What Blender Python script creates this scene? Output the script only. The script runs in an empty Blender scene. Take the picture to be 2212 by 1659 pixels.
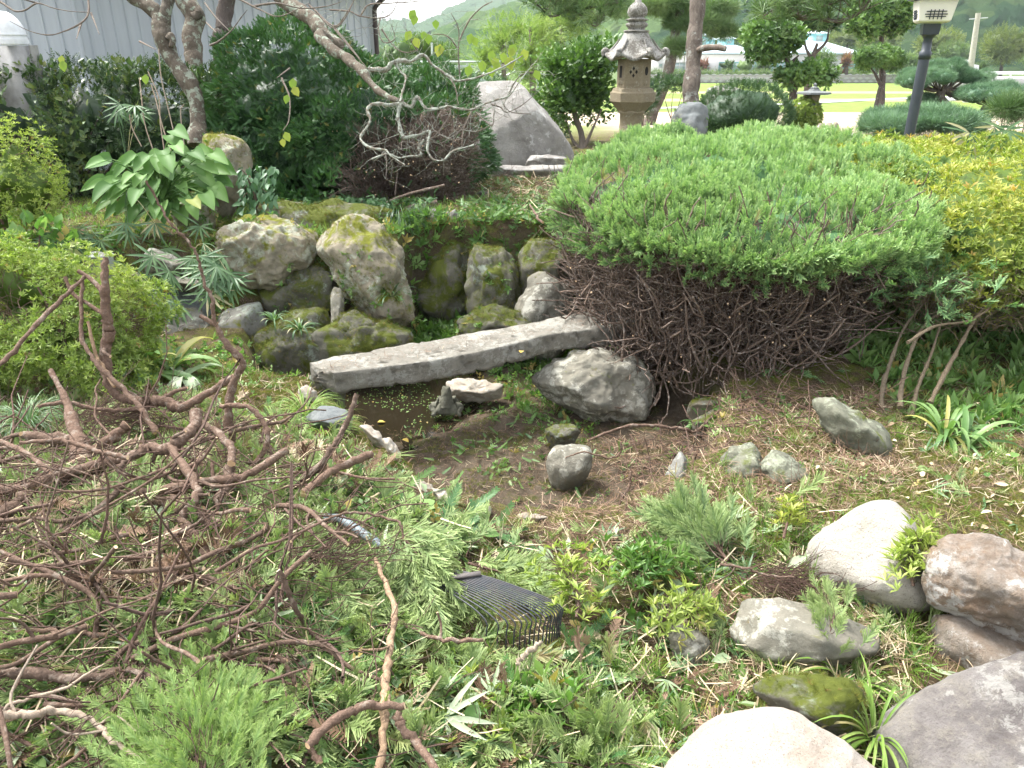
import bpy, bmesh, math, random
import numpy as np
from mathutils import Vector
R = math.radians
rng = np.random.default_rng(11)
random.seed(5)
S = bpy.context.scene
COL = S.collection

# ------------------------------------------------------------------ camera
F = 1640.0; CX = 1106.0; CY = 829.5; PITCH = R(23.4); EYE = 1.6
cam_d = bpy.data.cameras.new('camera'); cam = bpy.data.objects.new('camera', cam_d); COL.objects.link(cam)
cam.location = (0, 0, EYE); cam.rotation_euler = (R(90) - PITCH, 0, 0)
cam_d.sensor_width = 36; cam_d.lens = F / 2212 * 36; cam_d.clip_start = .05; cam_d.clip_end = 5000
S.camera = cam

# ------------------------------------------------------------------ world, sun, exposure
SUN_EL, SUN_AZ = R(58), R(-55)          # azimuth measured from +Y towards +X
w = bpy.data.worlds.new('World'); S.world = w; w.use_nodes = True
nt = w.node_tree; nt.nodes.clear()
sky = nt.nodes.new('ShaderNodeTexSky'); sky.sky_type = 'NISHITA'; sky.sun_disc = False
sky.sun_elevation = SUN_EL; sky.sun_rotation = SUN_AZ; sky.air_density = 1.0; sky.dust_density = 4.0; sky.ozone_density = 1.0
hs = nt.nodes.new('ShaderNodeHueSaturation'); hs.inputs['Saturation'].default_value = .25; hs.inputs['Value'].default_value = 1.0
bg = nt.nodes.new('ShaderNodeBackground'); bg.inputs['Strength'].default_value = .15
out = nt.nodes.new('ShaderNodeOutputWorld')
nt.links.new(sky.outputs[0], hs.inputs['Color']); nt.links.new(hs.outputs[0], bg.inputs[0]); nt.links.new(bg.outputs[0], out.inputs[0])
sl = bpy.data.lights.new('sun', 'SUN'); sl.energy = 1.5; sl.angle = R(12); sl.color = (1, .97, .92)
so = bpy.data.objects.new('sun', sl); COL.objects.link(so)
sd = Vector((math.sin(SUN_AZ) * math.cos(SUN_EL), math.cos(SUN_AZ) * math.cos(SUN_EL), math.sin(SUN_EL)))
so.rotation_euler = sd.to_track_quat('Z', 'Y').to_euler(); so.location = (0, 0, 30)
S.view_settings.view_transform = 'Standard'; S.view_settings.look = 'None'; S.view_settings.gamma = 1
S.view_settings.exposure = 2.12
S.render.engine = 'CYCLES'
S.cycles.max_bounces = 6; S.cycles.diffuse_bounces = 3; S.cycles.glossy_bounces = 2; S.cycles.transmission_bounces = 4
S.cycles.transparent_max_bounces = 4; S.cycles.caustics_reflective = False; S.cycles.caustics_refractive = False

# ------------------------------------------------------------------ coordinates (2212-wide picture units -> world)
RX = np.array([1., 0, 0]); UX = np.array([0, math.sin(PITCH), math.cos(PITCH)]); FX = np.array([0, math.cos(PITCH), -math.sin(PITCH)])
EYEV = np.array([0, 0, EYE])
ZO = {0: (0, 0, 1.0), 1: (0, 0, .3515), 2: (691.2, 0, .3515), 3: (1434.3, 0, .3515), 4: (0, 483.8, .3515), 5: (604.8, 483.8, .3854),
      6: (1347.8, 432, .3906), 7: (0, 777.6, .5312), 8: (604.8, 1036.8, .3906), 9: (1347.8, 993.6, .4009)}
def zv(k, pts):
    a = ZO[k]
    return [(a[0] + p[0] * a[2], a[1] + p[1] * a[2]) + tuple(p[2:]) for p in pts]
def ray(u, v):
    return RX * ((u - CX) / F) + UX * ((CY - v) / F) + FX
def PT(u, v, t): return EYEV + ray(u, v) * t              # at depth t
def PY(u, v, y):
    r = ray(u, v); return EYEV + r * (y / r[1])           # at ground distance y
def PZ(u, v, z):
    r = ray(u, v); return EYEV + r * ((z - EYE) / r[2])   # at height z

# ------------------------------------------------------------------ numpy noise
def _h(i, j, k, s):
    n = (i * 374761393 + j * 668265263 + k * 2147483647 + s * 1274126177) & 0xffffffff
    n = ((n ^ (n >> 13)) * 1274126177) & 0xffffffff
    n = ((n ^ (n >> 16)) * 2246822519) & 0xffffffff
    return ((n ^ (n >> 15)) & 0xffffff) / 16777215.0 * 2 - 1
def noise(p, s=0):
    p = np.asarray(p, float); i = np.floor(p).astype(np.int64); f = p - i; f = f * f * f * (f * (f * 6 - 15) + 10)
    x, y, z = i[..., 0], i[..., 1], i[..., 2]; r = 0
    for a in (0, 1):
        wa = f[..., 0] if a else 1 - f[..., 0]
        for b in (0, 1):
            wb = f[..., 1] if b else 1 - f[..., 1]
            for c in (0, 1):
                wc = f[..., 2] if c else 1 - f[..., 2]
                r = r + wa * wb * wc * _h(x + a, y + b, z + c, s)
    return r
def fbm(p, octv=4, s=0):
    p = np.asarray(p, float); a = 1; r = 0
    for o in range(octv): r = r + a * noise(p, s + o * 17); p = p * 2.03 + 3.7; a *= .5
    return r
def sstep(a, b, x):
    t = np.clip((x - a) / (b - a), 0, 1); return t * t * (3 - 2 * t)
def norm(a): return a / np.maximum(np.linalg.norm(a, axis=-1, keepdims=True), 1e-9)

# ------------------------------------------------------------------ mesh builder
class MB:
    def __init__(s): s.v = []; s.f = []; s.n = 0; s.rnd = []; s.tip = []; s.smooth = True
    def add(s, V, Fc, mi=0, rnd=0.5, tip=0.0):
        V = np.asarray(V, float).reshape(-1, 3); Fc = np.asarray(Fc, np.int64)
        s.v.append(V); s.f.append((Fc + s.n, mi)); s.n += len(V)
        s.rnd.append(np.broadcast_to(np.asarray(rnd, float).ravel() if np.ndim(rnd) else rnd, (len(V),)))
        s.tip.append(np.broadcast_to(np.asarray(tip, float).ravel() if np.ndim(tip) else tip, (len(V),)))
    def build(s, name, mats, parent=None, loc=None, smooth=True):
        if not isinstance(mats, (list, tuple)): mats = [mats]
        V = np.concatenate(s.v)
        if parent is not None: off = np.array(parent.location)
        elif loc is not None: off = np.array(loc, float)
        else: off = np.zeros(3)
        me = bpy.data.meshes.new(name)
        me.vertices.add(len(V)); me.vertices.foreach_set('co', (V - off).astype(np.float32).ravel())
        lt = np.concatenate([np.full(len(f), f.shape[1], np.int32) for f, m in s.f])
        mi = np.concatenate([np.full(len(f), m, np.int32) for f, m in s.f])
        li = np.concatenate([f.ravel() for f, m in s.f]).astype(np.int32)
        me.loops.add(len(li)); me.polygons.add(len(lt))
        me.loops.foreach_set('vertex_index', li)
        me.polygons.foreach_set('loop_start', np.concatenate([[0], np.cumsum(lt)[:-1]]).astype(np.int32))
        me.polygons.foreach_set('material_index', mi)
        me.polygons.foreach_set('use_smooth', np.full(len(lt), smooth, bool))
        for nm, a in (('rnd', s.rnd), ('tip', s.tip)):
            at = me.attributes.new(nm, 'FLOAT', 'POINT'); at.data.foreach_set('value', np.concatenate(a).astype(np.float32))
        me.update()
        for m in mats: me.materials.append(m)
        o = bpy.data.objects.new(name, me); COL.objects.link(o)
        if parent is not None: o.parent = parent
        elif loc is not None: o.location = loc
        return o
def tag(o, label=None, cat=None, group=None, kind=None):
    if label: o['label'] = label
    if cat: o['category'] = cat
    if group: o['group'] = group
    if kind: o['kind'] = kind
    return o
def empty(name, loc, label, cat, group=None):
    o = bpy.data.objects.new(name, None); COL.objects.link(o); o.location = [float(c) for c in loc]; o.empty_display_size = .1
    return tag(o, label, cat, group)
def cat_rom(P, n):
    P = np.asarray(P, float)
    if len(P) < 3: 
        t = np.linspace(0, 1, n + 1)[:, None]; return P[0] * (1 - t) + P[-1] * t
    Q = np.vstack([2 * P[0] - P[1], P, 2 * P[-1] - P[-2]]); o = []
    for i in range(1, len(Q) - 2):
        t = np.linspace(0, 1, n, endpoint=False)[:, None]
        a, b, c, d = Q[i - 1], Q[i], Q[i + 1], Q[i + 2]
        o.append(.5 * (2 * b + (c - a) * t + (2 * a - 5 * b + 4 * c - d) * t * t + (3 * b - a - 3 * c + d) * t ** 3))
    o.append(Q[-2][None]); return np.vstack(o)
def tube(mb, P, r, sides=6, mi=0, cap=True, rnd=None, bump=0, capmi=None):
    P = np.asarray(P, float); n = len(P); r = np.broadcast_to(np.asarray(r, float), (n,)) if np.ndim(r) == 0 or len(r) == n else np.interp(np.linspace(0, 1, n), np.linspace(0, 1, len(r)), r)
    T = norm(np.gradient(P, axis=0)); ref = np.array([.31, .17, .93]) if abs(T[0][2]) < .9 else np.array([1., .2, 0])
    A = norm(np.cross(T, ref)); B = np.cross(T, A)
    th = np.arange(sides) * 2 * math.pi / sides
    rr = r[:, None] * np.ones((1, sides))
    ring = A[:, None] * np.cos(th)[None, :, None] + B[:, None] * np.sin(th)[None, :, None]
    V = P[:, None] + ring * rr[..., None]
    if bump: V = V + ring * (fbm(V / (r.mean() * 2.2 + 1e-6), 3, 5) * r[:, None] * bump)[..., None]
    idx = np.arange(n * sides).reshape(n, sides)
    q = np.stack([idx[:-1], np.roll(idx[:-1], -1, 1), np.roll(idx[1:], -1, 1), idx[1:]], -1).reshape(-1, 4)
    rn = rng.random() if rnd is None else rnd
    mb.add(V, q, mi, rnd=rn)
    if cap:
        cm = mi if capmi is None else capmi
        for e, ring_ in ((0, V[0]), (n - 1, V[-1])):
            c = P[e][None]; vv = np.vstack([ring_, c]); k = np.arange(sides)
            f = np.stack([k, (k + 1) % sides, np.full(sides, sides)], -1)
            mb.add(vv, f, cm, rnd=rn)
def box(mb, lo, hi, mi=0, M=None, o=None):
    x0, y0, z0 = lo; x1, y1, z1 = hi
    V = np.array([(x0, y0, z0), (x1, y0, z0), (x1, y1, z0), (x0, y1, z0), (x0, y0, z1), (x1, y0, z1), (x1, y1, z1), (x0, y1, z1)], float)
    if M is not None: V = V @ np.asarray(M).T
    if o is not None: V = V + np.asarray(o)
    mb.add(V, [(0, 3, 2, 1), (4, 5, 6, 7), (0, 1, 5, 4), (1, 2, 6, 5), (2, 3, 7, 6), (3, 0, 4, 7)], mi)
def lathe(mb, prof, c, sides=24, mi=0, phase=0., fn=None):
    prof = np.asarray(prof, float); th = np.arange(sides) * 2 * math.pi / sides + phase
    V = np.stack([prof[:, 0][:, None] * np.cos(th), prof[:, 0][:, None] * np.sin(th), np.repeat(prof[:, 1][:, None], sides, 1)], -1)
    if fn: V = fn(V, th)
    idx = np.arange(len(prof) * sides).reshape(len(prof), sides)
    q = np.stack([idx[:-1], np.roll(idx[:-1], -1, 1), np.roll(idx[1:], -1, 1), idx[1:]], -1).reshape(-1, 4)
    mb.add(V + np.asarray(c), q, mi)

# ------------------------------------------------------------------ materials
def newmat(name):
    m = bpy.data.materials.new(name); m.use_nodes = True; nt = m.node_tree; nt.nodes.clear()
    o = nt.nodes.new('ShaderNodeOutputMaterial'); b = nt.nodes.new('ShaderNodeBsdfPrincipled'); nt.links.new(b.outputs[0], o.inputs[0])
    return m, nt, b, o
def nd(nt, typ, **kw):
    n = nt.nodes.new(typ)
    for k, v in kw.items():
        if k.startswith('i_'): 
            key = k[2:].replace('_', ' ')
            s = n.inputs[key] if not key.isdigit() else n.inputs[int(key)]
        else: setattr(n, k, v); continue
        if hasattr(v, 'links') or isinstance(v, bpy.types.NodeSocket): nt.links.new(v, s)
        else: s.default_value = v
    return n
def rgb(c): return (c[0], c[1], c[2], 1)
def mixc(nt, fac, a, b, mode='MIX'):
    n = nt.nodes.new('ShaderNodeMix'); n.data_type = 'RGBA'; n.blend_type = mode
    for s, v in ((n.inputs[0], fac), (n.inputs[6], a), (n.inputs[7], b)):
        if isinstance(v, bpy.types.NodeSocket): nt.links.new(v, s)
        elif isinstance(v, (int, float)): s.default_value = v
        else: s.default_value = rgb(v)
    return n.outputs[2]
def mrange(nt, v, a, b, c=0., d=1.):
    n = nt.nodes.new('ShaderNodeMapRange'); nt.links.new(v, n.inputs[0])
    for i, x in enumerate((a, b, c, d)): n.inputs[i + 1].default_value = x
    return n.outputs[0]
def tnoise(nt, vec, scale, detail=4, rough=.55, dist=0.):
    n = nt.nodes.new('ShaderNodeTexNoise'); n.inputs['Scale'].default_value = scale; n.inputs['Detail'].default_value = detail
    n.inputs['Roughness'].default_value = rough; n.inputs['Distortion'].default_value = dist
    if vec is not None: nt.links.new(vec, n.inputs['Vector'])
    return n.outputs['Fac']
def math_(nt, op, a, b=None):
    n = nt.nodes.new('ShaderNodeMath'); n.operation = op
    for s, v in ((n.inputs[0], a), (n.inputs[1], b)):
        if v is None: continue
        if isinstance(v, bpy.types.NodeSocket): nt.links.new(v, s)
        else: s.default_value = v
    return n.outputs[0]
def attr(nt, name):
    n = nt.nodes.new('ShaderNodeAttribute'); n.attribute_name = name; return n
def bump_(nt, b, h, strength=.5, dist=.02):
    n = nt.nodes.new('ShaderNodeBump'); n.inputs['Strength'].default_value = strength; n.inputs['Distance'].default_value = dist
    nt.links.new(h, n.inputs['Height']); nt.links.new(n.outputs[0], b.inputs['Normal'])
def leafmat(name, cols, tipc=None, rough=.5, trans=.3, spec=.4, dead=None, deadp=.04):
    m, nt, b, o = newmat(name)
    a = attr(nt, 'rnd').outputs['Fac']
    cr = nt.nodes.new('ShaderNodeValToRGB'); nt.links.new(a, cr.inputs[0])
    els = cr.color_ramp.elements
    els[0].color = rgb(cols[0]); els[0].position = .0; els[1].color = rgb(cols[-1]); els[1].position = 1 if not dead else 1 - deadp - .02
    for i, c in enumerate(cols[1:-1]): e = els.new((i + 1) / (len(cols) - 1) * .95); e.color = rgb(c)
    if dead: e = els.new(1 - deadp); e.color = rgb(dead)
    c = cr.outputs[0]
    if tipc: c = mixc(nt, attr(nt, 'tip').outputs['Fac'], c, tipc)
    nt.links.new(c, b.inputs['Base Color']); b.inputs['Roughness'].default_value = rough; b.inputs['Specular IOR Level'].default_value = spec
    if trans:
        tr = nt.nodes.new('ShaderNodeBsdfTranslucent'); mx = nt.nodes.new('ShaderNodeMixShader'); mx.inputs[0].default_value = trans
        nt.links.new(mixc(nt, 1., c, (1.0, 1.15, .6), 'MULTIPLY'), tr.inputs[0])
        nt.links.new(b.outputs[0], mx.inputs[1]); nt.links.new(tr.outputs[0], mx.inputs[2]); nt.links.new(mx.outputs[0], o.inputs[0])
    return m
def rockmat(name, c1, c2, c3, lichen=(.55, .58, .5), lic=.3, moss=0., mossc=(.09, .10, .012), scale=1., bump=.6, speck=0., rough=.9):
    m, nt, b, o = newmat(name)
    tc = nt.nodes.new('ShaderNodeTexCoord'); oi = nt.nodes.new('ShaderNodeObjectInfo')
    va = nt.nodes.new('ShaderNodeVectorMath'); va.operation = 'MULTIPLY_ADD'
    cmb = nt.nodes.new('ShaderNodeCombineXYZ')
    for i in range(3): nt.links.new(oi.outputs['Random'], cmb.inputs[i])
    nt.links.new(cmb.outputs[0], va.inputs[0]); va.inputs[1].default_value = (37, 53, 71); nt.links.new(tc.outputs['Object'], va.inputs[2])
    P = va.outputs[0]
    n1 = tnoise(nt, P, 3.2 * scale, 8, .68, .4); n2 = tnoise(nt, P, 10 * scale, 12, .78); n3 = tnoise(nt, P, 60 * scale, 6, .8)
    c = mixc(nt, mrange(nt, n1, .36, .64), c1, c2)
    c = mixc(nt, mrange(nt, n2, .48, .68), c, c3)
    c = mixc(nt, mrange(nt, n3, .3, .7, .25, 0), c, (c3[0] * .4, c3[1] * .4, c3[2] * .4))
    if speck: 
        sp = tnoise(nt, P, 140 * scale, 2, .5); c = mixc(nt, mrange(nt, sp, .60, .66, 0, speck), c, (.10, .08, .07))
    if lic:
        v = nt.nodes.new('ShaderNodeTexVoronoi'); v.inputs['Scale'].default_value = 9 * scale; nt.links.new(P, v.inputs['Vector'])
        ln = tnoise(nt, P, 14 * scale, 7, .75, .3); lm = tnoise(nt, P, 2.6 * scale, 3, .5)
        f = math_(nt, 'ADD', math_(nt, 'MULTIPLY', ln, .7), math_(nt, 'MULTIPLY', lm, .5))
        c = mixc(nt, mrange(nt, f, .72 - lic * .25, .77 - lic * .25, 0, .85), c, lichen)
    if moss:
        g = nt.nodes.new('ShaderNodeNewGeometry'); sx = nt.nodes.new('ShaderNodeSeparateXYZ'); nt.links.new(g.outputs['Normal'], sx.inputs[0])
        mn = tnoise(nt, P, 4.5 * scale, 8, .68, .6)
        f = math_(nt, 'ADD', math_(nt, 'MULTIPLY', sx.outputs[2], .11), mn)
        mf = mrange(nt, f, .80 - moss * .40, .90 - moss * .40)
        mc = mixc(nt, tnoise(nt, P, 30 * scale, 3), mossc, (mossc[0] * 2.1, mossc[1] * 2.0, mossc[2] * 1.5))
        c = mixc(nt, mf, c, mc)
    nt.links.new(c, b.inputs['Base Color']); b.inputs['Roughness'].default_value = rough; b.inputs['Specular IOR Level'].default_value = .25
    hgt = math_(nt, 'ADD', math_(nt, 'MULTIPLY', n2, 1.), math_(nt, 'MULTIPLY', n3, .5))
    bump_(nt, b, hgt, bump, .03)
    return m
def plain(name, c, rough=.6, metal=0., c2=None, scale=8., bump=0., spec=.4):
    m, nt, b, o = newmat(name)
    b.inputs['Roughness'].default_value = rough; b.inputs['Metallic'].default_value = metal; b.inputs['Specular IOR Level'].default_value = spec
    tc = nt.nodes.new('ShaderNodeTexCoord'); n = tnoise(nt, tc.outputs['Object'], scale, 5, .65)
    c2 = c2 or tuple(x * .75 for x in c)
    nt.links.new(mixc(nt, mrange(nt, n, .35, .7), c, c2), b.inputs['Base Color'])
    if bump: bump_(nt, b, n, bump, .01)
    return m
def barkmat(name, c1, c2, lichen=None, lic=0., scale=1., stretch=(1, 1, .3)):
    m, nt, b, o = newmat(name)
    tc = nt.nodes.new('ShaderNodeTexCoord'); mp = nt.nodes.new('ShaderNodeMapping'); mp.inputs['Scale'].default_value = stretch
    nt.links.new(tc.outputs['Object'], mp.inputs[0])
    v = nt.nodes.new('ShaderNodeTexVoronoi'); v.feature = 'DISTANCE_TO_EDGE'; v.inputs['Scale'].default_value = 38 * scale; nt.links.new(mp.outputs[0], v.inputs['Vector'])
    n1 = tnoise(nt, mp.outputs[0], 45 * scale, 6, .7); a = attr(nt, 'rnd').outputs['Fac']
    c = mixc(nt, mrange(nt, n1, .35, .65), c1, c2)
    c = mixc(nt, mrange(nt, a, 0, 1, 0, .45), c, (c2[0] * 1.5, c2[1] * 1.35, c2[2] * 1.25))
    c = mixc(nt, mrange(nt, v.outputs[0], 0, .10, .3, 0), c, (c1[0] * .35, c1[1] * .35, c1[2] * .35))
    if lichen:
        ln = tnoise(nt, tc.outputs['Object'], 16 * scale, 6, .75); c = mixc(nt, mrange(nt, ln, .62 - lic * .3, .66 - lic * .3, 0, .9), c, lichen)
    nt.links.new(c, b.inputs['Base Color']); b.inputs['Roughness'].default_value = .9; b.inputs['Specular IOR Level'].default_value = .2
    bump_(nt, b, math_(nt, 'ADD', n1, math_(nt, 'MULTIPLY', v.outputs[0], .6)), .7, .010)
    return m

M = {}
M['rock_white'] = rockmat('granite_white', (.54, .50, .43), (.40, .37, .30), (.58, .55, .50), lic=0, speck=.55, scale=1.5, bump=.9)
M['rock_pink'] = rockmat('granite_pink', (.56, .50, .43), (.48, .40, .32), (.60, .55, .49), lic=0, speck=.5, scale=1.8, bump=.8)
M['rock_brown'] = rockmat('rock_brown', (.30, .265, .225), (.29, .20, .13), (.46, .42, .37), lichen=(.56, .54, .50), lic=.34, scale=1.8, bump=.9, speck=.3)
M['rock_purple'] = rockmat('rock_purple', (.34, .315, .295), (.15, .13, .125), (.40, .365, .30), lichen=(.46, .44, .40), lic=.25, scale=1.6, bump=1., speck=.3)
M['rock_lichen'] = rockmat('rock_lichen', (.19, .18, .145), (.25, .23, .18), (.15, .15, .12), lichen=(.40, .39, .33), lic=.42, moss=.25, scale=1.3)
M['rock_moss'] = rockmat('rock_moss', (.25, .225, .165), (.34, .29, .21), (.16, .15, .11), lichen=(.36, .38, .30), lic=.36, moss=.62, scale=1.4)
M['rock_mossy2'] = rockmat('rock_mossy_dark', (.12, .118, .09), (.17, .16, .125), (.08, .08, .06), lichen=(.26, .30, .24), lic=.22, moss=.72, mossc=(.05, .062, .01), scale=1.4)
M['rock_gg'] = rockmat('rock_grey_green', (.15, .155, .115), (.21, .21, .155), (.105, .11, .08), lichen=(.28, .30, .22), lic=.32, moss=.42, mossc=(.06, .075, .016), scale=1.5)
M['rock_grey'] = rockmat('rock_grey', (.20, .195, .175), (.26, .25, .22), (.15, .15, .13), lichen=(.33, .37, .31), lic=.34, moss=.25, scale=1.2)
M['rock_mono'] = rockmat('rock_monolith', (.36, .345, .315), (.19, .175, .16), (.29, .275, .25), lichen=(.45, .44, .41), lic=.3, moss=0., scale=.9, bump=.7)
M['rock_cream'] = rockmat('rock_cream', (.42, .38, .31), (.36, .30, .23), (.48, .45, .40), lichen=(.5, .49, .45), lic=.3, moss=.1, scale=2.5)
M['rock_slate'] = rockmat('rock_slate', (.15, .165, .165), (.19, .20, .195), (.12, .13, .13), lichen=(.25, .25, .19), lic=.2, moss=.1, scale=1.5, bump=.4)
M['slab'] = rockmat('bridge_stone', (.27, .25, .21), (.34, .32, .27), (.17, .16, .13), lichen=(.41, .40, .35), lic=.40, moss=.05, scale=2.2, bump=.9)
M['lantern'] = rockmat('lantern_stone', (.28, .235, .155), (.24, .195, .13), (.32, .28, .2), lichen=(.4, .39, .33), lic=.12, scale=4, bump=.35)
M['lantern_top'] = rockmat('lantern_roof_stone', (.23, .215, .185), (.15, .135, .115), (.29, .27, .24), lichen=(.42, .41, .38), lic=.6, scale=3.5, bump=.6)
M['frog'] = rockmat('frog_stone', (.17, .17, .13), (.22, .22, .17), (.12, .12, .09), lichen=(.2, .2, .14), lic=.3, moss=.1, scale=8, bump=.6)

# ------------------------------------------------------------------ terrain
def poly_sd(x, y, P):
    P = np.asarray(P); d = np.full(x.shape, 1e9); ins = np.zeros(x.shape, bool)
    for i in range(len(P)):
        a = P[i]; b = P[(i + 1) % len(P)]; e = b - a
        t = np.clip(((x - a[0]) * e[0] + (y - a[1]) * e[1]) / (e @ e), 0, 1)
        d = np.minimum(d, np.hypot(x - a[0] - t * e[0], y - a[1] - t * e[1]))
        c = ((a[1] > y) != (b[1] > y)) & (x < (b[0] - a[0]) * (y - a[1]) / (b[1] - a[1] + 1e-12) + a[0]); ins ^= c
    return np.where(ins, -d, d)
POND_Z = -.30
_near = [(540, 786, 0), (665, 805, 0), (700, 850, 0), (760, 905, -.03), (800, 935, -.03), (868, 1008, -.05), (905, 1060, -.06), (985, 1090, -.06), (1060, 1112, -.06),
         (1180, 1128, -.06), (1330, 1115, -.08), (1430, 1070, -.12), (1530, 1030, -.12)]
_far = [(1560, 930, -.3), (1480, 880, -.3), (1420, 840, -.3), (1350, 740, -.3), (1200, 690, -.3), (1100, 690, -.3), (1000, 690, -.3), (900, 705, -.3), (850, 735, -.3), (700, 765, -.3), (540, 779, -.3)]
POND = np.array([PZ(*p)[:2] for p in _near + _far])
_wc = PZ(850, 862, -.32)
def H(x, y):
    x = np.asarray(x, float); y = np.asarray(y, float); p3 = np.stack([x, y, x * 0], -1)
    # raised terrace on the far bank: steep left and middle, gentle to the right
    wr = sstep(.7, 2.0, x)
    e = 4.98 + .12 * noise(p3 * 1.3, 3) + .35 * np.exp(-((x + .55) / .22) ** 2)
    steep = sstep(-.30, .20, y - e)
    gentle = sstep(3.4, 6.5, y)
    ter = .45 * (steep * (1 - wr) + gentle * wr)
    fall = sstep(11.0, 40, y)
    z = ter * (1 - fall) - 1.6 * fall
    # pond basin
    sd = poly_sd(x, y, POND)
    dip = .10 * np.exp(-((x - _wc[0]) / .50) ** 2 - ((y - _wc[1]) / .42) ** 2) + .08 * np.exp(-((x + .75) / .45) ** 2 - ((y - 4.75) / .3) ** 2)
    z = np.where(y < 8, z + (POND_Z - dip - z) * sstep(.03, -.13, sd), z)
    near = np.exp(-((x + 1.25) / .9) ** 2 - ((y - 1.95) / .75) ** 2) * .21 + np.exp(-((x + .5) / .6) ** 2 - ((y - 1.45) / .5) ** 2) * .10
    z = z + near
    z = z + .10 * np.exp(-((x - 1.9) / .8) ** 2 - ((y - 2.4) / .6) ** 2)
    amp = np.clip(1 - (np.hypot(x, y - 4) - 8) / 20, .0, 1)
    z = z + amp * (.022 * fbm(p3 * 2.3, 4, 9) + .010 * fbm(p3 * 14, 3, 4))
    return z
def Hs(x, y): return float(H(np.array([x]), np.array([y]))[0])
def grow(a, b, step, far, g=1.12):
    c = list(np.arange(a, b, step)); s = step; x = c[-1]
    while x < far: s *= g; x += s; c.append(x)
    s = step; x = c[0]; l = []
    return c
xs = np.arange(-4.2, 5.2, .035); s_ = .035; r_ = [];x = xs[-1]
while x < 1250: s_ *= 1.13; x += s_; r_.append(x)
s_ = .035; l_ = []; x = xs[0]
while x > -1250: s_ *= 1.13; x -= s_; l_.append(x)
xs = np.concatenate([l_[::-1], xs, r_])
ys = np.arange(.8, 9.5, .035); s_ = .035; r_ = []; x = ys[-1]
while x < 1500: s_ = min(s_ * 1.06, 60) ; x += s_; r_.append(x)
ys = np.concatenate([[-60, -20, -6, -2, -.5, .3], ys, r_])
GX, GY = np.meshgrid(xs, ys); GZ = H(GX, GY)
# ------------------------------------------------------------------ ground sheet
def ground_mat():
    m, nt, b, o = newmat('ground_soil'); g = nt.nodes.new('ShaderNodeNewGeometry'); P = g.outputs['Position']
    n1 = tnoise(nt, P, 2.2, 5, .6); n2 = tnoise(nt, P, 11, 8, .72); n3 = tnoise(nt, P, 70, 5, .75); n4 = tnoise(nt, P, 220, 2, .6)
    soil = mixc(nt, mrange(nt, n3, .3, .7), (.055, .038, .023), (.14, .10, .062))
    soil = mixc(nt, mrange(nt, n4, .58, .66), soil, (.30, .24, .17))
    moss = mixc(nt, mrange(nt, n3, .3, .7), (.055, .065, .012), (.17, .19, .035))
    c = mixc(nt, mrange(nt, n2, .44, .58), soil, moss)
    mud = mixc(nt, mrange(nt, n2, .38, .62), (.06, .045, .03), (.13, .105, .075))
    mud = mixc(nt, mrange(nt, tnoise(nt, P, 7, 6, .7), .52, .60, 0, .8), mud, (.075, .082, .022))
    mud = mixc(nt, mrange(nt, n4, .6, .68, 0, .7), mud, (.05, .03, .02))
    c = mixc(nt, attr(nt, 'rnd').outputs['Fac'], c, mud)
    sx = nt.nodes.new('ShaderNodeSeparateXYZ'); nt.links.new(P, sx.inputs[0]); y = sx.outputs[1]
    yw = math_(nt, 'ADD', y, math_(nt, 'MULTIPLY', math_(nt, 'SUBTRACT', tnoise(nt, P, .25, 4), .5), 1.6))
    f1 = tnoise(nt, P, 1.2, 6, .7); f2 = tnoise(nt, P, 9, 4, .7)
    sand = mixc(nt, mrange(nt, f2, .3, .7), (.38, .31, .22), (.48, .41, .31))
    grass = mixc(nt, mrange(nt, f1, .3, .7), (.12, .19, .035), (.20, .27, .06))
    pale = mixc(nt, mrange(nt, f1, .3, .7), (.31, .33, .13), (.40, .38, .19))
    far = mixc(nt, mrange(nt, f1, .3, .7), (.06, .10, .03), (.11, .15, .05))
    xw = math_(nt, 'ADD', sx.outputs[0], math_(nt, 'MULTIPLY', n1, 1.2))
    sandf = math_(nt, 'MULTIPLY', mrange(nt, yw, 12.2, 14.5), mrange(nt, xw, 1.2, 3.0))
    c = mixc(nt, sandf, c, sand)
    c = mixc(nt, math_(nt, 'MULTIPLY', mrange(nt, yw, 12.5, 15), mrange(nt, xw, 1.2, 3.0, 1, 0)), c, grass)
    lev = [(49, grass), (61, pale), (65, grass), (74, pale), (78.5, grass), (104, far)]
    for a, col in lev: c = mixc(nt, mrange(nt, yw, a, a + .8), c, col)
    nt.links.new(c, b.inputs['Base Color']); b.inputs['Roughness'].default_value = .95; b.inputs['Specular IOR Level'].default_value = .15
    bump_(nt, b, math_(nt, 'ADD', n3, math_(nt, 'MULTIPLY', n4, .4)), .9, .02)
    return m
gm = MB(); nx, ny = len(xs), len(ys); idx = np.arange(nx * ny).reshape(ny, nx)
q = np.stack([idx[:-1, :-1], idx[:-1, 1:], idx[1:, 1:], idx[1:, :-1]], -1).reshape(-1, 4)
sdp = poly_sd(GX, GY, POND) + .03 * noise(np.stack([GX, GY, GX * 0], -1) * 9, 2)
gm.add(np.stack([GX, GY, GZ], -1), q, rnd=np.where(GY < 8, sstep(.04, -.06, sdp), 0))
tag(gm.build('ground', ground_mat()), kind='structure')

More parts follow.
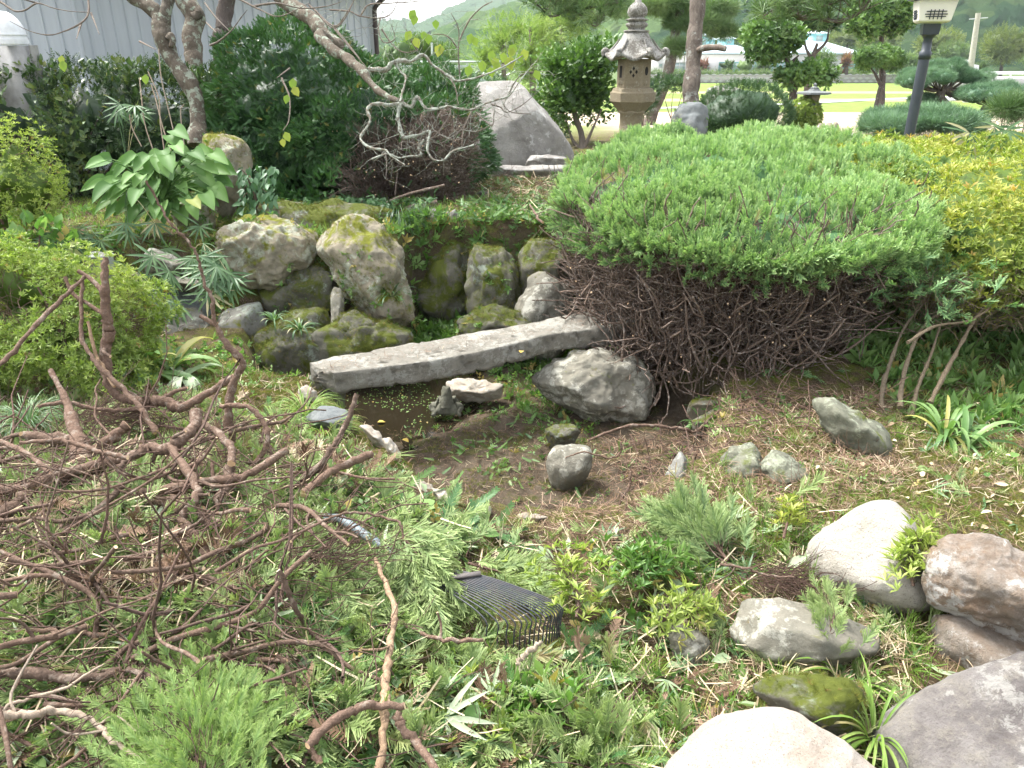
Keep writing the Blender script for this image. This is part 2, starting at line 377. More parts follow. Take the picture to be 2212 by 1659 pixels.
# pond water
WZ = -.325
m, nt, b, o = newmat('pond_water'); tc = nt.nodes.new('ShaderNodeTexCoord')
b.inputs['Base Color'].default_value = (.018, .014, .008, 1); b.inputs['Roughness'].default_value = .06; b.inputs['Specular IOR Level'].default_value = .5
bump_(nt, b, tnoise(nt, tc.outputs['Object'], 5, 2), .04, .02)
W = np.array([(-1.75, 3.3), (.3, 3.3), (.5, 4.2), (.3, 5.0), (-1.9, 5.1)]); mb = MB()
mb.add(np.c_[W, np.full(len(W), WZ)], [(0, 1, 2), (0, 2, 3), (0, 3, 4)])
tag(mb.build('water', m), kind='structure')

# ------------------------------------------------------------------ rocks
_ico = {}; ROCKS = []
def ico(l):
    if l not in _ico:
        bm = bmesh.new(); bmesh.ops.create_icosphere(bm, subdivisions=l, radius=1)
        _ico[l] = (np.array([v.co[:] for v in bm.verts]), np.array([[v.index for v in f.verts] for f in bm.faces])); bm.free()
    return _ico[l]
def rock(zk, pts, t, mat, label, cat='rock', name='rock', hd=None, p=20, amp=.05, lvl=5, seed=0, tilt=.45, group=None, kk=.45, ground=True, sink=0):
    P2 = np.array([q[:2] for q in zv(zk, pts)]); 
    if sink: P2 = np.where(P2[:, 1:2] > P2[:, 1].mean(), P2 + [[0, sink]], P2)
    r = np.random.default_rng(seed + 77)
    c = (P2.min(0) + P2.max(0)) / 2; q = np.stack([(P2[:, 0] - c[0]), -(P2[:, 1] - c[1])], -1) * t / F
    ar = np.sum(q[:, 0] * np.roll(q[:, 1], -1) - np.roll(q[:, 0], -1) * q[:, 1])
    if ar < 0: q = q[::-1]
    w_, h_ = np.ptp(q[:, 0]), np.ptp(q[:, 1]); hd = hd or .5 * min(w_, h_)
    pl = []
    for i in range(len(q)):
        a = q[i]; b_ = q[(i + 1) % len(q)]; e = b_ - a; L = np.hypot(*e)
        if L < 1e-6: continue
        n = np.array([e[1], -e[0]]) / L; d = max(n @ a, .12 * hd)
        for s in (-1, 1):
            k_ = s * kk * (1 + .5 * r.uniform(-1, 1)); v = np.array([n[0], n[1], k_]); l = np.linalg.norm(v); pl.append((v / l, d / l))
    for s in (-1, 1):
        v = np.array([0, (.35 if s < 0 else -.1) * tilt / .45, s]); v /= np.linalg.norm(v); pl.append((v, hd))
        for _ in range(3):
            v = np.array([r.uniform(-.7, .7), r.uniform(-.6, .8), s * 1.]); v /= np.linalg.norm(v); pl.append((v, hd * r.uniform(.85, 1.05)))
    N = np.array([a for a, d in pl]); D = np.array([d for a, d in pl])
    dirs, fc = ico(lvl)
    dd = norm(dirs * [w_ * .5, h_ * .5, hd])
    g = np.maximum(dd @ N.T, 0) / D
    rr = (g ** p).sum(1) ** (-1 / p)
    V = dd * rr[:, None]
    for ax, (lo, hi) in enumerate(((q[:, 0].min(), q[:, 0].max()), (q[:, 1].min(), q[:, 1].max()))):
        a0, a1 = V[:, ax].min(), V[:, ax].max(); V[:, ax] = (V[:, ax] - a0) / (a1 - a0) * (hi - lo) + lo
    size = (w_ + h_) / 2; nn = norm(V)
    x = V / size
    off = r.uniform(0, 50, 3)
    a = fbm(x * 2.2 + off, 3, seed) * .8 + fbm(x * 7 + off, 4, seed + 5) * .42
    rg = 1 - np.abs(fbm(x * 3.4 + off * 2, 4, seed + 9)); a = a + (rg - .8) * .7 + (np.round(fbm(x * 2.6 + off, 2, seed + 3) * 2.5) / 2.5) * .35 * (amp > .03)
    V = V + nn * (a * amp * size)[:, None]
    pos = PT(c[0], c[1], t)
    Wd = V[:, :1] * RX + V[:, 1:2] * UX - V[:, 2:3] * -FX * 1.0
    Wd = Wd + pos
    if ground:
        lo = Wd[:, 2].min(); gz = Hs(pos[0], pos[1]) - .03
        if lo > gz: m_ = Wd[:, 2] < pos[2]; Wd[m_, 2] = pos[2] - (pos[2] - Wd[m_, 2]) * (pos[2] - gz) / (pos[2] - lo)
    ROCKS.append((mat.name, Wd, norm(Wd - pos), size)); mb = MB(); mb.add(Wd, fc)
    o = mb.build(name, mat, loc=pos)
    if label: tag(o, label, cat, group)
    return o
RK = M
rock(9, [(975,520),(1000,440),(1150,330),(1260,255),(1400,216),(1500,265),(1560,330),(1605,420),(1650,560),(1690,700),(1700,800),(1590,832),(1440,846),(1200,830),(1090,720),(990,660)], 2.5, RK['rock_white'], 'big rounded white granite boulder standing at the right of the pond', 'boulder', 'boulder', hd=.24, p=16, amp=.026, lvl=6, seed=1)
rock(9, [(1610,560),(1640,500),(1730,400),(1900,370),(2000,430),(2300,560),(2400,700),(2400,1050),(2150,1035),(2000,990),(1900,930),(1800,880),(1690,810),(1630,700)], 2.2, RK['rock_brown'], 'rough brown and white boulder resting on another rock at the right edge', 'boulder', 'boulder', hd=.22, amp=.06, lvl=6, seed=2, p=18, ground=False)
rock(9, [(1690,1000),(1700,840),(1900,830),(2300,960),(2400,1200),(2200,1330),(1790,1190),(1705,1080)], 2.2, RK['rock_brown'], 'smooth tan brown rock underneath the rough brown boulder', 'boulder', 'boulder', hd=.2, amp=.03, lvl=5, seed=3)
rock(9, [(1405,1520),(1470,1410),(1600,1310),(1720,1215),(1900,1150),(2155,1060),(2600,1000),(2800,1500),(2700,2100),(1700,2100),(1440,1720)], 1.85, RK['rock_purple'], 'large grey and purple boulder in the bottom right corner', 'boulder', 'boulder', hd=.3, amp=.028, lvl=6, seed=4, p=14)
rock(9, [(180,1900),(255,1640),(400,1500),(540,1400),(680,1362),(900,1368),(1080,1430),(1200,1530),(1370,1660),(1500,1900),(1000,2200),(500,2200)], 1.72, RK['rock_pink'], 'pale pinkish white granite boulder at the bottom edge', 'boulder', 'boulder', hd=.25, amp=.022, lvl=6, seed=5, p=9)
rock(9, [(560,900),(600,830),(640,750),(920,745),(1180,820),(1340,900),(1390,960),(1300,1070),(1180,1100),(1000,1135),(750,1090),(590,985)], 2.2, RK['rock_lichen'], 'flat grey rock with pale round lichen patches in front of the white boulder', 'rock', hd=.15, amp=.035, seed=6, sink=6, p=60, ground=False)
0 and rock(9, [(1030,900),(1120,850),(1260,870),(1370,950),(1330,1060),(1200,1080),(1060,1090)], 2.25, RK['rock_lichen'], 'low grey rock between the lichen patched rock and the brown rocks', 'rock', hd=.12, amp=.04, seed=7, sink=8, ground=False, p=40)
rock(9, [(240,950),(280,880),(400,900),(470,980),(460,1090),(350,1095),(270,1040)], 2.2, RK['rock_lichen'], 'small pale rock half sunk in clippings left of the lichen patched rock', 'rock', hd=.05, amp=.05, seed=8, sink=12)
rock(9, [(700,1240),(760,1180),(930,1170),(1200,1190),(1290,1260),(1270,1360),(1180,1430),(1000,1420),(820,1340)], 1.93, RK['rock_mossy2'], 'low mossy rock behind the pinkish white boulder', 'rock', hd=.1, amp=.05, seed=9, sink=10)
rock(5, [(1495,1340),(1540,1245),(1640,1235),(1730,1242),(1757,1290),(1745,1370),(1690,1420),(1570,1442),(1515,1410)], 3.62, RK['rock_lichen'], 'round grey stone speckled with pale lichen on the pond mud', 'stone', 'stone', hd=.1, amp=.03, seed=10, p=9)
rock(5, [(1480,1150),(1560,1120),(1660,1130),(1690,1170),(1640,1220),(1560,1240),(1500,1200)], 3.95, RK['rock_mossy2'], 'small flat mossy stone just behind the round lichen speckled stone', 'stone', 'stone', hd=.08, seed=11)
rock(6, [(170,1620),(240,1500),(300,1395),(335,1405),(370,1500),(400,1620),(300,1680)], 3.2, RK['rock_grey'], 'pointed grey green stone at the right shore of the pond', 'stone', 'stone', hd=.08, seed=12, amp=.05)
rock(6, [(490,1570),(505,1480),(590,1375),(710,1340),(770,1420),(770,1540),(620,1600)], 3.18, RK['rock_gg'], 'rounded mossy rock right of the pointed stone', 'rock', hd=.12, seed=13)
rock(6, [(740,1470),(830,1370),(960,1440),(1090,1540),(1000,1600),(800,1600)], 3.1, RK['rock_gg'], 'low green rock covered with brown needles below the juniper', 'rock', hd=.1, seed=14)
rock(6, [(1040,1110),(1150,1080),(1300,1160),(1430,1260),(1470,1380),(1410,1470),(1260,1490),(1180,1400),(1130,1290),(1040,1200)], 3.3, RK['rock_gg'], 'large rounded grey green rock under the right side of the juniper', 'rock', hd=.2, seed=15, p=10)
rock(6, [(345,1150),(370,1100),(510,1090),(530,1140),(480,1180)], 4.1, RK['rock_moss'], 'small greenish rock in the shade under the juniper twigs', 'rock', hd=.07, seed=16)
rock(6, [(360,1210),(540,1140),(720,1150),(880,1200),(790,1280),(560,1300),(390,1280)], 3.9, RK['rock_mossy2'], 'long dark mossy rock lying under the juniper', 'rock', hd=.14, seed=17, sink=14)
rock(5, [(1405,890),(1470,800),(1600,735),(1760,700),(2000,720),(2110,900),(2070,1090),(1950,1120),(1700,1095),(1550,1010),(1460,960)], 4.35, RK['rock_lichen'], 'big grey boulder with moss carrying the right end of the stone bridge', 'boulder', 'boulder', hd=.24, seed=18, amp=.06, lvl=6, p=34)
rock(5, [(935,890),(1000,868),(1180,878),(1262,900),(1255,960),(1100,985),(980,960)], 4.5, RK['rock_cream'], 'flat cream coloured rock behind the frog statue', 'rock', hd=.14, seed=19, amp=.08, sink=8, ground=False)
rock(5, [(215,130),(270,55),(330,0),(400,-30),(500,-30),(600,20),(650,120),(720,270),(762,380),(755,520),(640,590),(540,560),(430,500),(330,340),(240,240)], 5.0, RK['rock_moss'], 'tall leaning mossy boulder in the middle of the far pond bank', 'boulder', 'boulder', hd=.28, seed=20, amp=.06, lvl=6, ground=False)
rock(1, [(1285,1500),(1340,1370),(1480,1340),(1510,1318),(1660,1340),(1800,1360),(1900,1420),(1942,1500),(1900,1660),(1800,1720),(1650,1800),(1400,1780),(1290,1640)], 5.1, RK['rock_moss'], 'broad tan boulder streaked with moss under the yew', 'boulder', 'boulder', hd=.28, seed=21, amp=.08, lvl=6)
rock(5, [(1045,420),(1055,200),(1100,110),(1250,100),(1330,190),(1340,400),(1300,490),(1180,540),(1060,520)], 5.35, RK['rock_mossy2'], 'square upright mossy rock right of the dry cascade', 'rock', hd=.2, seed=22, ground=False, amp=.07)
rock(5, [(1285,510),(1330,430),(1390,300),(1450,270),(1560,300),(1660,420),(1640,560),(1500,640),(1300,610)], 5.05, RK['rock_lichen'], 'angular pale lichened rock behind the middle of the bridge', 'rock', hd=.16, seed=23, amp=.05)
rock(4, [(1240,790),(1290,640),(1380,530),(1600,478),(1635,660),(1540,800),(1450,860),(1250,850)], 5.0, RK['rock_grey'], 'smooth grey rounded rock behind the tall cut branch', 'rock', hd=.18, seed=24, amp=.02)
rock(4, [(870,640),(900,470),(1000,400),(1250,420),(1330,500),(1310,640),(1260,790),(1060,780),(900,740)], 5.05, RK['rock_slate'], 'dark grey rock face behind the strap leaved plant', 'rock', hd=.2, seed=25)
rock(4, [(880,190),(930,145),(1060,190),(1185,255),(1155,310),(980,325),(915,290)], 4.95, RK['rock_lichen'], 'pale weathered rock topped with bamboo grass on the left bank', 'rock', hd=.1, seed=26, amp=.06, ground=False)
rock(4, [(975,350),(1060,320),(1200,335),(1255,380),(1200,425),(1080,410)], 4.9, RK['rock_lichen'], 'thin flat rock wedged under the pale weathered rock', 'rock', hd=.1, seed=27, amp=.05, ground=False)
rock(4, [(2035,700),(2030,480),(2075,385),(2115,500),(2105,740),(2060,790)], 4.85, RK['rock_lichen'], 'narrow upright slab of stone left of the tall leaning boulder', 'rock', hd=.07, seed=28, amp=.03)
rock(4, [(1540,840),(1600,690),(1750,580),(1880,520),(2010,520),(2045,700),(1990,830),(1760,870)], 4.9, RK['rock_mossy2'], 'low moss covered rock below the broad tan boulder', 'rock', hd=.16, seed=29, amp=.06)
rock(5, [(330,520),(420,480),(560,560),(610,640),(600,720),(400,760),(190,780),(250,640)], 4.8, RK['rock_mossy2'], 'dark green mossy rock at the foot of the leaning boulder', 'rock', hd=.14, seed=30, amp=.05)
rock(1, [(1045,1310),(1180,1180),(1300,1180),(1325,1300),(1290,1420),(1100,1430)], 5.5, RK['rock_moss'], 'grey tan rock below the hosta leaves', 'rock', hd=.16, seed=31)
rock(1, [(1235,900),(1260,815),(1400,830),(1490,885),(1545,960),(1490,1060),(1480,1250),(1300,1300),(1240,1100)], 5.7, RK['rock_moss'], 'tall brown rock between the hosta and the yew', 'rock', hd=.2, seed=32)
rock(1, [(1585,1300),(1620,1225),(1720,1285),(1730,1360),(1640,1370)], 5.45, RK['rock_moss'], 'small brown stone above the broad tan boulder', 'stone', 'stone', hd=.08, seed=33)
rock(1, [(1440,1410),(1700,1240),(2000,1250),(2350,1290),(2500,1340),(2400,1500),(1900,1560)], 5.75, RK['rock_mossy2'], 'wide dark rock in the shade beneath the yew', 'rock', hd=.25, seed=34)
rock(2, [(635,1300),(740,1283),(772,1340),(775,1410),(700,1440),(620,1400)], 5.75, RK['rock_grey'], 'blocky grey rock at the lower right corner of the yew', 'rock', hd=.1, seed=35)
rock(2, [(770,1310),(830,1285),(865,1350),(805,1410)], 5.75, RK['rock_grey'], 'small grey rock beside the blocky rock by the yew', 'rock', hd=.06, seed=36)
rock(2, [(945,1195),(1000,1168),(1050,1185),(1045,1215),(960,1220)], 6.9, RK['rock_grey'], 'flat stepping stone nearest the yew', 'stepping stone', 'stepping_stone', hd=.08, seed=37)
rock(2, [(1050,1320),(1070,1275),(1110,1262),(1160,1275),(1175,1315),(1100,1340)], 6.3, RK['rock_cream'], 'rounded pale stepping stone in the middle of the mossy path', 'stepping stone', 'stepping_stone', hd=.07, seed=38)
rock(2, [(1320,1295),(1380,1268),(1445,1285),(1420,1320),(1350,1320)], 6.4, RK['rock_cream'], 'pale flat stepping stone nearest the juniper', 'stepping stone', 'stepping_stone', hd=.08, seed=39)
rock(2, [(1100,1380),(1160,1342),(1215,1355),(1180,1400)], 6.0, RK['rock_grey'], 'small grey stepping stone closest to the pond', 'stepping stone', 'stepping_stone', hd=.06, seed=40)
rock(2, [(860,560),(910,503),(1190,500),(1260,553),(1345,650),(1440,770),(1525,880),(1560,1000),(1565,1070),(1380,1105),(1000,1110),(900,1000)], 8.2, RK['rock_mono'], 'huge grey slanting monolith standing behind the garden path', 'monolith', 'standing_stone', hd=.35, seed=41, amp=.022, lvl=6, p=26, kk=.3, tilt=.7)
rock(2, [(1262,1005),(1300,952),(1400,952),(1510,965),(1530,1010),(1400,1030)], 7.85, RK['rock_mono'], 'small low stone leaning on the foot of the monolith', 'stone', 'stone', hd=.12, seed=42, amp=.03)
rock(2, [(985,1110),(1060,1020),(1250,1012),(1545,1015),(1565,1075),(1400,1125),(1100,1130)], 7.75, RK['rock_mono'], 'long flat ledge stone along the foot of the monolith', 'stone', 'stone', hd=.16, seed=43, amp=.04)
rock(5, [(100,925),(150,902),(205,940),(222,1010),(170,1030),(110,1000)], 3.8, RK['rock_cream'], 'white chunky stone below the left end of the bridge', 'stone', 'stone', hd=.07, seed=44)
rock(5, [(130,1090),(220,1018),(300,1020),(375,1045),(413,1085),(385,1155),(310,1190),(180,1160)], 3.5, RK['rock_slate'], 'blue grey slate rock beside the grass tuft on the near bank', 'rock', hd=.12, seed=45, p=24, amp=.025)
rock(5, [(445,1135),(490,1122),(540,1150),(600,1215),(590,1260),(520,1215)], 3.38, RK['rock_cream'], 'long white kerb stone left of the pond mud', 'kerb stone', 'kerb_stone', hd=.05, seed=46)
rock(5, [(570,1200),(620,1200),(670,1262),(690,1350),(665,1362),(610,1300)], 3.22, RK['rock_cream'], 'white kerb stone curving down to the pond mud', 'kerb stone', 'kerb_stone', hd=.05, seed=47)
rock(5, [(735,1460),(775,1428),(850,1465),(870,1530),(800,1530),(745,1500)], 2.98, RK['rock_cream'], 'cream stone with a raised knob on the near pond edge', 'kerb stone', 'kerb_stone', hd=.05, seed=48, amp=.06)
rock(5, [(850,1480),(920,1485),(972,1530),(970,1565),(880,1560)], 2.9, RK['rock_cream'], 'cream kerb stone just right of the one with a knob', 'kerb stone', 'kerb_stone', hd=.05, seed=49, amp=.06)
rock(5, [(1070,1600),(1110,1572),(1180,1580),(1190,1625),(1100,1640)], 2.85, RK['rock_cream'], 'small white kerb stone in the middle of the near pond edge', 'kerb stone', 'kerb_stone', hd=.04, seed=50)
rock(8, [(1310,195),(1360,175),(1480,205),(1420,235),(1330,225)], 2.85, RK['rock_cream'], 'small white kerb stone at the right end of the near pond edge', 'kerb stone', 'kerb_stone', hd=.04, seed=51)
rock(4, [(515,215),(560,170),(700,180),(695,240),(560,255)], 4.75, RK['rock_grey'], 'half buried grey stone behind the left azalea', 'rock', hd=.08, seed=52)
rock(3, [(45,720),(90,640),(160,625),(262,655),(275,770),(250,900),(60,900)], 8.7, RK['rock_slate'], 'dark upright rock behind the pine trunk', 'rock', hd=.2, seed=53, p=22)
rock(3, [(245,600),(262,540),(350,523),(450,540),(475,620),(440,680),(260,680)], 12, RK['rock_grey'], 'rounded grey rock behind the clipped dark shrub', 'rock', hd=.35, seed=54)
rock(3, [(930,850),(950,760),(1060,755),(1078,820),(1060,900),(940,900)], 10, RK['rock_brown'], 'squat square grey brown stone by the sandy lot', 'stone', 'stone', hd=.2, seed=55, p=26)
rock(3, [(1100,850),(1160,820),(1280,850),(1260,900),(1120,900)], 8.6, RK['rock_grey'], 'low grey rock at the edge of the pine mat', 'rock', hd=.15, seed=56)

rock(5, [(700,180),(760,110),(900,80),(1060,110),(1080,500),(960,580),(800,560),(720,420)], 5.75, RK['rock_mossy2'], 'dark mossy rock at the back of the dry cascade gully', 'rock', hd=.2, seed=61, amp=.07)
rock(5, [(1330,180),(1400,90),(1600,80),(1700,200),(1700,420),(1500,420),(1350,330)], 5.4, RK['rock_mossy2'], 'dark mossy rock half hidden behind the left side of the juniper', 'rock', hd=.2, seed=62, amp=.07)
rock(0, [(225,590),(260,560),(345,548),(450,560),(470,610),(450,660),(330,665),(250,640)], 5.15, RK['rock_mossy2'], 'mossy rock draped with bamboo grass left of the broad tan boulder', 'rock', hd=.16, seed=63, amp=.07)
rock(0, [(560,600),(600,580),(690,570),(730,600),(740,670),(680,690),(590,680)], 5.12, RK['rock_mossy2'], 'brownish mossy rock wedged between the two big bank boulders', 'rock', hd=.14, seed=64, amp=.07)
rock(0, [(330,700),(370,660),(430,665),(470,720),(480,775),(420,790),(340,780)], 4.9, RK['rock_grey'], 'grey rock in the bank just behind the wide strap leaved plant', 'rock', hd=.14, seed=65, amp=.05)
rock(0, [(680,720),(740,690),(830,690),(890,715),(905,760),(800,790),(690,790)], 4.8, RK['rock_mossy2'], 'low spreading mossy rock at the foot of the tall leaning boulder', 'rock', hd=.18, seed=66, amp=.07)
rock(0, [(985,690),(1040,665),(1130,675),(1160,710),(1120,745),(1000,740)], 4.95, RK['rock_mossy2'], 'low mossy rock at the foot of the square upright rock', 'rock', hd=.16, seed=67, amp=.07)
rock(0, [(545,735),(600,700),(690,715),(720,760),(690,795),(560,795)], 4.75, RK['rock_mossy2'], 'green mossy rock just behind the left end of the bridge', 'rock', hd=.14, seed=68, amp=.07)
# ------------------------------------------------------------------ stone bridge slab
def bridge():
    top_b = zv(5, [(160,770),(600,700),(1000,625),(1500,540),(1720,497),(1950,455)])
    top_f = zv(5, [(300,838),(860,765),(1240,690),(1500,625),(1760,590),(2000,545)])
    bot_f = zv(5, [(385,948),(900,850),(1130,805),(1500,742),(1760,700),(2000,650)])
    n = 90
    def curve(pts, z, fn):
        a = np.array([fn(u, v) for u, v in pts]); return cat_rom(a, n // (len(a) - 1))
    zt = .16
    A = curve(top_b, zt, lambda u, v: PZ(u, v, zt)); B = curve(top_f, zt, lambda u, v: PZ(u, v, zt))
    Cc = B + [0, .01, -.115]; Cc[:, 2] = B[:, 2] - .11 - .012 * np.sin(np.linspace(0, 9, len(B)))
    Dd = A + [0, .0, -.11]
    V = []
    for P_, Q_, k in ((A, B, 10), (B, Cc, 6), (Cc, Dd, 8), (Dd, A, 5)):
        for i in range(k): V.append(P_ + (Q_ - P_) * (i / k))
    V = np.stack(V, 1); nu, nv = V.shape[:2]
    cen = V.mean(1, keepdims=True); nn = norm(V - cen)
    V = cen + (V - cen) * (1 - .06 * (np.abs(np.cos(np.arctan2(nn[..., 2], nn[..., 1]) * 2)) < .15))[..., None]
    V = V + nn * (fbm(V * 9, 4, 3) * .013 + fbm(V * 2.5, 2, 8) * .014 + fbm(V * 40, 3, 8) * .005 - .02 * (np.abs(fbm(V * [7, 20, 20], 3, 12)) < .04))[..., None]
    mb = MB(); ix = np.arange(nu * nv).reshape(nu, nv)
    mb.add(V, np.stack([ix[:-1], ix[1:], np.roll(ix[1:], -1, 1), np.roll(ix[:-1], -1, 1)], -1).reshape(-1, 4))
    for e, s in ((0, 1), (nu - 1, -1)):
        r0 = V[e]; c = r0.mean(0); rings = [r0] + [c + (r0 - c) * f + np.array([-.03 * s * (1 - f), 0, -.0]) + .006 * rng.normal(size=r0.shape) for f in (.8, .55, .3, .1)]
        rv = np.stack(rings); jx = np.arange(rv.shape[0] * nv).reshape(-1, nv)
        mb.add(rv, np.stack([jx[:-1], np.roll(jx[:-1], -1, 1), np.roll(jx[1:], -1, 1), jx[1:]], -1).reshape(-1, 4))
    o = mb.build('stone_bridge', M['slab'], loc=V.mean((0, 1)))
    tag(o, 'long rough stone slab laid as a bridge over the pond', 'bridge')
bridge()
rock(5, [(165,850),(230,830),(370,900),(360,1000),(250,1010),(190,930)], 4.0, RK['rock_mossy2'], 'dark stone added for the shadow under the left end of the bridge', 'stone', 'stone', hd=.12, seed=57)  # added dark stone, its colour stands for the shadow below the slab end

# ------------------------------------------------------------------ frog statue (seen from behind)
def frog():
    c = PZ(965, 893, POND_Z + .005); mb = MB(); s = .165
    root = empty('frog_statue', c, 'small mossy stone frog statue sitting in the pond seen from behind', 'statue')
    d, f = ico(5)
    def meta(p, blobs):                                   # radius field: union of blobs as one surface by ray marching outwards
        r = np.full(len(p), .02)
        for st in np.linspace(.02, 1.4, 120):
            q = cc + p * st; v = sum(np.exp(-(((q - b[0]) / b[1]) ** 2).sum(1) * 1.6) for b in blobs); r = np.where(v > .32, st, r)
        return r
    blobs = [((0, .0, .30), (.27, .28, .30)), ((0, .08, .56), (.21, .22, .24)), ((0, .16, .80), (.17, .22, .15)), ((-.08, .12, .93), (.07, .08, .07)), ((.08, .12, .93), (.07, .08, .07)),
             ((-.27, -.02, .15), (.13, .24, .17)), ((.27, -.02, .15), (.13, .24, .17)), ((0, 0, .10), (.28, .24, .12))]
    blobs = [(np.array(a), np.array(b)) for a, b in blobs]; cc = np.array([0, .05, .45])
    r = meta(d, blobs); V = cc + d * r[:, None]
    V += d * (np.clip(fbm(V * 9, 2, 4), .1, 1) * .05)[:, None]
    o_ = MB(); o_.add(V * s + c, f); o_.build('body', M['frog'], root)
    for sx in (-1, 1):
        a = MB(); P_ = cat_rom(np.array([(.22 * sx, .24, .5), (.34 * sx, .32, .26), (.28 * sx, .40, .04)]) * s + c, 6); tube(a, P_, [.015, .017, .012], 8, bump=.2); a.build('front_leg', M['frog'], root)
        a = MB(); P_ = cat_rom(np.array([(.30 * sx, .02, .30), (.48 * sx, .10, .22), (.40 * sx, -.12, .10), (.46 * sx, -.20, .03), (.40 * sx, .05, .03)]) * s + c, 6); tube(a, P_, [.022, .022, .016, .010, .013], 8, bump=.2); a.build('hind_leg', M['frog'], root)
frog()
# ------------------------------------------------------------------ materials for built things
def ribmat(name, c, c2):
    m, nt, b, o = newmat(name); tc = nt.nodes.new('ShaderNodeTexCoord'); mp = nt.nodes.new('ShaderNodeMapping'); mp.inputs['Scale'].default_value = (6, 6, .5); nt.links.new(tc.outputs['Object'], mp.inputs[0])
    n = tnoise(nt, mp.outputs[0], 2, 5, .6); nt.links.new(mixc(nt, mrange(nt, n, .4, .75), c, c2), b.inputs['Base Color']); b.inputs['Roughness'].default_value = .45; b.inputs['Metallic'].default_value = .0
    return m
M['rib'] = ribmat('ribbed_steel', (.43, .465, .49), (.37, .40, .43))
M['brownpipe'] = plain('brown_pipe', (.07, .05, .045), .5)
M['whitepvc'] = plain('white_pipe', (.72, .74, .76), .35)
M['greypipe'] = plain('grey_flue', (.32, .32, .31), .5, c2=(.2, .19, .18))
M['black'] = plain('black_metal', (.035, .042, .052), .4, c2=(.05, .06, .07))
M['ivory'] = plain('ivory_lamp_panel', (.78, .74, .66), .4, c2=(.74, .70, .62))
M['dark'] = plain('opening_shade_paint', (.02, .018, .015), .9)
M['white_wall'] = plain('white_plaster', (.62, .60, .60), .8, c2=(.56, .54, .54), scale=.6)
M['pink_wall'] = plain('pink_plaster', (.55, .40, .35), .8)
M['teal'] = plain('turquoise_roof', (.28, .58, .60), .45, c2=(.34, .62, .64), scale=.7)
M['teal2'] = plain('turquoise_frame', (.20, .50, .50), .5)
M['paleroof'] = plain('pale_roof', (.50, .60, .64), .5, scale=.6)
M['glass'] = plain('window_glass', (.30, .38, .38), .12, c2=(.42, .48, .46), scale=.8, spec=.8)
M['concrete'] = plain('concrete_blocks', (.30, .29, .28), .9, c2=(.24, .235, .23), scale=2)
M['polewood'] = plain('pole_concrete', (.42, .40, .36), .8)
M['galv'] = plain('galvanised_pipe', (.50, .54, .56), .4, metal=.3)
M['carwhite'] = plain('white_car_paint', (.75, .76, .77), .25)
M['rubber'] = plain('black_rubber', (.02, .02, .02), .7)
M['road'] = plain('road_concrete', (.42, .42, .42), .9, c2=(.36, .36, .36), scale=.5)
M['ruststeel'] = plain('rake_steel', (.042, .05, .062), .45, c2=(.07, .065, .065), scale=30)
M['rakebar'] = plain('rake_bar', (.16, .14, .13), .6)
M['handle'] = plain('grey_green_handle', (.10, .14, .155), .5, c2=(.17, .20, .21), scale=12)

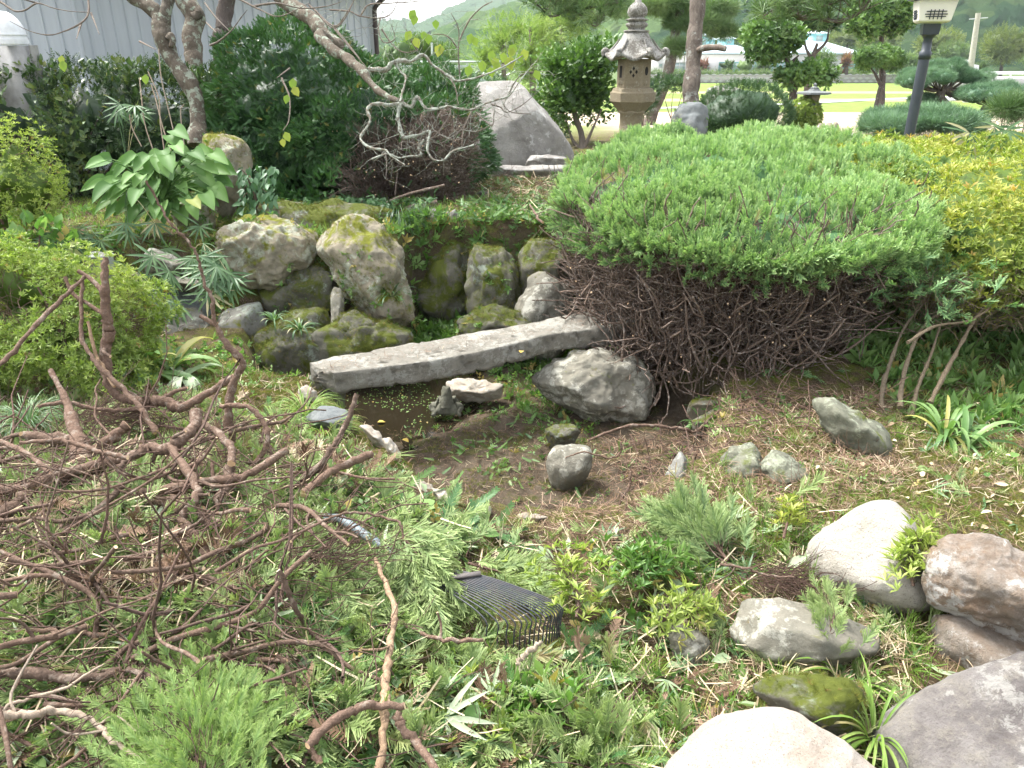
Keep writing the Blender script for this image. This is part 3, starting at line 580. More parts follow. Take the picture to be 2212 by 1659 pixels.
# ------------------------------------------------------------------ warehouse
def warehouse():
    C1 = np.array([-4.45, 8.6]); C2 = np.array([-2.10, 13.0]); C0 = np.array([-9.5, 7.9]); z0, z1 = -.2, 2.62
    root = empty('warehouse', (C1[0], C1[1], .3), 'white ribbed metal warehouse with brown downpipe behind the hedge', 'building')
    def ribbed(a, b, pitch=.155):
        L = np.linalg.norm(b - a); e = (b - a) / L; n = np.array([e[1], -e[0]])
        if n[1] > 0: n = -n
        us = []; d = []; k = 0; x = 0
        while x < L: us += [x, x + pitch * .66, x + pitch * .72, x + pitch * .80, x + pitch * .86]; d += [0, 0, .016, .016, 0]; x += pitch
        us = np.clip(us, 0, L); P = a + np.outer(us, e) - np.outer(d, -n) * 1
        mb = MB(); n_ = len(us); V = np.vstack([np.c_[P, np.full(n_, z0)], np.c_[P, np.full(n_, z1)]]); i = np.arange(n_ - 1)
        mb.add(V, np.stack([i, i + 1, i + 1 + n_, i + n_], -1)); return mb
    w1 = ribbed(C1, C2); w1.build('wall', M['rib'], root, smooth=False)
    ribbed(C0, C1).build('wall', M['rib'], root, smooth=False)
    back = MB(); D = C2 + np.array([-6., 3.2])
    V = np.array([(C2[0], C2[1], z0), (D[0], D[1], z0), (D[0], D[1], z1), (C2[0], C2[1], z1)]); back.add(V, [(0, 1, 2, 3)]); back.build('wall', M['rib'], root)
    rf = MB(); e = (C2 - C1) / np.linalg.norm(C2 - C1); nrm = np.array([e[1], -e[0]])
    a = C1 + nrm * .45 - e * .5; b = C2 + nrm * .45 + e * .35; c = b - nrm * 6; d = a - nrm * 6; g0 = C0 + [0, -.5]
    P_ = [np.r_[a, z1], np.r_[b, z1], np.r_[c, z1 + 1.2], np.r_[d, z1 + 1.2]]
    V = np.array(P_ + [p + [0, 0, .09] for p in P_]); rf.add(V, [(0, 3, 2, 1), (4, 5, 6, 7), (0, 1, 5, 4), (1, 2, 6, 5), (2, 3, 7, 6), (3, 0, 4, 7)])
    rf.build('roof', M['rib'], root)
    gt = MB(); tube(gt, [np.r_[a, z1 - .02] , np.r_[b, z1 - .02]], .05, 8); gt.build('gutter', M['brownpipe'], root)
    dp = MB(); p = C2 - e * .12 + nrm * .07
    tube(dp, cat_rom([np.r_[p + nrm * .36, z1 - .03], np.r_[p + nrm * .3, z1 - .16], np.r_[p + nrm * .03, z1 - .34], np.r_[p, z1 - .5]], 5), .035, 8); tube(dp, [np.r_[p, z1 - .45], np.r_[p, z0]], .035, 8)
    for z in (2.0, 1.35, .6): tube(dp, [np.r_[p, z], np.r_[p, z + .03]], .045, 8)
    dp.build('downpipe', M['brownpipe'], root)
    cs = MB(); tube(cs, [np.r_[C1 + [0, -.01], z0], np.r_[C1 + [0, -.01], z1]], .025, 4); cs.build('corner_strip', M['rib'], root)
warehouse()

def flue():
    b = PY(22, 130, 6.9); root = empty('flue_pipe', (b[0], b[1], .45), 'white elbow capped vent pipe on a grey duct in front of the warehouse', 'vent pipe')
    x = PY(30, 90, 6.9)[0]; zt = PY(30, 98, 6.9)[2]; y = 6.9
    mb = MB(); box(mb, (x - .17, y - .08, .45), (x + .10, y + .16, zt - .005)); mb.build('duct', M['greypipe'], root)
    mb = MB(); tube(mb, [(x + .15, y, .45), (x + .15, y, zt)], .035, 10); mb.build('pipe', M['greypipe'], root)
    mb = MB(); r = .105; th = np.linspace(0, math.pi * .5, 9); P_ = [(x, y, zt)] + [(x, y, zt + .07)] + [(x - .085 * (1 - math.cos(a)), y + .0, zt + .07 + .12 * math.sin(a)) for a in th[1:]]
    P_ += [(P_[-1][0] - .05, y - .03, P_[-1][2] - .02)]
    tube(mb, P_, [r, r, r * .99, r * .97, r * .94, r * .9, r * .86, r * .8, r * .7, r * .5, r * .3], 18); tube(mb, [(x, y, zt + .01), (x, y, zt + .045)], r * 1.08, 18); tube(mb, [(x, y, zt + .075), (x, y, zt + .085)], r * 1.05, 18)
    mb.build('cap', M['whitepvc'], root)
flue()

# ------------------------------------------------------------------ stone lantern
def lantern():
    y = 10.6; zz = lambda v: PY(1366, v, y)[2]; x0 = PY(1361, 300, y)[0]; px = lambda w: w / F * 10.0
    gz = Hs(x0, y); root = empty('stone_lantern', (x0, y, gz), 'tall tan stone lantern with a scrolled roof and jewel finial', 'stone lantern'); c = (x0, y, 0); Z = zz
    mb = MB(); r = px(26)
    lathe(mb, [(0, gz - .05), (r * 1.07, gz - .05), (r * 1.05, Z(325)), (r, Z(303)), (r * 1.02, Z(301)), (r * 1.09, Z(299)), (r * 1.09, Z(294)), (r * 1.0, Z(292)), (r * .95, Z(265)), (r * .97, Z(246)), (r * 1.06, Z(244)), (r * 1.08, Z(240)), (r * 1.0, Z(237)), (0, Z(236))], c, 32); mb.build('column', M['lantern'], root)
    mb = MB(); r = px(48)
    lathe(mb, [(0, Z(240)), (px(30), Z(240)), (px(36), Z(232)), (r * .95, Z(221)), (r, Z(219)), (r, Z(200)), (r * .93, Z(197)), (r * .88, Z(191)), (px(36), Z(189)), (0, Z(189))], c, 6, phase=math.pi / 6 + .35); o = mb.build('platform', M['lantern'], root, smooth=False)
    # fire box: hexagonal, openings are dark plates with the hollow's shade painted in
    mb = MB(); r = px(35); za, zb = Z(190), Z(127); ph = math.pi / 6 + .35; hh = zb - za; dks = []
    for i in range(6):
        a0, a1 = ph + i * math.pi / 3, ph + (i + 1) * math.pi / 3
        A = np.array([math.cos(a0), math.sin(a0), 0]) * r; B = np.array([math.cos(a1), math.sin(a1), 0]) * r; n_ = norm((A + B) / 2); e = (B - A); W_ = np.linalg.norm(e); e = e / W_
        o_ = np.array([x0, y, za])
        box(mb, (0, -.035, 0), (W_, 0, hh), M=np.stack([e, n_, [0, 0, 1]], 1), o=A + o_)
        Mx = np.stack([e, n_, [0, 0, 1]], 1)
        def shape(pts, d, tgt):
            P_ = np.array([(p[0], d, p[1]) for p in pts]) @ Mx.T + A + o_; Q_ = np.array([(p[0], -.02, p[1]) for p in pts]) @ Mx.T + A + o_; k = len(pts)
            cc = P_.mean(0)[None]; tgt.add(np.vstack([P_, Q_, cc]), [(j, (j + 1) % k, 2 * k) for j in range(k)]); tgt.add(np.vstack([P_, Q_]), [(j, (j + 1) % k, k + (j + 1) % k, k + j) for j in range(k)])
        dk = MB(); dks.append(dk); kind = i % 3; mx = W_ / 2; mz = hh * .56
        def frame(x_, z_, w_, h_, t=.012):
            for (lo, hi) in (((x_ - w_, z_ - h_), (x_ + w_, z_ - h_ + t)), ((x_ - w_, z_ + h_ - t), (x_ + w_, z_ + h_)), ((x_ - w_, z_ - h_ + t), (x_ - w_ + t, z_ + h_ - t)), ((x_ + w_ - t, z_ - h_ + t), (x_ + w_, z_ + h_ - t))):
                box(mb, (lo[0], -.001, lo[1]), (hi[0], .007, hi[1]), M=Mx, o=A + o_)
        if kind == 0:
            frame(mx, mz, .067, .085)
            for dx, dz in ((0, .042), (0, -.042), (-.036, 0), (.036, 0)): shape([(mx + dx - .017, mz + dz), (mx + dx, mz + dz - .026), (mx + dx + .017, mz + dz), (mx + dx, mz + dz + .026)], .0035, dk)
        elif kind == 1:
            shape([(mx + .038 * math.cos(t), mz + .01 + .052 * math.sin(t)) for t in np.linspace(0, 2 * math.pi, 16, endpoint=False)], .0035, dk)
        else:
            frame(mx, mz, .05, .088); shape([(mx - .034, mz - .07), (mx + .034, mz - .07), (mx + .034, mz + .07), (mx - .034, mz + .07)], .0035, dk)
        # carved scroll relief under each opening
        for s in (-1, 1):
            t = np.linspace(0, 5, 18); P_ = np.stack([mx + s * (.03 + .02 * np.cos(t) * (1 - t / 7)), np.full(18, .003), .04 + .022 * np.sin(t) * (1 - t / 7)], -1) @ Mx.T + A + o_; tube(mb, P_, .004, 5)
    mb.build('fire_box', M['lantern'], root, smooth=False)
    for dk in dks: dk.build('opening', M['dark'], root)
    # roof with six rising scrolls
    prof = []
    for k in range(15):
        f = k / 14; prof.append((px(25) + (px(59) - px(25)) * f ** 1.0, Z(70) - (Z(70) - Z(118)) * (math.sin(f * 1.45) / math.sin(1.45)) ** .9))
    prof = [(0, Z(68))] + prof + [(px(59), Z(124)), (px(50), Z(126)), (px(30), Z(125)), (0, Z(125))]
    def fl(V, th):
        rr = np.hypot(V[..., 0], V[..., 1]); f = np.clip((rr - px(30)) / px(29), 0, 1); w_ = np.cos((th - ph) * 6)
        V = V.copy(); V[..., 2] += (f ** 1.5) * .035 * w_[None] - (f ** 2) * .01; s_ = 1 + .07 * f * w_[None]; V[..., 0] *= s_; V[..., 1] *= s_; return V
    mb = MB(); lathe(mb, prof, c, 72, fn=fl)
    for i in range(6):
        a = ph + i * math.pi / 3; d = np.array([math.cos(a), math.sin(a), 0]); o_ = np.array([x0, y, 0]) + d * px(58); zb_ = Z(118)
        t = np.linspace(-.9, 4.2, 16); sp = [o_ + d * (.02 + .032 * math.cos(u) * (1 - max(u, 0) / 8)) + np.array([0, 0, zb_ + .02 + .042 * math.sin(u) * (1 - max(u, 0) / 8)]) for u in t]
        tube(mb, sp, [.03, .032, .03, .026, .018], 10, bump=.15)
        tube(mb, cat_rom([np.array([x0, y, Z(84)]) + d * px(34), np.array([x0, y, Z(103)]) + d * px(46), o_ + [0, 0, zb_ + .012]], 6), [.010, .016, .024], 8)
    mb.build('roof', M['lantern_top'], root)
    mb = MB(); f = px(1)
    lathe(mb, [(0, Z(69)), (f * 27, Z(69)), (f * 27, Z(66)), (f * 17, Z(64)), (f * 18, Z(60)), (f * 22, Z(57)), (f * 23, Z(52)), (f * 20, Z(49)), (f * 17, Z(47)), (f * 23, Z(44)), (f * 24, Z(42)), (f * 17, Z(40)), (f * 14, Z(38)), (f * 19, Z(34)), (f * 21, Z(26)), (f * 19, Z(17)), (f * 13, Z(9)), (f * 7, Z(4)), (f * 6, Z(-4)), (0, Z(-12))], c, 24)
    mb.build('finial', M['lantern_top'], root)
lantern()

def small_lantern():
    y = 11.5; x0 = PY(1757, 210, y)[0]; gz = Hs(x0, y); Z = lambda v: PY(1757, v, y)[2]; f = 1 / F * 10.9; c = (x0, y, 0)
    root = empty('snow_lantern', (x0, y, gz), 'small low grey stone lantern with a broad flat roof behind the shrubs', 'stone lantern')
    mb = MB(); lathe(mb, [(0, Z(196)), (f * 5, Z(190)), (f * 10, Z(189)), (f * 10, Z(192)), (f * 14, Z(196)), (f * 37, Z(199)), (f * 38, Z(203)), (f * 30, Z(204)), (0, Z(204))], c, 6); lathe(mb, [(0, Z(178)), (f * 4, Z(182)), (f * 3, Z(186)), (f * 9, Z(190))], c, 12); mb.build('roof', M['rock_slate'], root, smooth=False)
    mb = MB(); lathe(mb, [(0, Z(204)), (f * 15, Z(204)), (f * 13, Z(222)), (0, Z(222))], c, 6); mb.build('fire_box', M['lantern'], root, smooth=False)
    mb = MB(); lathe(mb, [(0, Z(222)), (f * 20, Z(222)), (f * 20, Z(227)), (f * 10, Z(231)), (f * 9, gz + .1), (f * 20, gz - .02), (0, gz - .02)], c, 6); mb.build('pedestal', M['rock_slate'], root, smooth=False)
small_lantern()

# ------------------------------------------------------------------ garden lamp
def lamp():
    y = 6.3; x0 = PY(1972, 250, y)[0]; gz = Hs(x0, y); Z = lambda v: PY(1995, v, y)[2]; f = 1 / F * 5.85; c = (x0, y, 0)
    root = empty('garden_lamp', (x0, y, gz), 'black garden lamp post with an ivory lattice panelled lantern head', 'garden lamp')
    mb = MB(); tube(mb, [(x0, y, gz), (x0, y, Z(128))], f * 11, 16); mb.build('post', M['black'], root)
    mb = MB(); lathe(mb, [(f * 11, Z(128)), (f * 12, Z(128)), (f * 12.5, Z(112)), (f * 9.5, Z(110)), (f * 9, Z(84)), (f * 13, Z(77)), (f * 18, Z(74)), (0, Z(74))], c, 20); mb.build('collar', M['black'], root)
    mb = MB(); lathe(mb, [(f * 21, Z(75)), (f * 22, Z(75)), (f * 24, Z(52)), (f * 10, Z(52)), (0, Z(52))], c, 4, phase=math.pi / 4 - .28); mb.build('socket', M['black'], root, smooth=False)
    ph = math.pi / 4 - .28; k = 1.32
    mb = MB(); lathe(mb, [(0, Z(50)), (f * 28 * k, Z(50)), (f * 33 * k, Z(46)), (f * 39 * k, Z(2)), (f * 39 * k, Z(0)), (0, Z(0))], c, 4, phase=ph)
    o = mb.build('shade', M['ivory'], root, smooth=False); bv = o.modifiers.new('bevel', 'BEVEL'); bv.width = .012; bv.segments = 3
    for i in range(4):
        a = ph + math.pi / 4 + i * math.pi / 2; n_ = np.array([math.cos(a), math.sin(a), 0]); e = np.array([-n_[1], n_[0], 0]); g = MB()
        def P_(s, v):
            r_ = f * (33 + (46 - v) / 44 * 6) * k * math.cos(math.pi / 4) + .004
            return np.array([x0, y, Z(v)]) + n_ * r_ + e * s * f
        for v, w_ in ((26, 19), (32, 21), (37, 19)): tube(g, [P_(-w_, v), P_(w_, v)], .0035, 6)
        for s in (-11, -4, 4, 11): tube(g, [P_(s, 22), P_(s, 43)], .0035, 6)
        g.build('lattice', M['black'], root)
    mb = MB(); lathe(mb, [(0, Z(0)), (f * 50 * k, Z(-1)), (f * 50 * k, Z(-5)), (f * 20, Z(-30)), (0, Z(-34))], c, 4, phase=ph); o = mb.build('roof', M['black'], root, smooth=False)
lamp()

# ------------------------------------------------------------------ far setting: road, wall, school, rail, pole, car
FZ = -1.6
def sheet(name, pts, mat, z=None, dz=.02, kind='structure'):
    mb = MB(); V = np.array([(x, y, (Hs(x, y) if z is None else z) + dz) for x, y in pts]); k = len(V)
    mb.add(np.vstack([V, V.mean(0)]), [(i, (i + 1) % k, k) for i in range(k)]); return tag(mb.build(name, mat), kind=kind)
def gp(u, v, z=FZ): return PZ(u, v, z)[:2]
def strip(name, L, Rr, mat, dz):
    n = 24; L = cat_rom([gp(*p) for p in L], n); Rr = cat_rom([gp(*p) for p in Rr], n); mb = MB(); k = len(L)
    V = np.vstack([np.c_[L, H(L[:, 0], L[:, 1]) + dz], np.c_[Rr, H(Rr[:, 0], Rr[:, 1]) + dz]]); i = np.arange(k - 1)
    mb.add(V, np.stack([i, i + 1, i + 1 + k, i + k], -1)); return tag(mb.build(name, mat), kind='structure')
strip('path', [(2020, 214), (2090, 204), (2160, 189), (2290, 172), (2500, 152)], [(2020, 219), (2110, 216), (2212, 208), (2330, 200), (2600, 180)], M['road'], .05)
strip('path_edge', [(1420, 233), (1700, 224), (1900, 214), (2020, 210), (2120, 203)], [(1420, 236), (1700, 227), (1900, 217), (2022, 213), (2122, 206)], M['road'], .04)
def retaining():
    mb = MB(); a = PY(1380, 180, 103); b = PY(2150, 180, 103); root = empty('retaining_wall', ((a[0] + b[0]) / 2, 103, FZ), 'long low grey concrete block retaining wall beyond the green field', 'wall')
    zt = PY(1700, 164, 103)[2]
    box(mb, (a[0], 103, FZ - .3), (b[0], 103.4, zt)); k = 0
    for x in np.arange(a[0], b[0], .9):
        for j in range(3):
            zc = FZ + .2 + j * .38; o_ = .45 * (j % 2); V = [(x + o_, 102.97, zc), (x + o_ + .36, 102.97, zc - .15), (x + o_ + .72, 102.97, zc), (x + o_ + .36, 102.97, zc + .15)]; mb.add(V, [(0, 1, 2, 3)], 1)
    mb.build('wall', [M['concrete'], M['road']], root); c = MB(); box(c, (a[0], 102.9, zt + .004), (b[0], 103.5, zt + .12)); c.build('coping', M['concrete'], root)
retaining()
def school():
    y = 116.; X = lambda u, v=140: PY(u, v, y)[0]; Z = lambda v: PY(1640, v, y)[2]; zb = FZ - .2
    root = empty('school', (X(1640), y, FZ), 'long white low building with turquoise roofs and small rooftop towers', 'building')
    mb = MB(); box(mb, (X(1411), y, zb), (X(1815), y + 14, Z(118))); mb.build('wall', M['white_wall'], root)
    mb = MB(); box(mb, (X(1815) + .01, y + 1, zb), (X(1850), y + 14, Z(124))); mb.build('wall', M['pink_wall'], root)
    mb = MB(); box(mb, (X(1405), y - .5, Z(118) + .01), (X(1855), y + 14.5, Z(114))); mb.build('eave', M['paleroof'], root)
    def hip(u0, u1, v0, v1, mat, name='roof', ys=(0, 14)):
        a, b = X(u0), X(u1); cx = (a + b) / 2; w_ = (b - a) * .12; cy = y + (ys[0] + ys[1]) / 2; z0, z1 = Z(v0), Z(v1)
        V = [(a, y + ys[0], z0), (b, y + ys[0], z0), (b, y + ys[1], z0), (a, y + ys[1], z0), (cx - w_, cy - 2, z1), (cx + w_, cy - 2, z1), (cx + w_, cy + 2, z1), (cx - w_, cy + 2, z1)]
        m_ = MB(); m_.add(V, [(0, 1, 5, 4), (1, 2, 6, 5), (2, 3, 7, 6), (3, 0, 4, 7), (4, 5, 6, 7)]); 
        if mat is None:
            m_ = MB(); m_.add(V, [(0, 1, 5, 4), (2, 3, 7, 6)], 0); m_.add(V, [(1, 2, 6, 5), (3, 0, 4, 7), (4, 5, 6, 7)], 1); mat = [M['paleroof'], M['teal']]
        return m_.build(name, mat, root, smooth=False)
    def tower(u, v0, v1, w_=14):
        a, b = X(u - w_), X(u + w_); m_ = MB(); box(m_, (a, y + 5, Z(v0) - 1), (b, y + 9, Z(v1))); t = m_.build('tower', M['teal'], root)
        m_ = MB(); V = [(a - .3, y + 4.7, Z(v1)), (b + .3, y + 4.7, Z(v1)), (b + .3, y + 9.3, Z(v1)), (a - .3, y + 9.3, Z(v1)), ((a + b) / 2, y + 7, Z(v1 - 10))]; m_.add(V, [(0, 1, 4), (1, 2, 4), (2, 3, 4), (3, 0, 4)]); m_.build('tower_roof', M['paleroof'], root, smooth=False)
        m_ = MB(); box(m_, (a + (b - a) * .28, y + 4.93, Z(v0 - 3)), (b - (b - a) * .28, y + 4.97, Z(v1 + 5))); m_.build('window', M['glass'], root)
    hip(1500, 1600, 114, 98, None); hip(1545, 1640, 114, 96, None, ys=(.5, 13)); hip(1690, 1860, 114, 86, None); 
    tower(1532, 97, 76); tower(1590, 96, 82, 11); tower(1790, 92, 70, 16); tower(1553, 97, 84, 5)
    for u0, u1, v0, v1 in ((1455, 1480, 134, 158), (1553, 1665, 134, 158), (1668, 1760, 134, 158), (1822, 1846, 138, 150), (1423, 1431, 136, 146), (1517, 1533, 136, 150)):
        f_ = MB(); box(f_, (X(u0), y - .09, Z(v1)), (X(u1), y - .02, Z(v0))); fr = f_.build('window', M['glass'], root)
        g = MB(); n_ = max(1, int((u1 - u0) / 11))
        for i in range(n_ + 1):
            x = X(u0) + (X(u1) - X(u0)) * i / n_; box(g, (x - .05, y - .14, Z(v1)), (x + .05, y - .10, Z(v0)))
        box(g, (X(u0), y - .145, Z(v0) - .12), (X(u1), y - .095, Z(v0))); box(g, (X(u0), y - .145, Z(v0 + 8) - .08), (X(u1), y - .095, Z(v0 + 8)))
        g.build('window_frame', M['teal2'] if u0 > 1540 else M['white_wall'], root)
school()
def shed():
    y = 108.; X = lambda u: PY(u, 140, y)[0]; Z = lambda v: PY(2050, v, y)[2]
    root = empty('shed', (X(2050), y, FZ), 'small flat shed roofed in pale blue right of the white building', 'shed')
    mb = MB(); box(mb, (X(2030), y, Z(142)), (X(2084), y + 6, Z(131))); mb.build('roof', M['paleroof'], root)
    for u in (2034, 2056, 2080): mb = MB(); box(mb, (X(u), y + .2, FZ - .2), (X(u) + .25, y + .5, Z(142) - .003)); mb.build('post', M['white_wall'], root)
    mb = MB(); box(mb, (X(2034), y + 5, FZ - .2), (X(2080), y + 5.3, Z(142) - .01)); mb.build('wall', M['pink_wall'], root)
shed()
def pole():
    y = 60.; a = PY(2100, 160, y); b = PY(2124, 28, y); root = empty('utility_pole', (a[0], y, Hs(a[0], y)), 'slanting pale utility pole by the road', 'utility pole')
    mb = MB(); tube(mb, [(a[0], y, Hs(a[0], y) - .1), (b[0] - .35, y, b[2])], [.24, .17], 12); mb.build('shaft', M['polewood'], root)
    mb = MB(); tube(mb, [(b[0] - .9, y, b[2] - .4), (b[0] + .4, y, b[2] - .3)], .04, 6); mb.build('crossarm', M['galv'], root)
pole()
def guardrail():
    y = 84.; z = PY(2180, 161, y)[2]; zt = PY(2180, 154, y)[2]; x0 = PY(2110, 160, y)[0]; x1 = PY(2260, 160, y)[0]
    root = empty('guard_rail', (x0, y, Hs(x0, y)), 'white road guard rail at the right edge of the field', 'guard rail')
    mb = MB(); box(mb, (x0, y, z), (x1, y + .1, zt)); mb.build('rail', M['carwhite'], root)
    for x in np.arange(x0 + .1, x1, 1.75): mb = MB(); tube(mb, [(x, y + .16, z - .55), (x, y + .16, zt)], .07, 8); mb.build('post', M['carwhite'], root)
    mb = MB(); box(mb, (x0 - 1, y + .3, Hs(x0, y) - .2), (x1 + 30, y + 12, z - .45)); tag(mb.build('road', M['concrete']), kind='structure')
guardrail()
def car():
    y = 88.; c = PY(2072, 152, y); s = 1.0; x = c[0]; z = PY(2072, 160, y)[2]
    root = empty('parked_car', (x, y, z), 'white car parked on the road beside the utility pole', 'car')
    P2 = [(-2.1, .35), (-2.1, .85), (-1.9, .95), (-1.2, 1.0), (-.7, 1.4), (.7, 1.42), (1.3, 1.0), (2.0, .88), (2.1, .4)]
    mb = MB(); k = len(P2); V = [(x + p[0], y, z + p[1]) for p in P2] + [(x + p[0], y + 1.6, z + p[1]) for p in P2]
    mb.add(V, [(i, (i + 1) % k, (i + 1) % k + k, i + k) for i in range(k)]); cc = len(V)
    for off in (0, k): mb.add([V[off + i] for i in range(k)] + [(x, V[off][1], z + .7)], [(i, (i + 1) % k, k) for i in range(k)])
    mb.build('body', M['carwhite'], root, smooth=False)
    mb = MB(); mb.add([(x - 1.1, y - .01, z + 1.0), (x + 1.15, y - .01, z + 1.0), (x + .65, y - .01, z + 1.36), (x - .65, y - .01, z + 1.36)], [(0, 1, 2, 3)]); mb.build('window', M['glass'], root)
    for wx in (-1.3, 1.3): mb = MB(); tube(mb, [(x + wx, y - .05, z + .32), (x + wx, y + .2, z + .32)], .32, 14); mb.build('wheel', M['rubber'], root)
car()
def pipe_frame():
    y = 24.; root = None; X = lambda u, v=150: PY(u, v, y)[0]; Z = lambda v: PY(1000, v, y)[2]
    root = empty('pipe_frame', (X(1020), y, Hs(X(1020), y)), 'pale metal pipe truss frame behind the monolith', 'pipe frame')
    mb = MB()
    for v in (134, 144): tube(mb, [(X(850), y, Z(v)), (X(1200), y, Z(v))], .035, 6)
    u = 850
    while u < 1190:
        tube(mb, [(X(u), y, Z(144)), (X(u + 45), y, Z(166))], .03, 6); tube(mb, [(X(u + 50), y + .3, Z(144)), (X(u + 5), y + .3, Z(168))], .03, 6)
        th = [(X(u - 6), y, Z(166)), (X(u + 18), y, Z(150)), (X(u + 55), y, Z(144)), (X(u + 92), y, Z(150)), (X(u + 116), y, Z(166))]; tube(mb, cat_rom(th, 6), .03, 6); u += 58
    mb.build('truss', M['galv'], root)
    for u in (866, 935, 1010, 1085, 1162): mb = MB(); tube(mb, [(X(u), y, Hs(X(u), y)), (X(u), y, Z(134 if u != 935 else 92))], .035, 6); mb.build('post', M['galv'], root)
pipe_frame()

# ------------------------------------------------------------------ rake
def rake():
    # handle comes from the upper left under the clippings, head fans towards the lower right
    p0 = PZ(735, 1120, .24); p1 = PZ(870, 1210, .20); p2 = PZ(940, 1232, .195)
    root = empty('garden_rake', p2, 'black wire garden rake with a grey handle lying in the clippings', 'rake')
    mb = MB(); d = (p1 - p0); tube(mb, [p0 - d * 2.2 + [0, 0, -.30], p0, p1], .0145, 12); mb.build('handle', M['handle'], root)
    mb = MB(); tube(mb, [p1 - d * .12, p1 + (p2 - p1) * .35], .018, 12); mb.build('ferrule', M['ruststeel'], root)
    tips = zv(8, [(1130 + i * 25.5, 700 - i * 3.6 + (60 if i < 3 else 0) * 0) for i in range(17)])
    z_ = zv(8, [(850, 560), (1110, 522)]); A = PZ(*z_[0], .20); B = PZ(*z_[1], .21)
    mb = MB(); box(mb, (0, -.008, -.003), (np.linalg.norm(B - A), .008, .003), M=np.stack([norm(B - A), norm(np.cross([0, 0, 1], B - A)), [0, 0, 1]], 1), o=A + [0, 0, .004]); mb.build('spreader_bar', M['rakebar'], root)
    ends = zv(8, [(1130, 760), (1190, 765), (1240, 760), (1282, 760), (1315, 755), (1345, 750), (1370, 745), (1395, 740), (1420, 735), (1445, 730), (1465, 725), (1482, 718), (1497, 712), (1510, 704), (1522, 696), (1532, 690), (1542, 684)])
    n = len(ends); base = p1 + (p2 - p1) * .3
    for i in range(n):
        t = MB(); f = i / (n - 1); m_ = A + (B - A) * f - np.array([0, 0, .003]); e = PZ(*ends[i], .18); e2 = e + np.array([.004, -.01, -.11])
        k = e + (e - m_) * .04
        tube(t, cat_rom([base + (B - A) * (f - .5) * .12, m_, m_ + (e - m_) * .55 + [0, 0, .006], m_ + (e - m_) * .85 + [0, 0, .004], k + [0, 0, -.012], e2 * .45 + k * .55, e2], 5), .0023, 5); t.build('tine', M['ruststeel'], root)
rake()

# ------------------------------------------------------------------ hills
def hillmat(name, a, b_, c_, sc):
    m, nt, b, o = newmat(name); g = nt.nodes.new('ShaderNodeNewGeometry'); P = g.outputs['Position']
    v = nt.nodes.new('ShaderNodeTexVoronoi'); v.inputs['Scale'].default_value = sc; nt.links.new(P, v.inputs['Vector'])
    c = mixc(nt, mrange(nt, tnoise(nt, P, sc * .25, 5, .6), .38, .62), a, b_); sv = nt.nodes.new('ShaderNodeSeparateColor'); nt.links.new(v.outputs['Color'], sv.inputs[0])
    c = mixc(nt, mrange(nt, sv.outputs[0], .5, 1, 0, .8), c, c_); nt.links.new(c, b.inputs['Base Color']); b.inputs['Roughness'].default_value = 1; b.inputs['Specular IOR Level'].default_value = 0
    bump_(nt, b, tnoise(nt, P, sc * 3, 6, .8), 1., 2.5 / (sc * 12)); return m
def ridge(name, prof, D, depth, mat, lump, nx=300, ny=60, seed=0):
    us = np.linspace(prof[0][0], prof[-1][0], nx); vs = np.interp(us, [p[0] for p in prof], [p[1] for p in prof])
    top = np.array([PY(u, v, D) for u, v in zip(us, vs)]); s = np.linspace(0, 1.15, ny)
    X_ = np.repeat(top[:, 0][None], ny, 0) ; Y_ = D - depth * (1 - s)[:, None] + 0 * X_
    f = np.where(s < 1, 1 - (1 - s) ** 1.35, 1 - (s - 1) * 3)[:, None]
    Z_ = FZ - 2 + (top[:, 2][None] - FZ + 2) * f
    P_ = np.stack([X_ * (Y_ / D), Y_, Z_], -1)
    big = fbm(P_ / (lump * 9), 3, seed) * lump * 1.2 * np.clip(s, 0, 1)[:, None]
    cell = np.abs(noise(P_ / lump, seed + 3)); cell2 = 1 - np.abs(noise(P_ / lump * 1.7, seed + 8)) * 1.6
    P_[..., 2] += (big + (cell2 * .6 + cell * .5) * lump * .55) * np.clip(s * 4, 0, 1)[:, None]
    P_[..., 0] += noise(P_ / lump * 1.3, seed + 5) * lump * .4
    mb = MB(); ix = np.arange(nx * ny).reshape(ny, nx); mb.add(P_, np.stack([ix[:-1, :-1], ix[:-1, 1:], ix[1:, 1:], ix[1:, :-1]], -1).reshape(-1, 4))
    tag(mb.build(name, mat), kind='structure')
M['hill_far'] = hillmat('hill_far', (.05, .10, .04), (.07, .12, .05), (.09, .15, .06), .05)
M['hill_mid'] = hillmat('hill_mid', (.04, .085, .03), (.07, .125, .035), (.12, .18, .06), .10)
M['hill_near'] = hillmat('hill_near', (.022, .048, .024), (.035, .07, .03), (.06, .095, .035), .14)
ridge('hills', [(300, 85), (700, 85), (828, 75), (902, 78), (937, 60), (983, 34), (1078, 20), (1200, -10), (1400, -110), (1700, -160), (2400, -200)], 1000, 420, M['hill_far'], 16, seed=1)
ridge('hills', [(250, 100), (700, 120), (830, 118), (900, 112), (960, 90), (1010, 70), (1100, 50), (1200, 25), (1330, 0), (1500, -60), (1800, -110), (2600, -150)], 480, 260, M['hill_mid'], 9, seed=2)
ridge('hills', [(1290, 118), (1350, 90), (1420, 60), (1500, 22), (1620, -20), (1800, -80), (2300, -130), (2700, -140)], 290, 130, M['hill_near'], 7, seed=3)
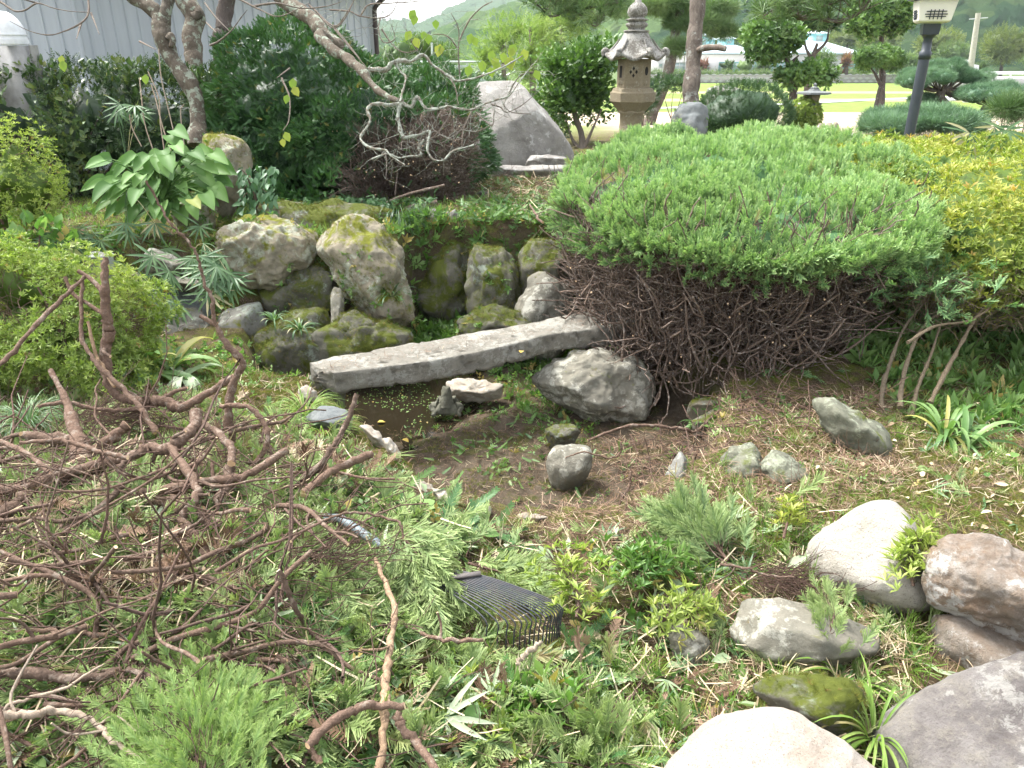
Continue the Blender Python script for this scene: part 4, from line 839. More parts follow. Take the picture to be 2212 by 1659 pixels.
# ------------------------------------------------------------------ leaf templates: local +Y grows, +Z faces up
def T_leaf(w=.42, fold=.10, droop=.12, n=3):
    ys = np.linspace(0, 1, n + 1); V = []; T = []
    prof = np.sin(np.clip(ys, .0, 1) ** .8 * math.pi) ** .8
    for y_, p_ in zip(ys, prof):
        z = -droop * y_ ** 2
        V += [(-w / 2 * p_, y_, z + fold * p_), (0, y_, z), (w / 2 * p_, y_, z + fold * p_)]
    V = np.array(V); Fc = []
    for i in range(n):
        a = 3 * i; Fc += [(a, a + 1, a + 4, a + 3), (a + 1, a + 2, a + 5, a + 4)]
    return V, np.array(Fc), np.repeat(ys, 3) * .3
def merge(parts):
    V = []; Fc = []; T = []; n = 0; nf = max(p[1].shape[1] for p in parts)
    for v, f, t in parts: V.append(v); Fc.append(f + n); T.append(t); n += len(v)
    return np.vstack(V), np.vstack(Fc), np.concatenate(T)
def frame(d, up=(0, 0, 1), roll=0.):
    d = norm(np.asarray(d, float)); up = np.broadcast_to(np.asarray(up, float), d.shape); z = up - (up * d).sum(-1, keepdims=True) * d
    z = norm(z + 1e-6); x = np.cross(d, z); c = np.cos(roll)[..., None] if np.ndim(roll) else math.cos(roll); s = np.sin(roll)[..., None] if np.ndim(roll) else math.sin(roll)
    return x * c + z * s, d, z * c - x * s
def place(T, pos, d, up, s, roll=0.):
    v, f, t = T; x, y, z = frame(np.array(d, float), up, roll); return (np.asarray(pos) + s * (v[:, :1] * x + v[:, 1:2] * y + v[:, 2:] * z), f, t)
def rib(p0, p1, w, up, segs=1, bend=0.):
    p0 = np.array(p0, float); p1 = np.array(p1, float); d = p1 - p0; x = norm(np.cross(d, up)); L = np.linalg.norm(d); V = []; T = []
    for i in range(segs + 1):
        f = i / segs; p = p0 + d * f + np.array(up) * bend * L * (f * f); ww = w * (1 - .35 * f) ; V += [p - x * ww / 2, p + x * ww / 2]; T += [f, f]
    return np.array(V), np.array([(2 * i, 2 * i + 1, 2 * i + 3, 2 * i + 2) for i in range(segs)]), np.array(T)
def T_juniper(r, nf=22, wf=.040):
    ps = [rib((0, 0, 0), (0, .8, .05), .035, (0, 0, 1), 1)]; ps[0][2][:] = .1
    for i in range(nf):
        s = .12 + .85 * (i / nf); side = 1 if i % 2 else -1; a = R(r.uniform(18, 48)) * side; L = (.40 * (1 - s * .45)) * r.uniform(.7, 1.2)
        b = np.array((0, s * .85, .05 * s)); el = r.uniform(-.2, .55); d = np.array((math.sin(a), math.cos(a), el)); up = norm(np.array((r.uniform(-.7, .7), r.uniform(-.3, .1), 1.)))
        q = rib(b, b + d * L, wf, up, 2, r.uniform(-.05, .2)); q[2][:] = .15 + .85 * q[2] * (.5 + .5 * s); ps.append(q)
        if i % 2 == 0:
            b2 = b + d * L * .5; d2 = d + np.array((r.uniform(-.6, .6), .1, r.uniform(-.1, .5))); q = rib(b2, b2 + norm(d2) * L * .5, wf, up, 1); q[2][:] = .4 + .6 * q[2]; ps.append(q)
    return merge(ps)
def T_yew(r, n=11, nw=.055, nl=.24):
    ps = [rib((0, 0, 0), (0, .95, .0), .03, (0, 0, 1), 1)]
    for i in range(n):
        s = (i + .5) / n
        for side in (-1, 1):
            a = R(58 - 22 * s + r.uniform(-8, 8)) * side; L = nl * (1 - .45 * s) * r.uniform(.85, 1.1); b = np.array((0, s * .93, 0)); q = rib(b, b + np.array((math.sin(a), math.cos(a), r.uniform(0, .25))) * L, nw, (0, 0, 1), 1); q[2][:] = s; ps.append(q)
    return merge(ps)
def T_tuft(r, n=16, spread=60, w=.03, bend=0., segs=1):
    ps = []
    for i in range(n):
        a = r.uniform(0, 2 * math.pi); e = R(r.uniform(3, spread)); d = np.array((math.sin(e) * math.cos(a), math.cos(e), math.sin(e) * math.sin(a))); L = r.uniform(.65, 1)
        ps.append(rib((0, 0, 0), d * L, w, norm(np.cross(d, r.normal(size=3))), segs, bend))
    return merge(ps)
def T_whorl(r, n=6, w=.36, open_=55, L=(.7, 1.)):
    ps = []
    for i in range(n):
        a = i * 2.4 + r.uniform(-.3, .3); e = R(open_ * r.uniform(.6, 1.15)); d = (math.sin(e) * math.cos(a), math.cos(e), math.sin(e) * math.sin(a))
        ps.append(place(T_leaf(w, .08, .1, 2), (0, 0, 0), d, (0, 1, 0), r.uniform(*L)))
    return merge(ps)
def T_fan(r, n=6, w=.11, spread=70):
    ps = []
    for i in range(n):
        a = R(-spread + 2 * spread * i / (n - 1) + r.uniform(-6, 6)); ps.append(place(T_leaf(w, .02, .15 + .2 * r.random(), 4), (0, 0, 0), (math.sin(a), math.cos(a), r.uniform(-.15, .3)), (0, 0, 1), r.uniform(.7, 1)))
    return merge(ps)
def T_twigleaf(r, n=7, w=.45, L=.34):
    ps = [rib((0, 0, 0), (0, .9, 0), .02, (0, 0, 1), 1)]
    for i in range(n):
        s = (i + .6) / n; a = R(r.uniform(35, 65)) * (1 if i % 2 else -1) * (0 if i == n - 1 else 1); ps.append(place(T_leaf(w, .07, .1, 2), (0, s * .85, 0), (math.sin(a), math.cos(a), r.uniform(-.2, .4)), (r.uniform(-.4, .4), 0, 1), L * r.uniform(.7, 1.1)))
    return merge(ps)
tr = np.random.default_rng(3)
TJ = [T_juniper(tr, 20) for _ in range(5)]; TJB = [T_juniper(tr, 40, .026) for _ in range(4)]
TY = [T_yew(tr) for _ in range(4)]; TYL = [T_yew(tr, 14, .042, .20) for _ in range(3)]
TW = [T_whorl(tr, 6) for _ in range(4)]; TWN = [T_whorl(tr, 6, .26, 60) for _ in range(4)]
TL = [T_leaf(.45), T_leaf(.52, .14, .05), T_leaf(.4, .05, .25)]; TLR = [T_leaf(.75, .08, .1), T_leaf(.66, .12, .2)]
TL4 = [T_twigleaf(tr) for _ in range(4)]; TLR4 = [T_twigleaf(tr, 5, .6, .42) for _ in range(4)]
TF = [T_fan(tr, 6), T_fan(tr, 5, .12, 55), T_fan(tr, 7, .10, 80)]
TG = [T_tuft(tr, 9, 42, .03, .5, 3) for _ in range(4)]; TP = [T_tuft(tr, 20, 78, .03) for _ in range(4)]; TN1 = [rib((0, 0, 0), (0, 1, .05), .06, (0, 0, 1), 1, .1)]
TLINE = [rib((0, 0, 0), (.1, 1, 0), .05, (0, 0, 1), 2, .12), rib((0, 0, 0), (-.1, 1, .1), .04, (0, 0, 1), 2, -.1)]
def scatter(mb, Ts, P, D, s, up=(0, 0, 1), roll=None, mi=0, rnd=None, seed=None, tipoff=0.):
    P = np.asarray(P, float); n = len(P); D = np.broadcast_to(np.asarray(D, float), (n, 3)); s = np.broadcast_to(s, (n,)); up = np.broadcast_to(np.asarray(up, float), (n, 3))
    roll = rng.uniform(-.5, .5, n) if roll is None else np.broadcast_to(roll, (n,)); rnd = rng.random(n) if rnd is None else rnd
    k = rng.integers(0, len(Ts), n); X, Y, Z = frame(D, up, roll)
    for j, (v, f, t) in enumerate(Ts):
        m_ = np.nonzero(k == j)[0]
        if len(m_) == 0: continue
        V = P[m_, None] + s[m_, None, None] * (v[None, :, :1] * X[m_, None] + v[None, :, 1:2] * Y[m_, None] + v[None, :, 2:] * Z[m_, None])
        Fc = (f[None] + (np.arange(len(m_)) * len(v))[:, None, None]).reshape(-1, f.shape[1])
        mb.add(V, Fc, mi, rnd=np.repeat(rnd[m_], len(v)), tip=np.clip(np.tile(t, len(m_)) + tipoff, 0, 1))
def ell_pts(ells, n, lump=.0, lf=3., seed=0, depth=.0):
    """points and outward normals over a union of ellipsoids (cx,cy,cz,rx,ry,rz)"""
    E = np.array(ells, float); area = (E[:, 3] * E[:, 4] + E[:, 3] * E[:, 5] + E[:, 4] * E[:, 5]); pick = rng.choice(len(E), n * 2, p=area / area.sum())
    d = norm(rng.normal(size=(n * 2, 3))); c = E[pick, :3]; r = E[pick, 3:]
    P = c + d * r; N = norm(d / r); L = fbm(P * lf, 3, seed) * lump; P = P + N * (L - rng.random(n * 2) * depth)[:, None]
    ok = np.ones(len(P), bool)
    for i, e in enumerate(E): ok &= (pick == i) | ((((P - e[:3]) / (e[3:] * .93)) ** 2).sum(1) > 1)
    return P[ok][:n], N[ok][:n]
def core(mb, ells, k=.82, mi=0, lvl=4, lump=.06, rnd=.0):  # opaque inner shell; its darkest default tone paints the shade inside a crown
    d, f = ico(5 if lvl == 4 else lvl)
    for e in ells:
        e = np.array(e, float); V = e[:3] + d * e[3:] * k; V += d * (fbm(V * 7, 4, 4) * lump * 1.5 - lump * .8)[:, None]; mb.add(V, f, mi, rnd=rnd)
def twigs(mb, P, D, L, r, segs=4, wob=.25, sides=3, mi=0, droop=0., upb=0.):
    P = np.asarray(P, float); n = len(P); L = np.broadcast_to(L, (n,)); r = np.broadcast_to(r, (n,)); d = norm(np.asarray(D, float) + 1e-6) * np.ones((n, 3)); pts = [P]
    for k in range(segs):
        d = norm(d + rng.normal(size=(n, 3)) * wob + np.array([0, 0, upb - droop])); pts.append(pts[-1] + d * (L / segs)[:, None])
    pts = np.stack(pts, 1); T = norm(np.gradient(pts, axis=1)); A = norm(np.cross(T, np.array([.31, .83, .47]))); B = np.cross(T, A); th = np.arange(sides) * 2 * math.pi / sides
    rr = r[:, None] * np.linspace(1, .55, segs + 1)[None]
    V = pts[:, :, None] + rr[:, :, None, None] * (A[:, :, None] * np.cos(th)[None, None, :, None] + B[:, :, None] * np.sin(th)[None, None, :, None])
    ix = np.arange((segs + 1) * sides).reshape(segs + 1, sides); q = np.stack([ix[:-1], np.roll(ix[:-1], -1, 1), np.roll(ix[1:], -1, 1), ix[1:]], -1).reshape(-1, 4)
    q = (q[None] + (np.arange(n) * (segs + 1) * sides)[:, None, None]).reshape(-1, 4)
    mb.add(V, q, mi, rnd=np.repeat(rng.random(n), (segs + 1) * sides)); return pts[:, -1], d
def rn(x):
    x = np.clip(x, 0, .93); return np.where(rng.random(len(x)) < .022, .999, x)
def jit(n, s): return rng.normal(size=(n, 3)) * s

# ------------------------------------------------------------------ plant materials
M['juniper'] = leafmat('juniper_needles', [(.075, .175, .065), (.13, .26, .10), (.20, .345, .14)], tipc=(.42, .57, .23), rough=.6, trans=.25, dead=(.28, .20, .10), deadp=.012)
M['juniper2'] = leafmat('juniper_cut', [(.09, .16, .06), (.16, .25, .08), (.23, .30, .10)], tipc=(.34, .42, .17), rough=.6, trans=.25, dead=(.28, .20, .10), deadp=.03)
M['yew'] = leafmat('yew_needles', [(.028, .078, .026), (.052, .13, .038), (.10, .20, .055)], tipc=(.06, .14, .045), rough=.4, trans=.15, dead=(.35, .28, .06), deadp=.004)
M['yewcut'] = leafmat('yew_cut', [(.05, .13, .04), (.10, .20, .055), (.18, .28, .08)], rough=.45, trans=.2)
M['azalea'] = leafmat('azalea_leaves', [(.13, .21, .03), (.24, .30, .045), (.38, .38, .07)], tipc=(.42, .42, .11), rough=.5, trans=.35, dead=(.42, .26, .07), deadp=.035)
M['azalea2'] = leafmat('azalea_left', [(.11, .18, .03), (.21, .30, .05), (.36, .42, .10)], tipc=(.42, .48, .14), rough=.5, trans=.35, dead=(.30, .20, .08), deadp=.04)
M['hedge'] = leafmat('hedge_leaves', [(.025, .055, .02), (.05, .095, .03), (.10, .17, .05)], rough=.42, trans=.12, spec=.5, dead=(.16, .18, .03), deadp=.06)
M['camellia'] = leafmat('camellia_leaves', [(.05, .11, .025), (.09, .18, .04), (.17, .29, .07)], rough=.45, trans=.2, spec=.5)
M['shrub'] = leafmat('shrub_leaves', [(.03, .07, .025), (.05, .105, .035), (.08, .15, .05)], rough=.5, trans=.15)
M['hosta'] = leafmat('hosta_leaves', [(.08, .18, .045), (.12, .24, .06), (.17, .30, .085)], rough=.6, trans=.35, dead=(.30, .34, .09), deadp=.012)
M['strap'] = leafmat('strap_leaves', [(.09, .18, .05), (.14, .26, .08), (.22, .34, .12)], rough=.4, trans=.35, dead=(.40, .38, .12), deadp=.12)
M['grass'] = leafmat('grass_blades', [(.13, .23, .04), (.20, .32, .06), (.28, .38, .10)], rough=.5, trans=.4, dead=(.45, .38, .18), deadp=.1)
M['dgrass'] = leafmat('dark_grass', [(.02, .06, .025), (.035, .09, .03), (.06, .13, .04)], rough=.35, trans=.15)
M['sasa'] = leafmat('bamboo_grass', [(.07, .14, .06), (.11, .20, .09), (.17, .27, .12)], rough=.45, trans=.3, dead=(.42, .38, .22), deadp=.08)
M['weed'] = leafmat('weed_leaves', [(.08, .17, .04), (.14, .26, .06), (.24, .36, .12)], rough=.45, trans=.35, dead=(.38, .30, .10), deadp=.06)
M['pale'] = leafmat('pale_leaf_backs', [(.25, .34, .18), (.33, .42, .25), (.40, .46, .32)], rough=.5, trans=.3)
M['pine'] = leafmat('pine_needles', [(.08, .15, .05), (.13, .21, .08), (.19, .27, .11)], rough=.5, trans=.2)
M['bpine'] = leafmat('blue_pine_needles', [(.07, .15, .08), (.13, .23, .13), (.21, .33, .20)], rough=.5, trans=.2)
M['farleaf'] = leafmat('far_leaves', [(.08, .14, .04), (.13, .20, .06), (.20, .27, .10)], rough=.6, trans=.3)
M['farleafy'] = leafmat('far_yellow_leaves', [(.14, .22, .06), (.20, .29, .08), (.28, .36, .12)], rough=.6, trans=.3)
M['redleaf'] = leafmat('red_leaves', [(.20, .08, .05), (.28, .12, .06), (.20, .16, .06)], rough=.6, trans=.3)
M['litter'] = leafmat('brown_litter', [(.10, .055, .03), (.19, .115, .07), (.32, .22, .15)], rough=.8, trans=.05, dead=(.50, .42, .28), deadp=.07)
M['twig'] = barkmat('dead_twigs', (.08, .052, .04), (.16, .11, .088), scale=3)
M['jtwig'] = barkmat('juniper_twigs', (.08, .060, .047), (.19, .145, .115), lichen=(.33, .29, .255), lic=.25, scale=3)
M['cut'] = plain('cut_wood', (.62, .40, .22), .8, c2=(.72, .55, .36), scale=40)
M['bark'] = barkmat('cut_branch_bark', (.075, .050, .036), (.155, .108, .082), lichen=(.24, .19, .15), lic=.22, scale=1.6, stretch=(1, 1, 1))
M['bark_tan'] = barkmat('tan_branch_bark', (.20, .135, .085), (.30, .22, .15), lichen=(.13, .09, .06), lic=.2, scale=1.2, stretch=(1, 1, .6))
M['bark_pale'] = barkmat('pale_twig_bark', (.24, .19, .145), (.33, .28, .22), scale=1.5)
M['plum'] = barkmat('plum_bark', (.065, .055, .042), (.135, .115, .09), lichen=(.25, .28, .22), lic=.30, scale=.8, stretch=(1, 1, .6))
M['plumdark'] = barkmat('dark_bark', (.045, .038, .034), (.09, .075, .065), lichen=(.2, .22, .17), lic=.1, scale=.8, stretch=(1, 1, .5))
M['plumtwig'] = barkmat('lichened_twigs', (.13, .115, .09), (.20, .185, .15), lichen=(.36, .39, .33), lic=.50, scale=1.5)
M['plumfine'] = barkmat('bare_fine_twigs', (.12, .10, .082), (.19, .165, .14), scale=2)
M['pinebark'] = barkmat('pine_bark', (.075, .06, .05), (.17, .145, .12), lichen=(.26, .265, .235), lic=.2, scale=.42, stretch=(1, 1, .45))
M['azbark'] = barkmat('azalea_stems', (.10, .078, .052), (.18, .15, .105), scale=1.5)

# ------------------------------------------------------------------ big spreading juniper
def juniper():
    g = np.array([1.25, 4.55]); root = empty('juniper', (g[0], g[1], 0.), 'wide spreading juniper with bright green flat top and bare brown twigs beneath', 'juniper bush')
    C = np.array([1.42, 4.88, .77]); Rr = np.array([1.13, 1.36, .215])
    ell = [tuple(C) + tuple(Rr), (.92, 4.55, .80, .52, .60, .20), (1.95, 4.40, .78, .58, .58, .20), (1.6, 5.6, .74, .88, .7, .24), (2.25, 5.2, .75, .62, .85, .25), (1.12, 4.95, .79, .62, .72, .245), (1.0, 4.3, .76, .42, .45, .17)]
    mb = MB(); P, N = ell_pts(ell, 21000, .085, 3.4, 5, .035)
    ok = P[:, 2] > .76 + .06 * noise(P * 4, 3) ; P, N = P[ok], N[ok]; P[:, 2] += .09 * (P[:, 1] - 4.88)
    D = norm(N * .55 + np.array([0, -.12, .75]) + jit(len(P), .30)); scatter(mb, TJ, P - N * .02, D, rng.uniform(.065, .115, len(P)), up=norm(N + jit(len(P), .5)), roll=rng.uniform(-1.2, 1.2, len(P)), rnd=rn(.5 + .5 * noise(P * 2.5, 7) + rng.normal(size=len(P)) * .22))
    # fringe hanging over the rim
    a = rng.uniform(0, 2 * math.pi, 1700); k = rng.uniform(.90, 1.02, 1700); P = np.stack([C[0] + np.cos(a) * 1.10 * k, 4.82 + np.sin(a) * (1.20) * k, .70 - rng.random(1700) ** 1.4 * .14 + .05 * noise(np.stack([a * 3, a * 0, a * 0], -1), 2)], -1)
    D = norm(np.stack([np.cos(a), np.sin(a), rng.uniform(-.25, .8, 1700)], -1) + jit(1700, .25)); scatter(mb, TJ, P, D, rng.uniform(.06, .11, 1700), roll=rng.uniform(-1.5, 1.5, 1700), rnd=rng.random(1700) * .5, tipoff=-.15)
    # a few low green sprigs on the right side
    n = 520; P = np.stack([rng.normal(2.20, .17, n), rng.normal(4.0, .22, n), rng.normal(.52, .08, n)], -1); scatter(mb, TJ, P, norm(jit(n, .6) + [.5, -.5, .1]), rng.uniform(.07, .12, n), rnd=rng.random(n) * .35, tipoff=-.3)
    n = 14; P = np.stack([rng.uniform(1.35, 1.75, n), rng.normal(3.75, .05, n), rng.uniform(-.05, .1, n)], -1); scatter(mb, TJ, P, norm(jit(n, .6) + [.3, -.5, -.3]), rng.uniform(.07, .12, n), rnd=rng.random(n) * .3, tipoff=-.3)
    core(mb, [(C[0], 4.9, .70, .96, 1.14, .22), (1.6, 5.5, .74, .74, .62, .20)], 1., 0, 4, .04)
    mb.build('foliage', M['juniper'], root)
    br = MB(); n = 44
    for i in range(n):
        a = rng.uniform(0, 2 * math.pi); b = np.array([rng.normal(1.25, .22), rng.normal(4.35, .16), rng.uniform(-.12, .08)]); k = rng.uniform(.6, .95)
        e = np.array([1.32 + 1.1 * k * math.cos(a), 4.72 + 1.15 * k * math.sin(a), rng.uniform(.25, .68)]); m1 = b * .66 + e * .34 + rng.normal(size=3) * .09 - [0, 0, rng.uniform(.05, .2)]; m2 = b * .3 + e * .7 + rng.normal(size=3) * .08 - [0, 0, .05]
        m1[2] = max(m1[2], -.12); tube(br, cat_rom([b, m1, m2, e], 6), [rng.uniform(.014, .026), .012, .008, .005], 6, bump=.25)
    for i in range(26):
        a = rng.uniform(math.pi * 1.02, math.pi * 1.98); h0 = rng.uniform(.55, .78); b = np.array([1.25 + .55 * math.cos(a) * rng.random(), 4.0 + .1 * rng.random(), rng.uniform(-.16, .0)]); e = np.array([1.34 + 1.08 * math.cos(a), 4.72 + 1.12 * math.sin(a), rng.uniform(.3, .65)]); m1 = b * .6 + e * .4 + rng.normal(size=3) * .07; m1[2] -= .05; tube(br, cat_rom([b, m1, b * .25 + e * .75 + rng.normal(size=3) * .06, e], 6), [rng.uniform(.009, .016), .009, .006, .004], 6, bump=.3)
    br.build('limb', M['jtwig'], root)
    tw = MB()
    def shell(n, k0, k1, zlo=-.16, zhi=.76, a0=math.pi * 1.0, a1=math.pi * 2.0):
        a = rng.uniform(a0 - .5, a1 + .4, n); h = rng.random(n) ** .8; z = zlo + (zhi - zlo) * h; k = rng.uniform(k0, k1, n)
        rx = (.74 + .36 * h) * k; ry = (.62 + .54 * h) * k; cx = 1.20 + .16 * h; cy = 4.36 + .42 * h
        return np.stack([cx + rx * np.cos(a), cy + ry * np.sin(a), z], -1), a
    P, a = shell(2300, .74, .96); out = np.stack([np.cos(a), np.sin(a), 0 * a], -1)
    twigs(tw, P, out * .5 + [0, 0, .65] + jit(len(P), .5), rng.uniform(.10, .32, len(P)), rng.uniform(.0018, .006, len(P)), 5, .24, 4, upb=.06)
    P, a = shell(1500, .86, 1.0, .2, .70); out = np.stack([np.cos(a), np.sin(a), 0 * a], -1)
    twigs(tw, P, out * .3 + jit(len(P), .7) + [0, 0, .2], rng.uniform(.05, .14, len(P)), rng.uniform(.001, .0022, len(P)), 4, .45, 3)
    P, a = shell(1800, .35, .75); out = np.stack([np.cos(a), np.sin(a), 0 * a], -1)
    twigs(tw, P, out * .4 + [0, 0, .6] + jit(len(P), .5), rng.uniform(.15, .35, len(P)), rng.uniform(.002, .005, len(P)), 4, .25, 3)
    # longer curved low branches seen at the bottom
    P, a = shell(420, .45, .85, -.14, .35); out = np.stack([np.cos(a), np.sin(a), 0 * a], -1)
    twigs(tw, P, out + [0, 0, -.1] + jit(len(P), .35), rng.uniform(.25, .5, len(P)), rng.uniform(.004, .009, len(P)), 7, .22, 5, upb=.08)
    tw.build('twigs', M['jtwig'], root)['kind'] = 'stuff'
    # dense dead needles over a brown shell that paints the dark interior
    dn = MB(); core(dn, [(1.22, 4.65, .32, .50, .42, .34)], 1, 0, 4, .08, rnd=.2); P, a = shell(3500, .4, .75, .1, .70)
    scatter(dn, TLINE, P, jit(len(P), 1.), rng.uniform(.02, .05, len(P))); dn.build('dead_needles', M['litter'], root)['kind'] = 'stuff'
    # pale cut ends
    ce = MB(); P, a = shell(150, .90, 1.0, -.08, .5); 
    for p, q in zip(P, a):
        d = norm(np.array([math.cos(q), math.sin(q), .1]) + rng.normal(size=3) * .3); r_ = rng.uniform(.0025, .0065); tube(tw_ := MB(), [p - d * .05, p], r_, 6); 
        ce.add(np.concatenate(tw_.v), np.concatenate([f for f, m_ in tw_.f if f.shape[1] == 4]), 1, rnd=.5)
        for f, m_ in tw_.f:
            if f.shape[1] == 3: ce.add(np.concatenate(tw_.v)[f.min():f.max() + 1] + d * .001, f - f.min(), 0)
    ce.build('cut_ends', [M['cut'], M['jtwig']], root)['kind'] = 'stuff'
juniper()

def traced(root, name, zk, pts, t, r, mat, sides=10, bump=.25, n=8, mb=None, kind=None):
    """a limb traced from picture points, each at its own depth"""
    V = zv(zk, [p[:2] for p in pts]); k = len(V); tt = np.linspace(t[0], t[1], k) if isinstance(t, (tuple, list)) and len(t) == 2 else np.broadcast_to(t, (k,)) if np.ndim(t) == 0 else np.array(t)
    P = [PT(u, v, a) for (u, v), a in zip(V, tt)]; own = mb is None; mb = mb or MB()
    tube(mb, cat_rom(P, n), r, sides, bump=bump)
    if own: return mb.build(name, mat, root)

# ------------------------------------------------------------------ yew mass
def yew():
    root = empty('yew_bush', PT(700, 480, 6.3), 'big dark green clipped yew with a cut open brown side above the pond rocks', 'yew bush')
    c1 = PT(640, 262, 6.75); c2 = PT(760, 300, 6.7); c3 = PT(930, 335, 6.7); c4 = PT(560, 380, 6.5); c5 = PT(930, 230, 7.2); c6 = PT(690, 420, 6.4)
    E = [tuple(c1) + (.80, .8, .80), tuple(c2) + (.62, .75, .62), tuple(c3) + (.52, .6, .50), tuple(c4) + (.42, .5, .48), tuple(c5) + (.45, .5, .34), tuple(c6) + (.55, .5, .32), tuple(PT(980, 310, 6.6)) + (.30, .5, .42)]
    P, N = ell_pts(E, 34000, .12, 4.2, 12, .05)
    def cutface(P): 
        uu = CX + F * P[:, 0] / 6.6
        q = (P - (EYEV + FX * 0)); dep = q @ FX; u = CX + F * P[:, 0] / dep; v = CY - F * (q @ UX) / dep
        return (u > 745 + 70 * noise(P * 3, 1)) & (u < 1040) & (v > 245 + 30 * noise(P * 5, 2)) & (P[:, 1] < 6.9)
    cf = cutface(P); keep = ~cf | (rng.random(len(P)) < .07); keep &= P[:, 2] > .50
    mb = MB(); Pk, Nk = P[keep], N[keep]
    D = norm(Nk * .9 + [0, -.05, .1] + jit(len(Pk), .5)); scatter(mb, TY, Pk - Nk * .02, D, rng.uniform(.045, .08, len(Pk)), up=norm(Nk * .8 + [0, 0, .5] + jit(len(Pk), .3)), roll=rng.uniform(-.9, .9, len(Pk)), rnd=rn(.45 + .5 * noise(Pk * 2.2, 5) + rng.normal(size=len(Pk)) * .22))
    n = 1500; Pr = np.array([PT(rng.uniform(560, 1010), rng.uniform(425, 470) , rng.uniform(5.85, 6.2)) for _ in range(n)]); Pr = Pr[Pr[:, 2] > H(Pr[:, 0], Pr[:, 1])]; Pr = Pr[fbm(Pr * 4, 2, 3) > -.1]; scatter(mb, TY, Pr, norm(jit(len(Pr), .5) + [0, -.5, -.4]), rng.uniform(.06, .10, len(Pr)), rnd=rng.random(len(Pr)) * .5)
    core(mb, [e[:3] + (e[3] * .9, e[4] * .9, e[5] * .9) for e in (E[0], E[3], E[4], E[1])], .86, 0, 4, .08)
    mb.build('foliage', M['yew'], root)
    tw = MB(); core(tw, [e[:3] + (e[3] * .86, e[4] * .84, e[5] * .86) for e in (E[2],)], .84, 0, 4, .08, rnd=.0)
    Pc, Nc = P[cf], N[cf]; sel = rng.integers(0, len(Pc), 3400); Pc, Nc = Pc[sel], Nc[sel]
    hub = PT(860, 440, 6.7); dd = norm(Pc - hub); twigs(tw, Pc - dd * .16 - Nc * .02, dd * 1. + jit(len(Pc), .3), rng.uniform(.12, .28, len(Pc)), rng.uniform(.0018, .0042, len(Pc)), 4, .22, 3)
    tw.build('twigs', M['jtwig'], root)['kind'] = 'stuff'
    lm = MB()
    for i in range(26):
        u, v = rng.uniform(660, 1035), rng.uniform(245, 380); e = PT(u, v, 6.25 + .1 * rng.random()); m1 = (hub + e) / 2 + rng.normal(size=3) * .08 - [0, 0, .06]; tube(lm, cat_rom([hub + rng.normal(size=3) * .08, m1, e], 6), [rng.uniform(.010, .018), .009, .005], 6, bump=.25)
    lm.build('limb', M['jtwig'], root)
    for pts, r in (([(900,470),(905,452),(945,436)], .020), ([(940,460),(900,445),(850,470)], .024), ([(830,440),(880,420),(960,400)], .012)):
        P_ = [PT(u, v, 6.05) for u, v in pts]; m_ = MB(); tube(m_, cat_rom(P_, 6), r, 10, bump=.15, capmi=1); m_.build('stump', [M['jtwig'], M['cut']], root)
    ce = MB()
    for i in range(60):
        p = PT(rng.uniform(655, 1000), rng.uniform(250, 440), 6.12); d, f = ico(1); ce.add(p + d * rng.uniform(.003, .007), f)
    ce.build('cut_ends', M['cut'], root)['kind'] = 'stuff'
yew()

# ------------------------------------------------------------------ azaleas and other leafy shrubs
def shrub(name, ells, n, Ts, size, mat, label, cat='shrub', stemmat=None, lump=.05, lf=3.5, zmin=None, up=.6, depth=.05, stems=10, part='foliage', coremat=True, group=None, tip=0., corek=.8, base=None, jt=.4, twn=0):
    E = np.array(ells); bx, by = (E[:, 0].mean(), E[:, 1].mean()) if base is None else base; gz = Hs(bx, by)
    root = empty(name, (bx, by, gz), label, cat, group); mb = MB(); P, N = ell_pts(ells, n, lump, lf, len(label), depth)
    if zmin is not None: ok = P[:, 2] > zmin; P, N = P[ok], N[ok]
    D = norm(N * .8 + [0, 0, up] + jit(len(P), jt)); scatter(mb, Ts, P, D, rng.uniform(size * .7, size * 1.25, len(P)), up=norm(N + [0, 0, .6] + jit(len(P), .3)), roll=rng.uniform(-1, 1, len(P)), rnd=rn(.5 + .5 * noise(P * lf, 9) + rng.normal(size=len(P)) * .28), tipoff=tip)
    if coremat: core(mb, ells, corek, 0, 3, lump)
    mb.build(part, mat, root)
    if stems:
        sm = MB()
        for i in range(stems):
            a = rng.uniform(0, 2 * math.pi); k = E[rng.integers(len(E))]; e = k[:3] + k[3:] * norm(rng.normal(size=3)) * .7; e[2] = max(e[2], k[2] - k[5] * .3); b = np.array([bx, by, gz - .03]) + [rng.normal() * .05, rng.normal() * .05, 0]; tube(sm, cat_rom([b, (b + e) / 2 + rng.normal(size=3) * .04, e], 5), [.012, .008, .004], 6, bump=.2)
        if twn:
            P, N = ell_pts(ells, twn, lump, lf, 3, .1); twigs(sm, P - N * .12, N + jit(len(P), .5), .12, .0018, 3, .3)
        sm.build('stems', stemmat or M['twig'], root)
    return root
az = [(3.05, 5.15, .62, 1.25, 1.5, .48), (2.55, 4.35, .56, .45, .7, .33), (3.9, 5.0, .6, 1.3, 1.7, .52), (3.0, 4.1, .52, .6, .6, .34), (2.35, 5.2, .66, .6, .9, .38)]
r_ = shrub('azalea', az, 19000, TWN, .052, M['azalea'], 'broad yellow green azalea bush at the right edge behind the juniper', 'azalea bush', M['azbark'], .06, 3., .30, depth=.06, stems=0, corek=.74, base=(2.6, 3.7), twn=0)
sm = MB()
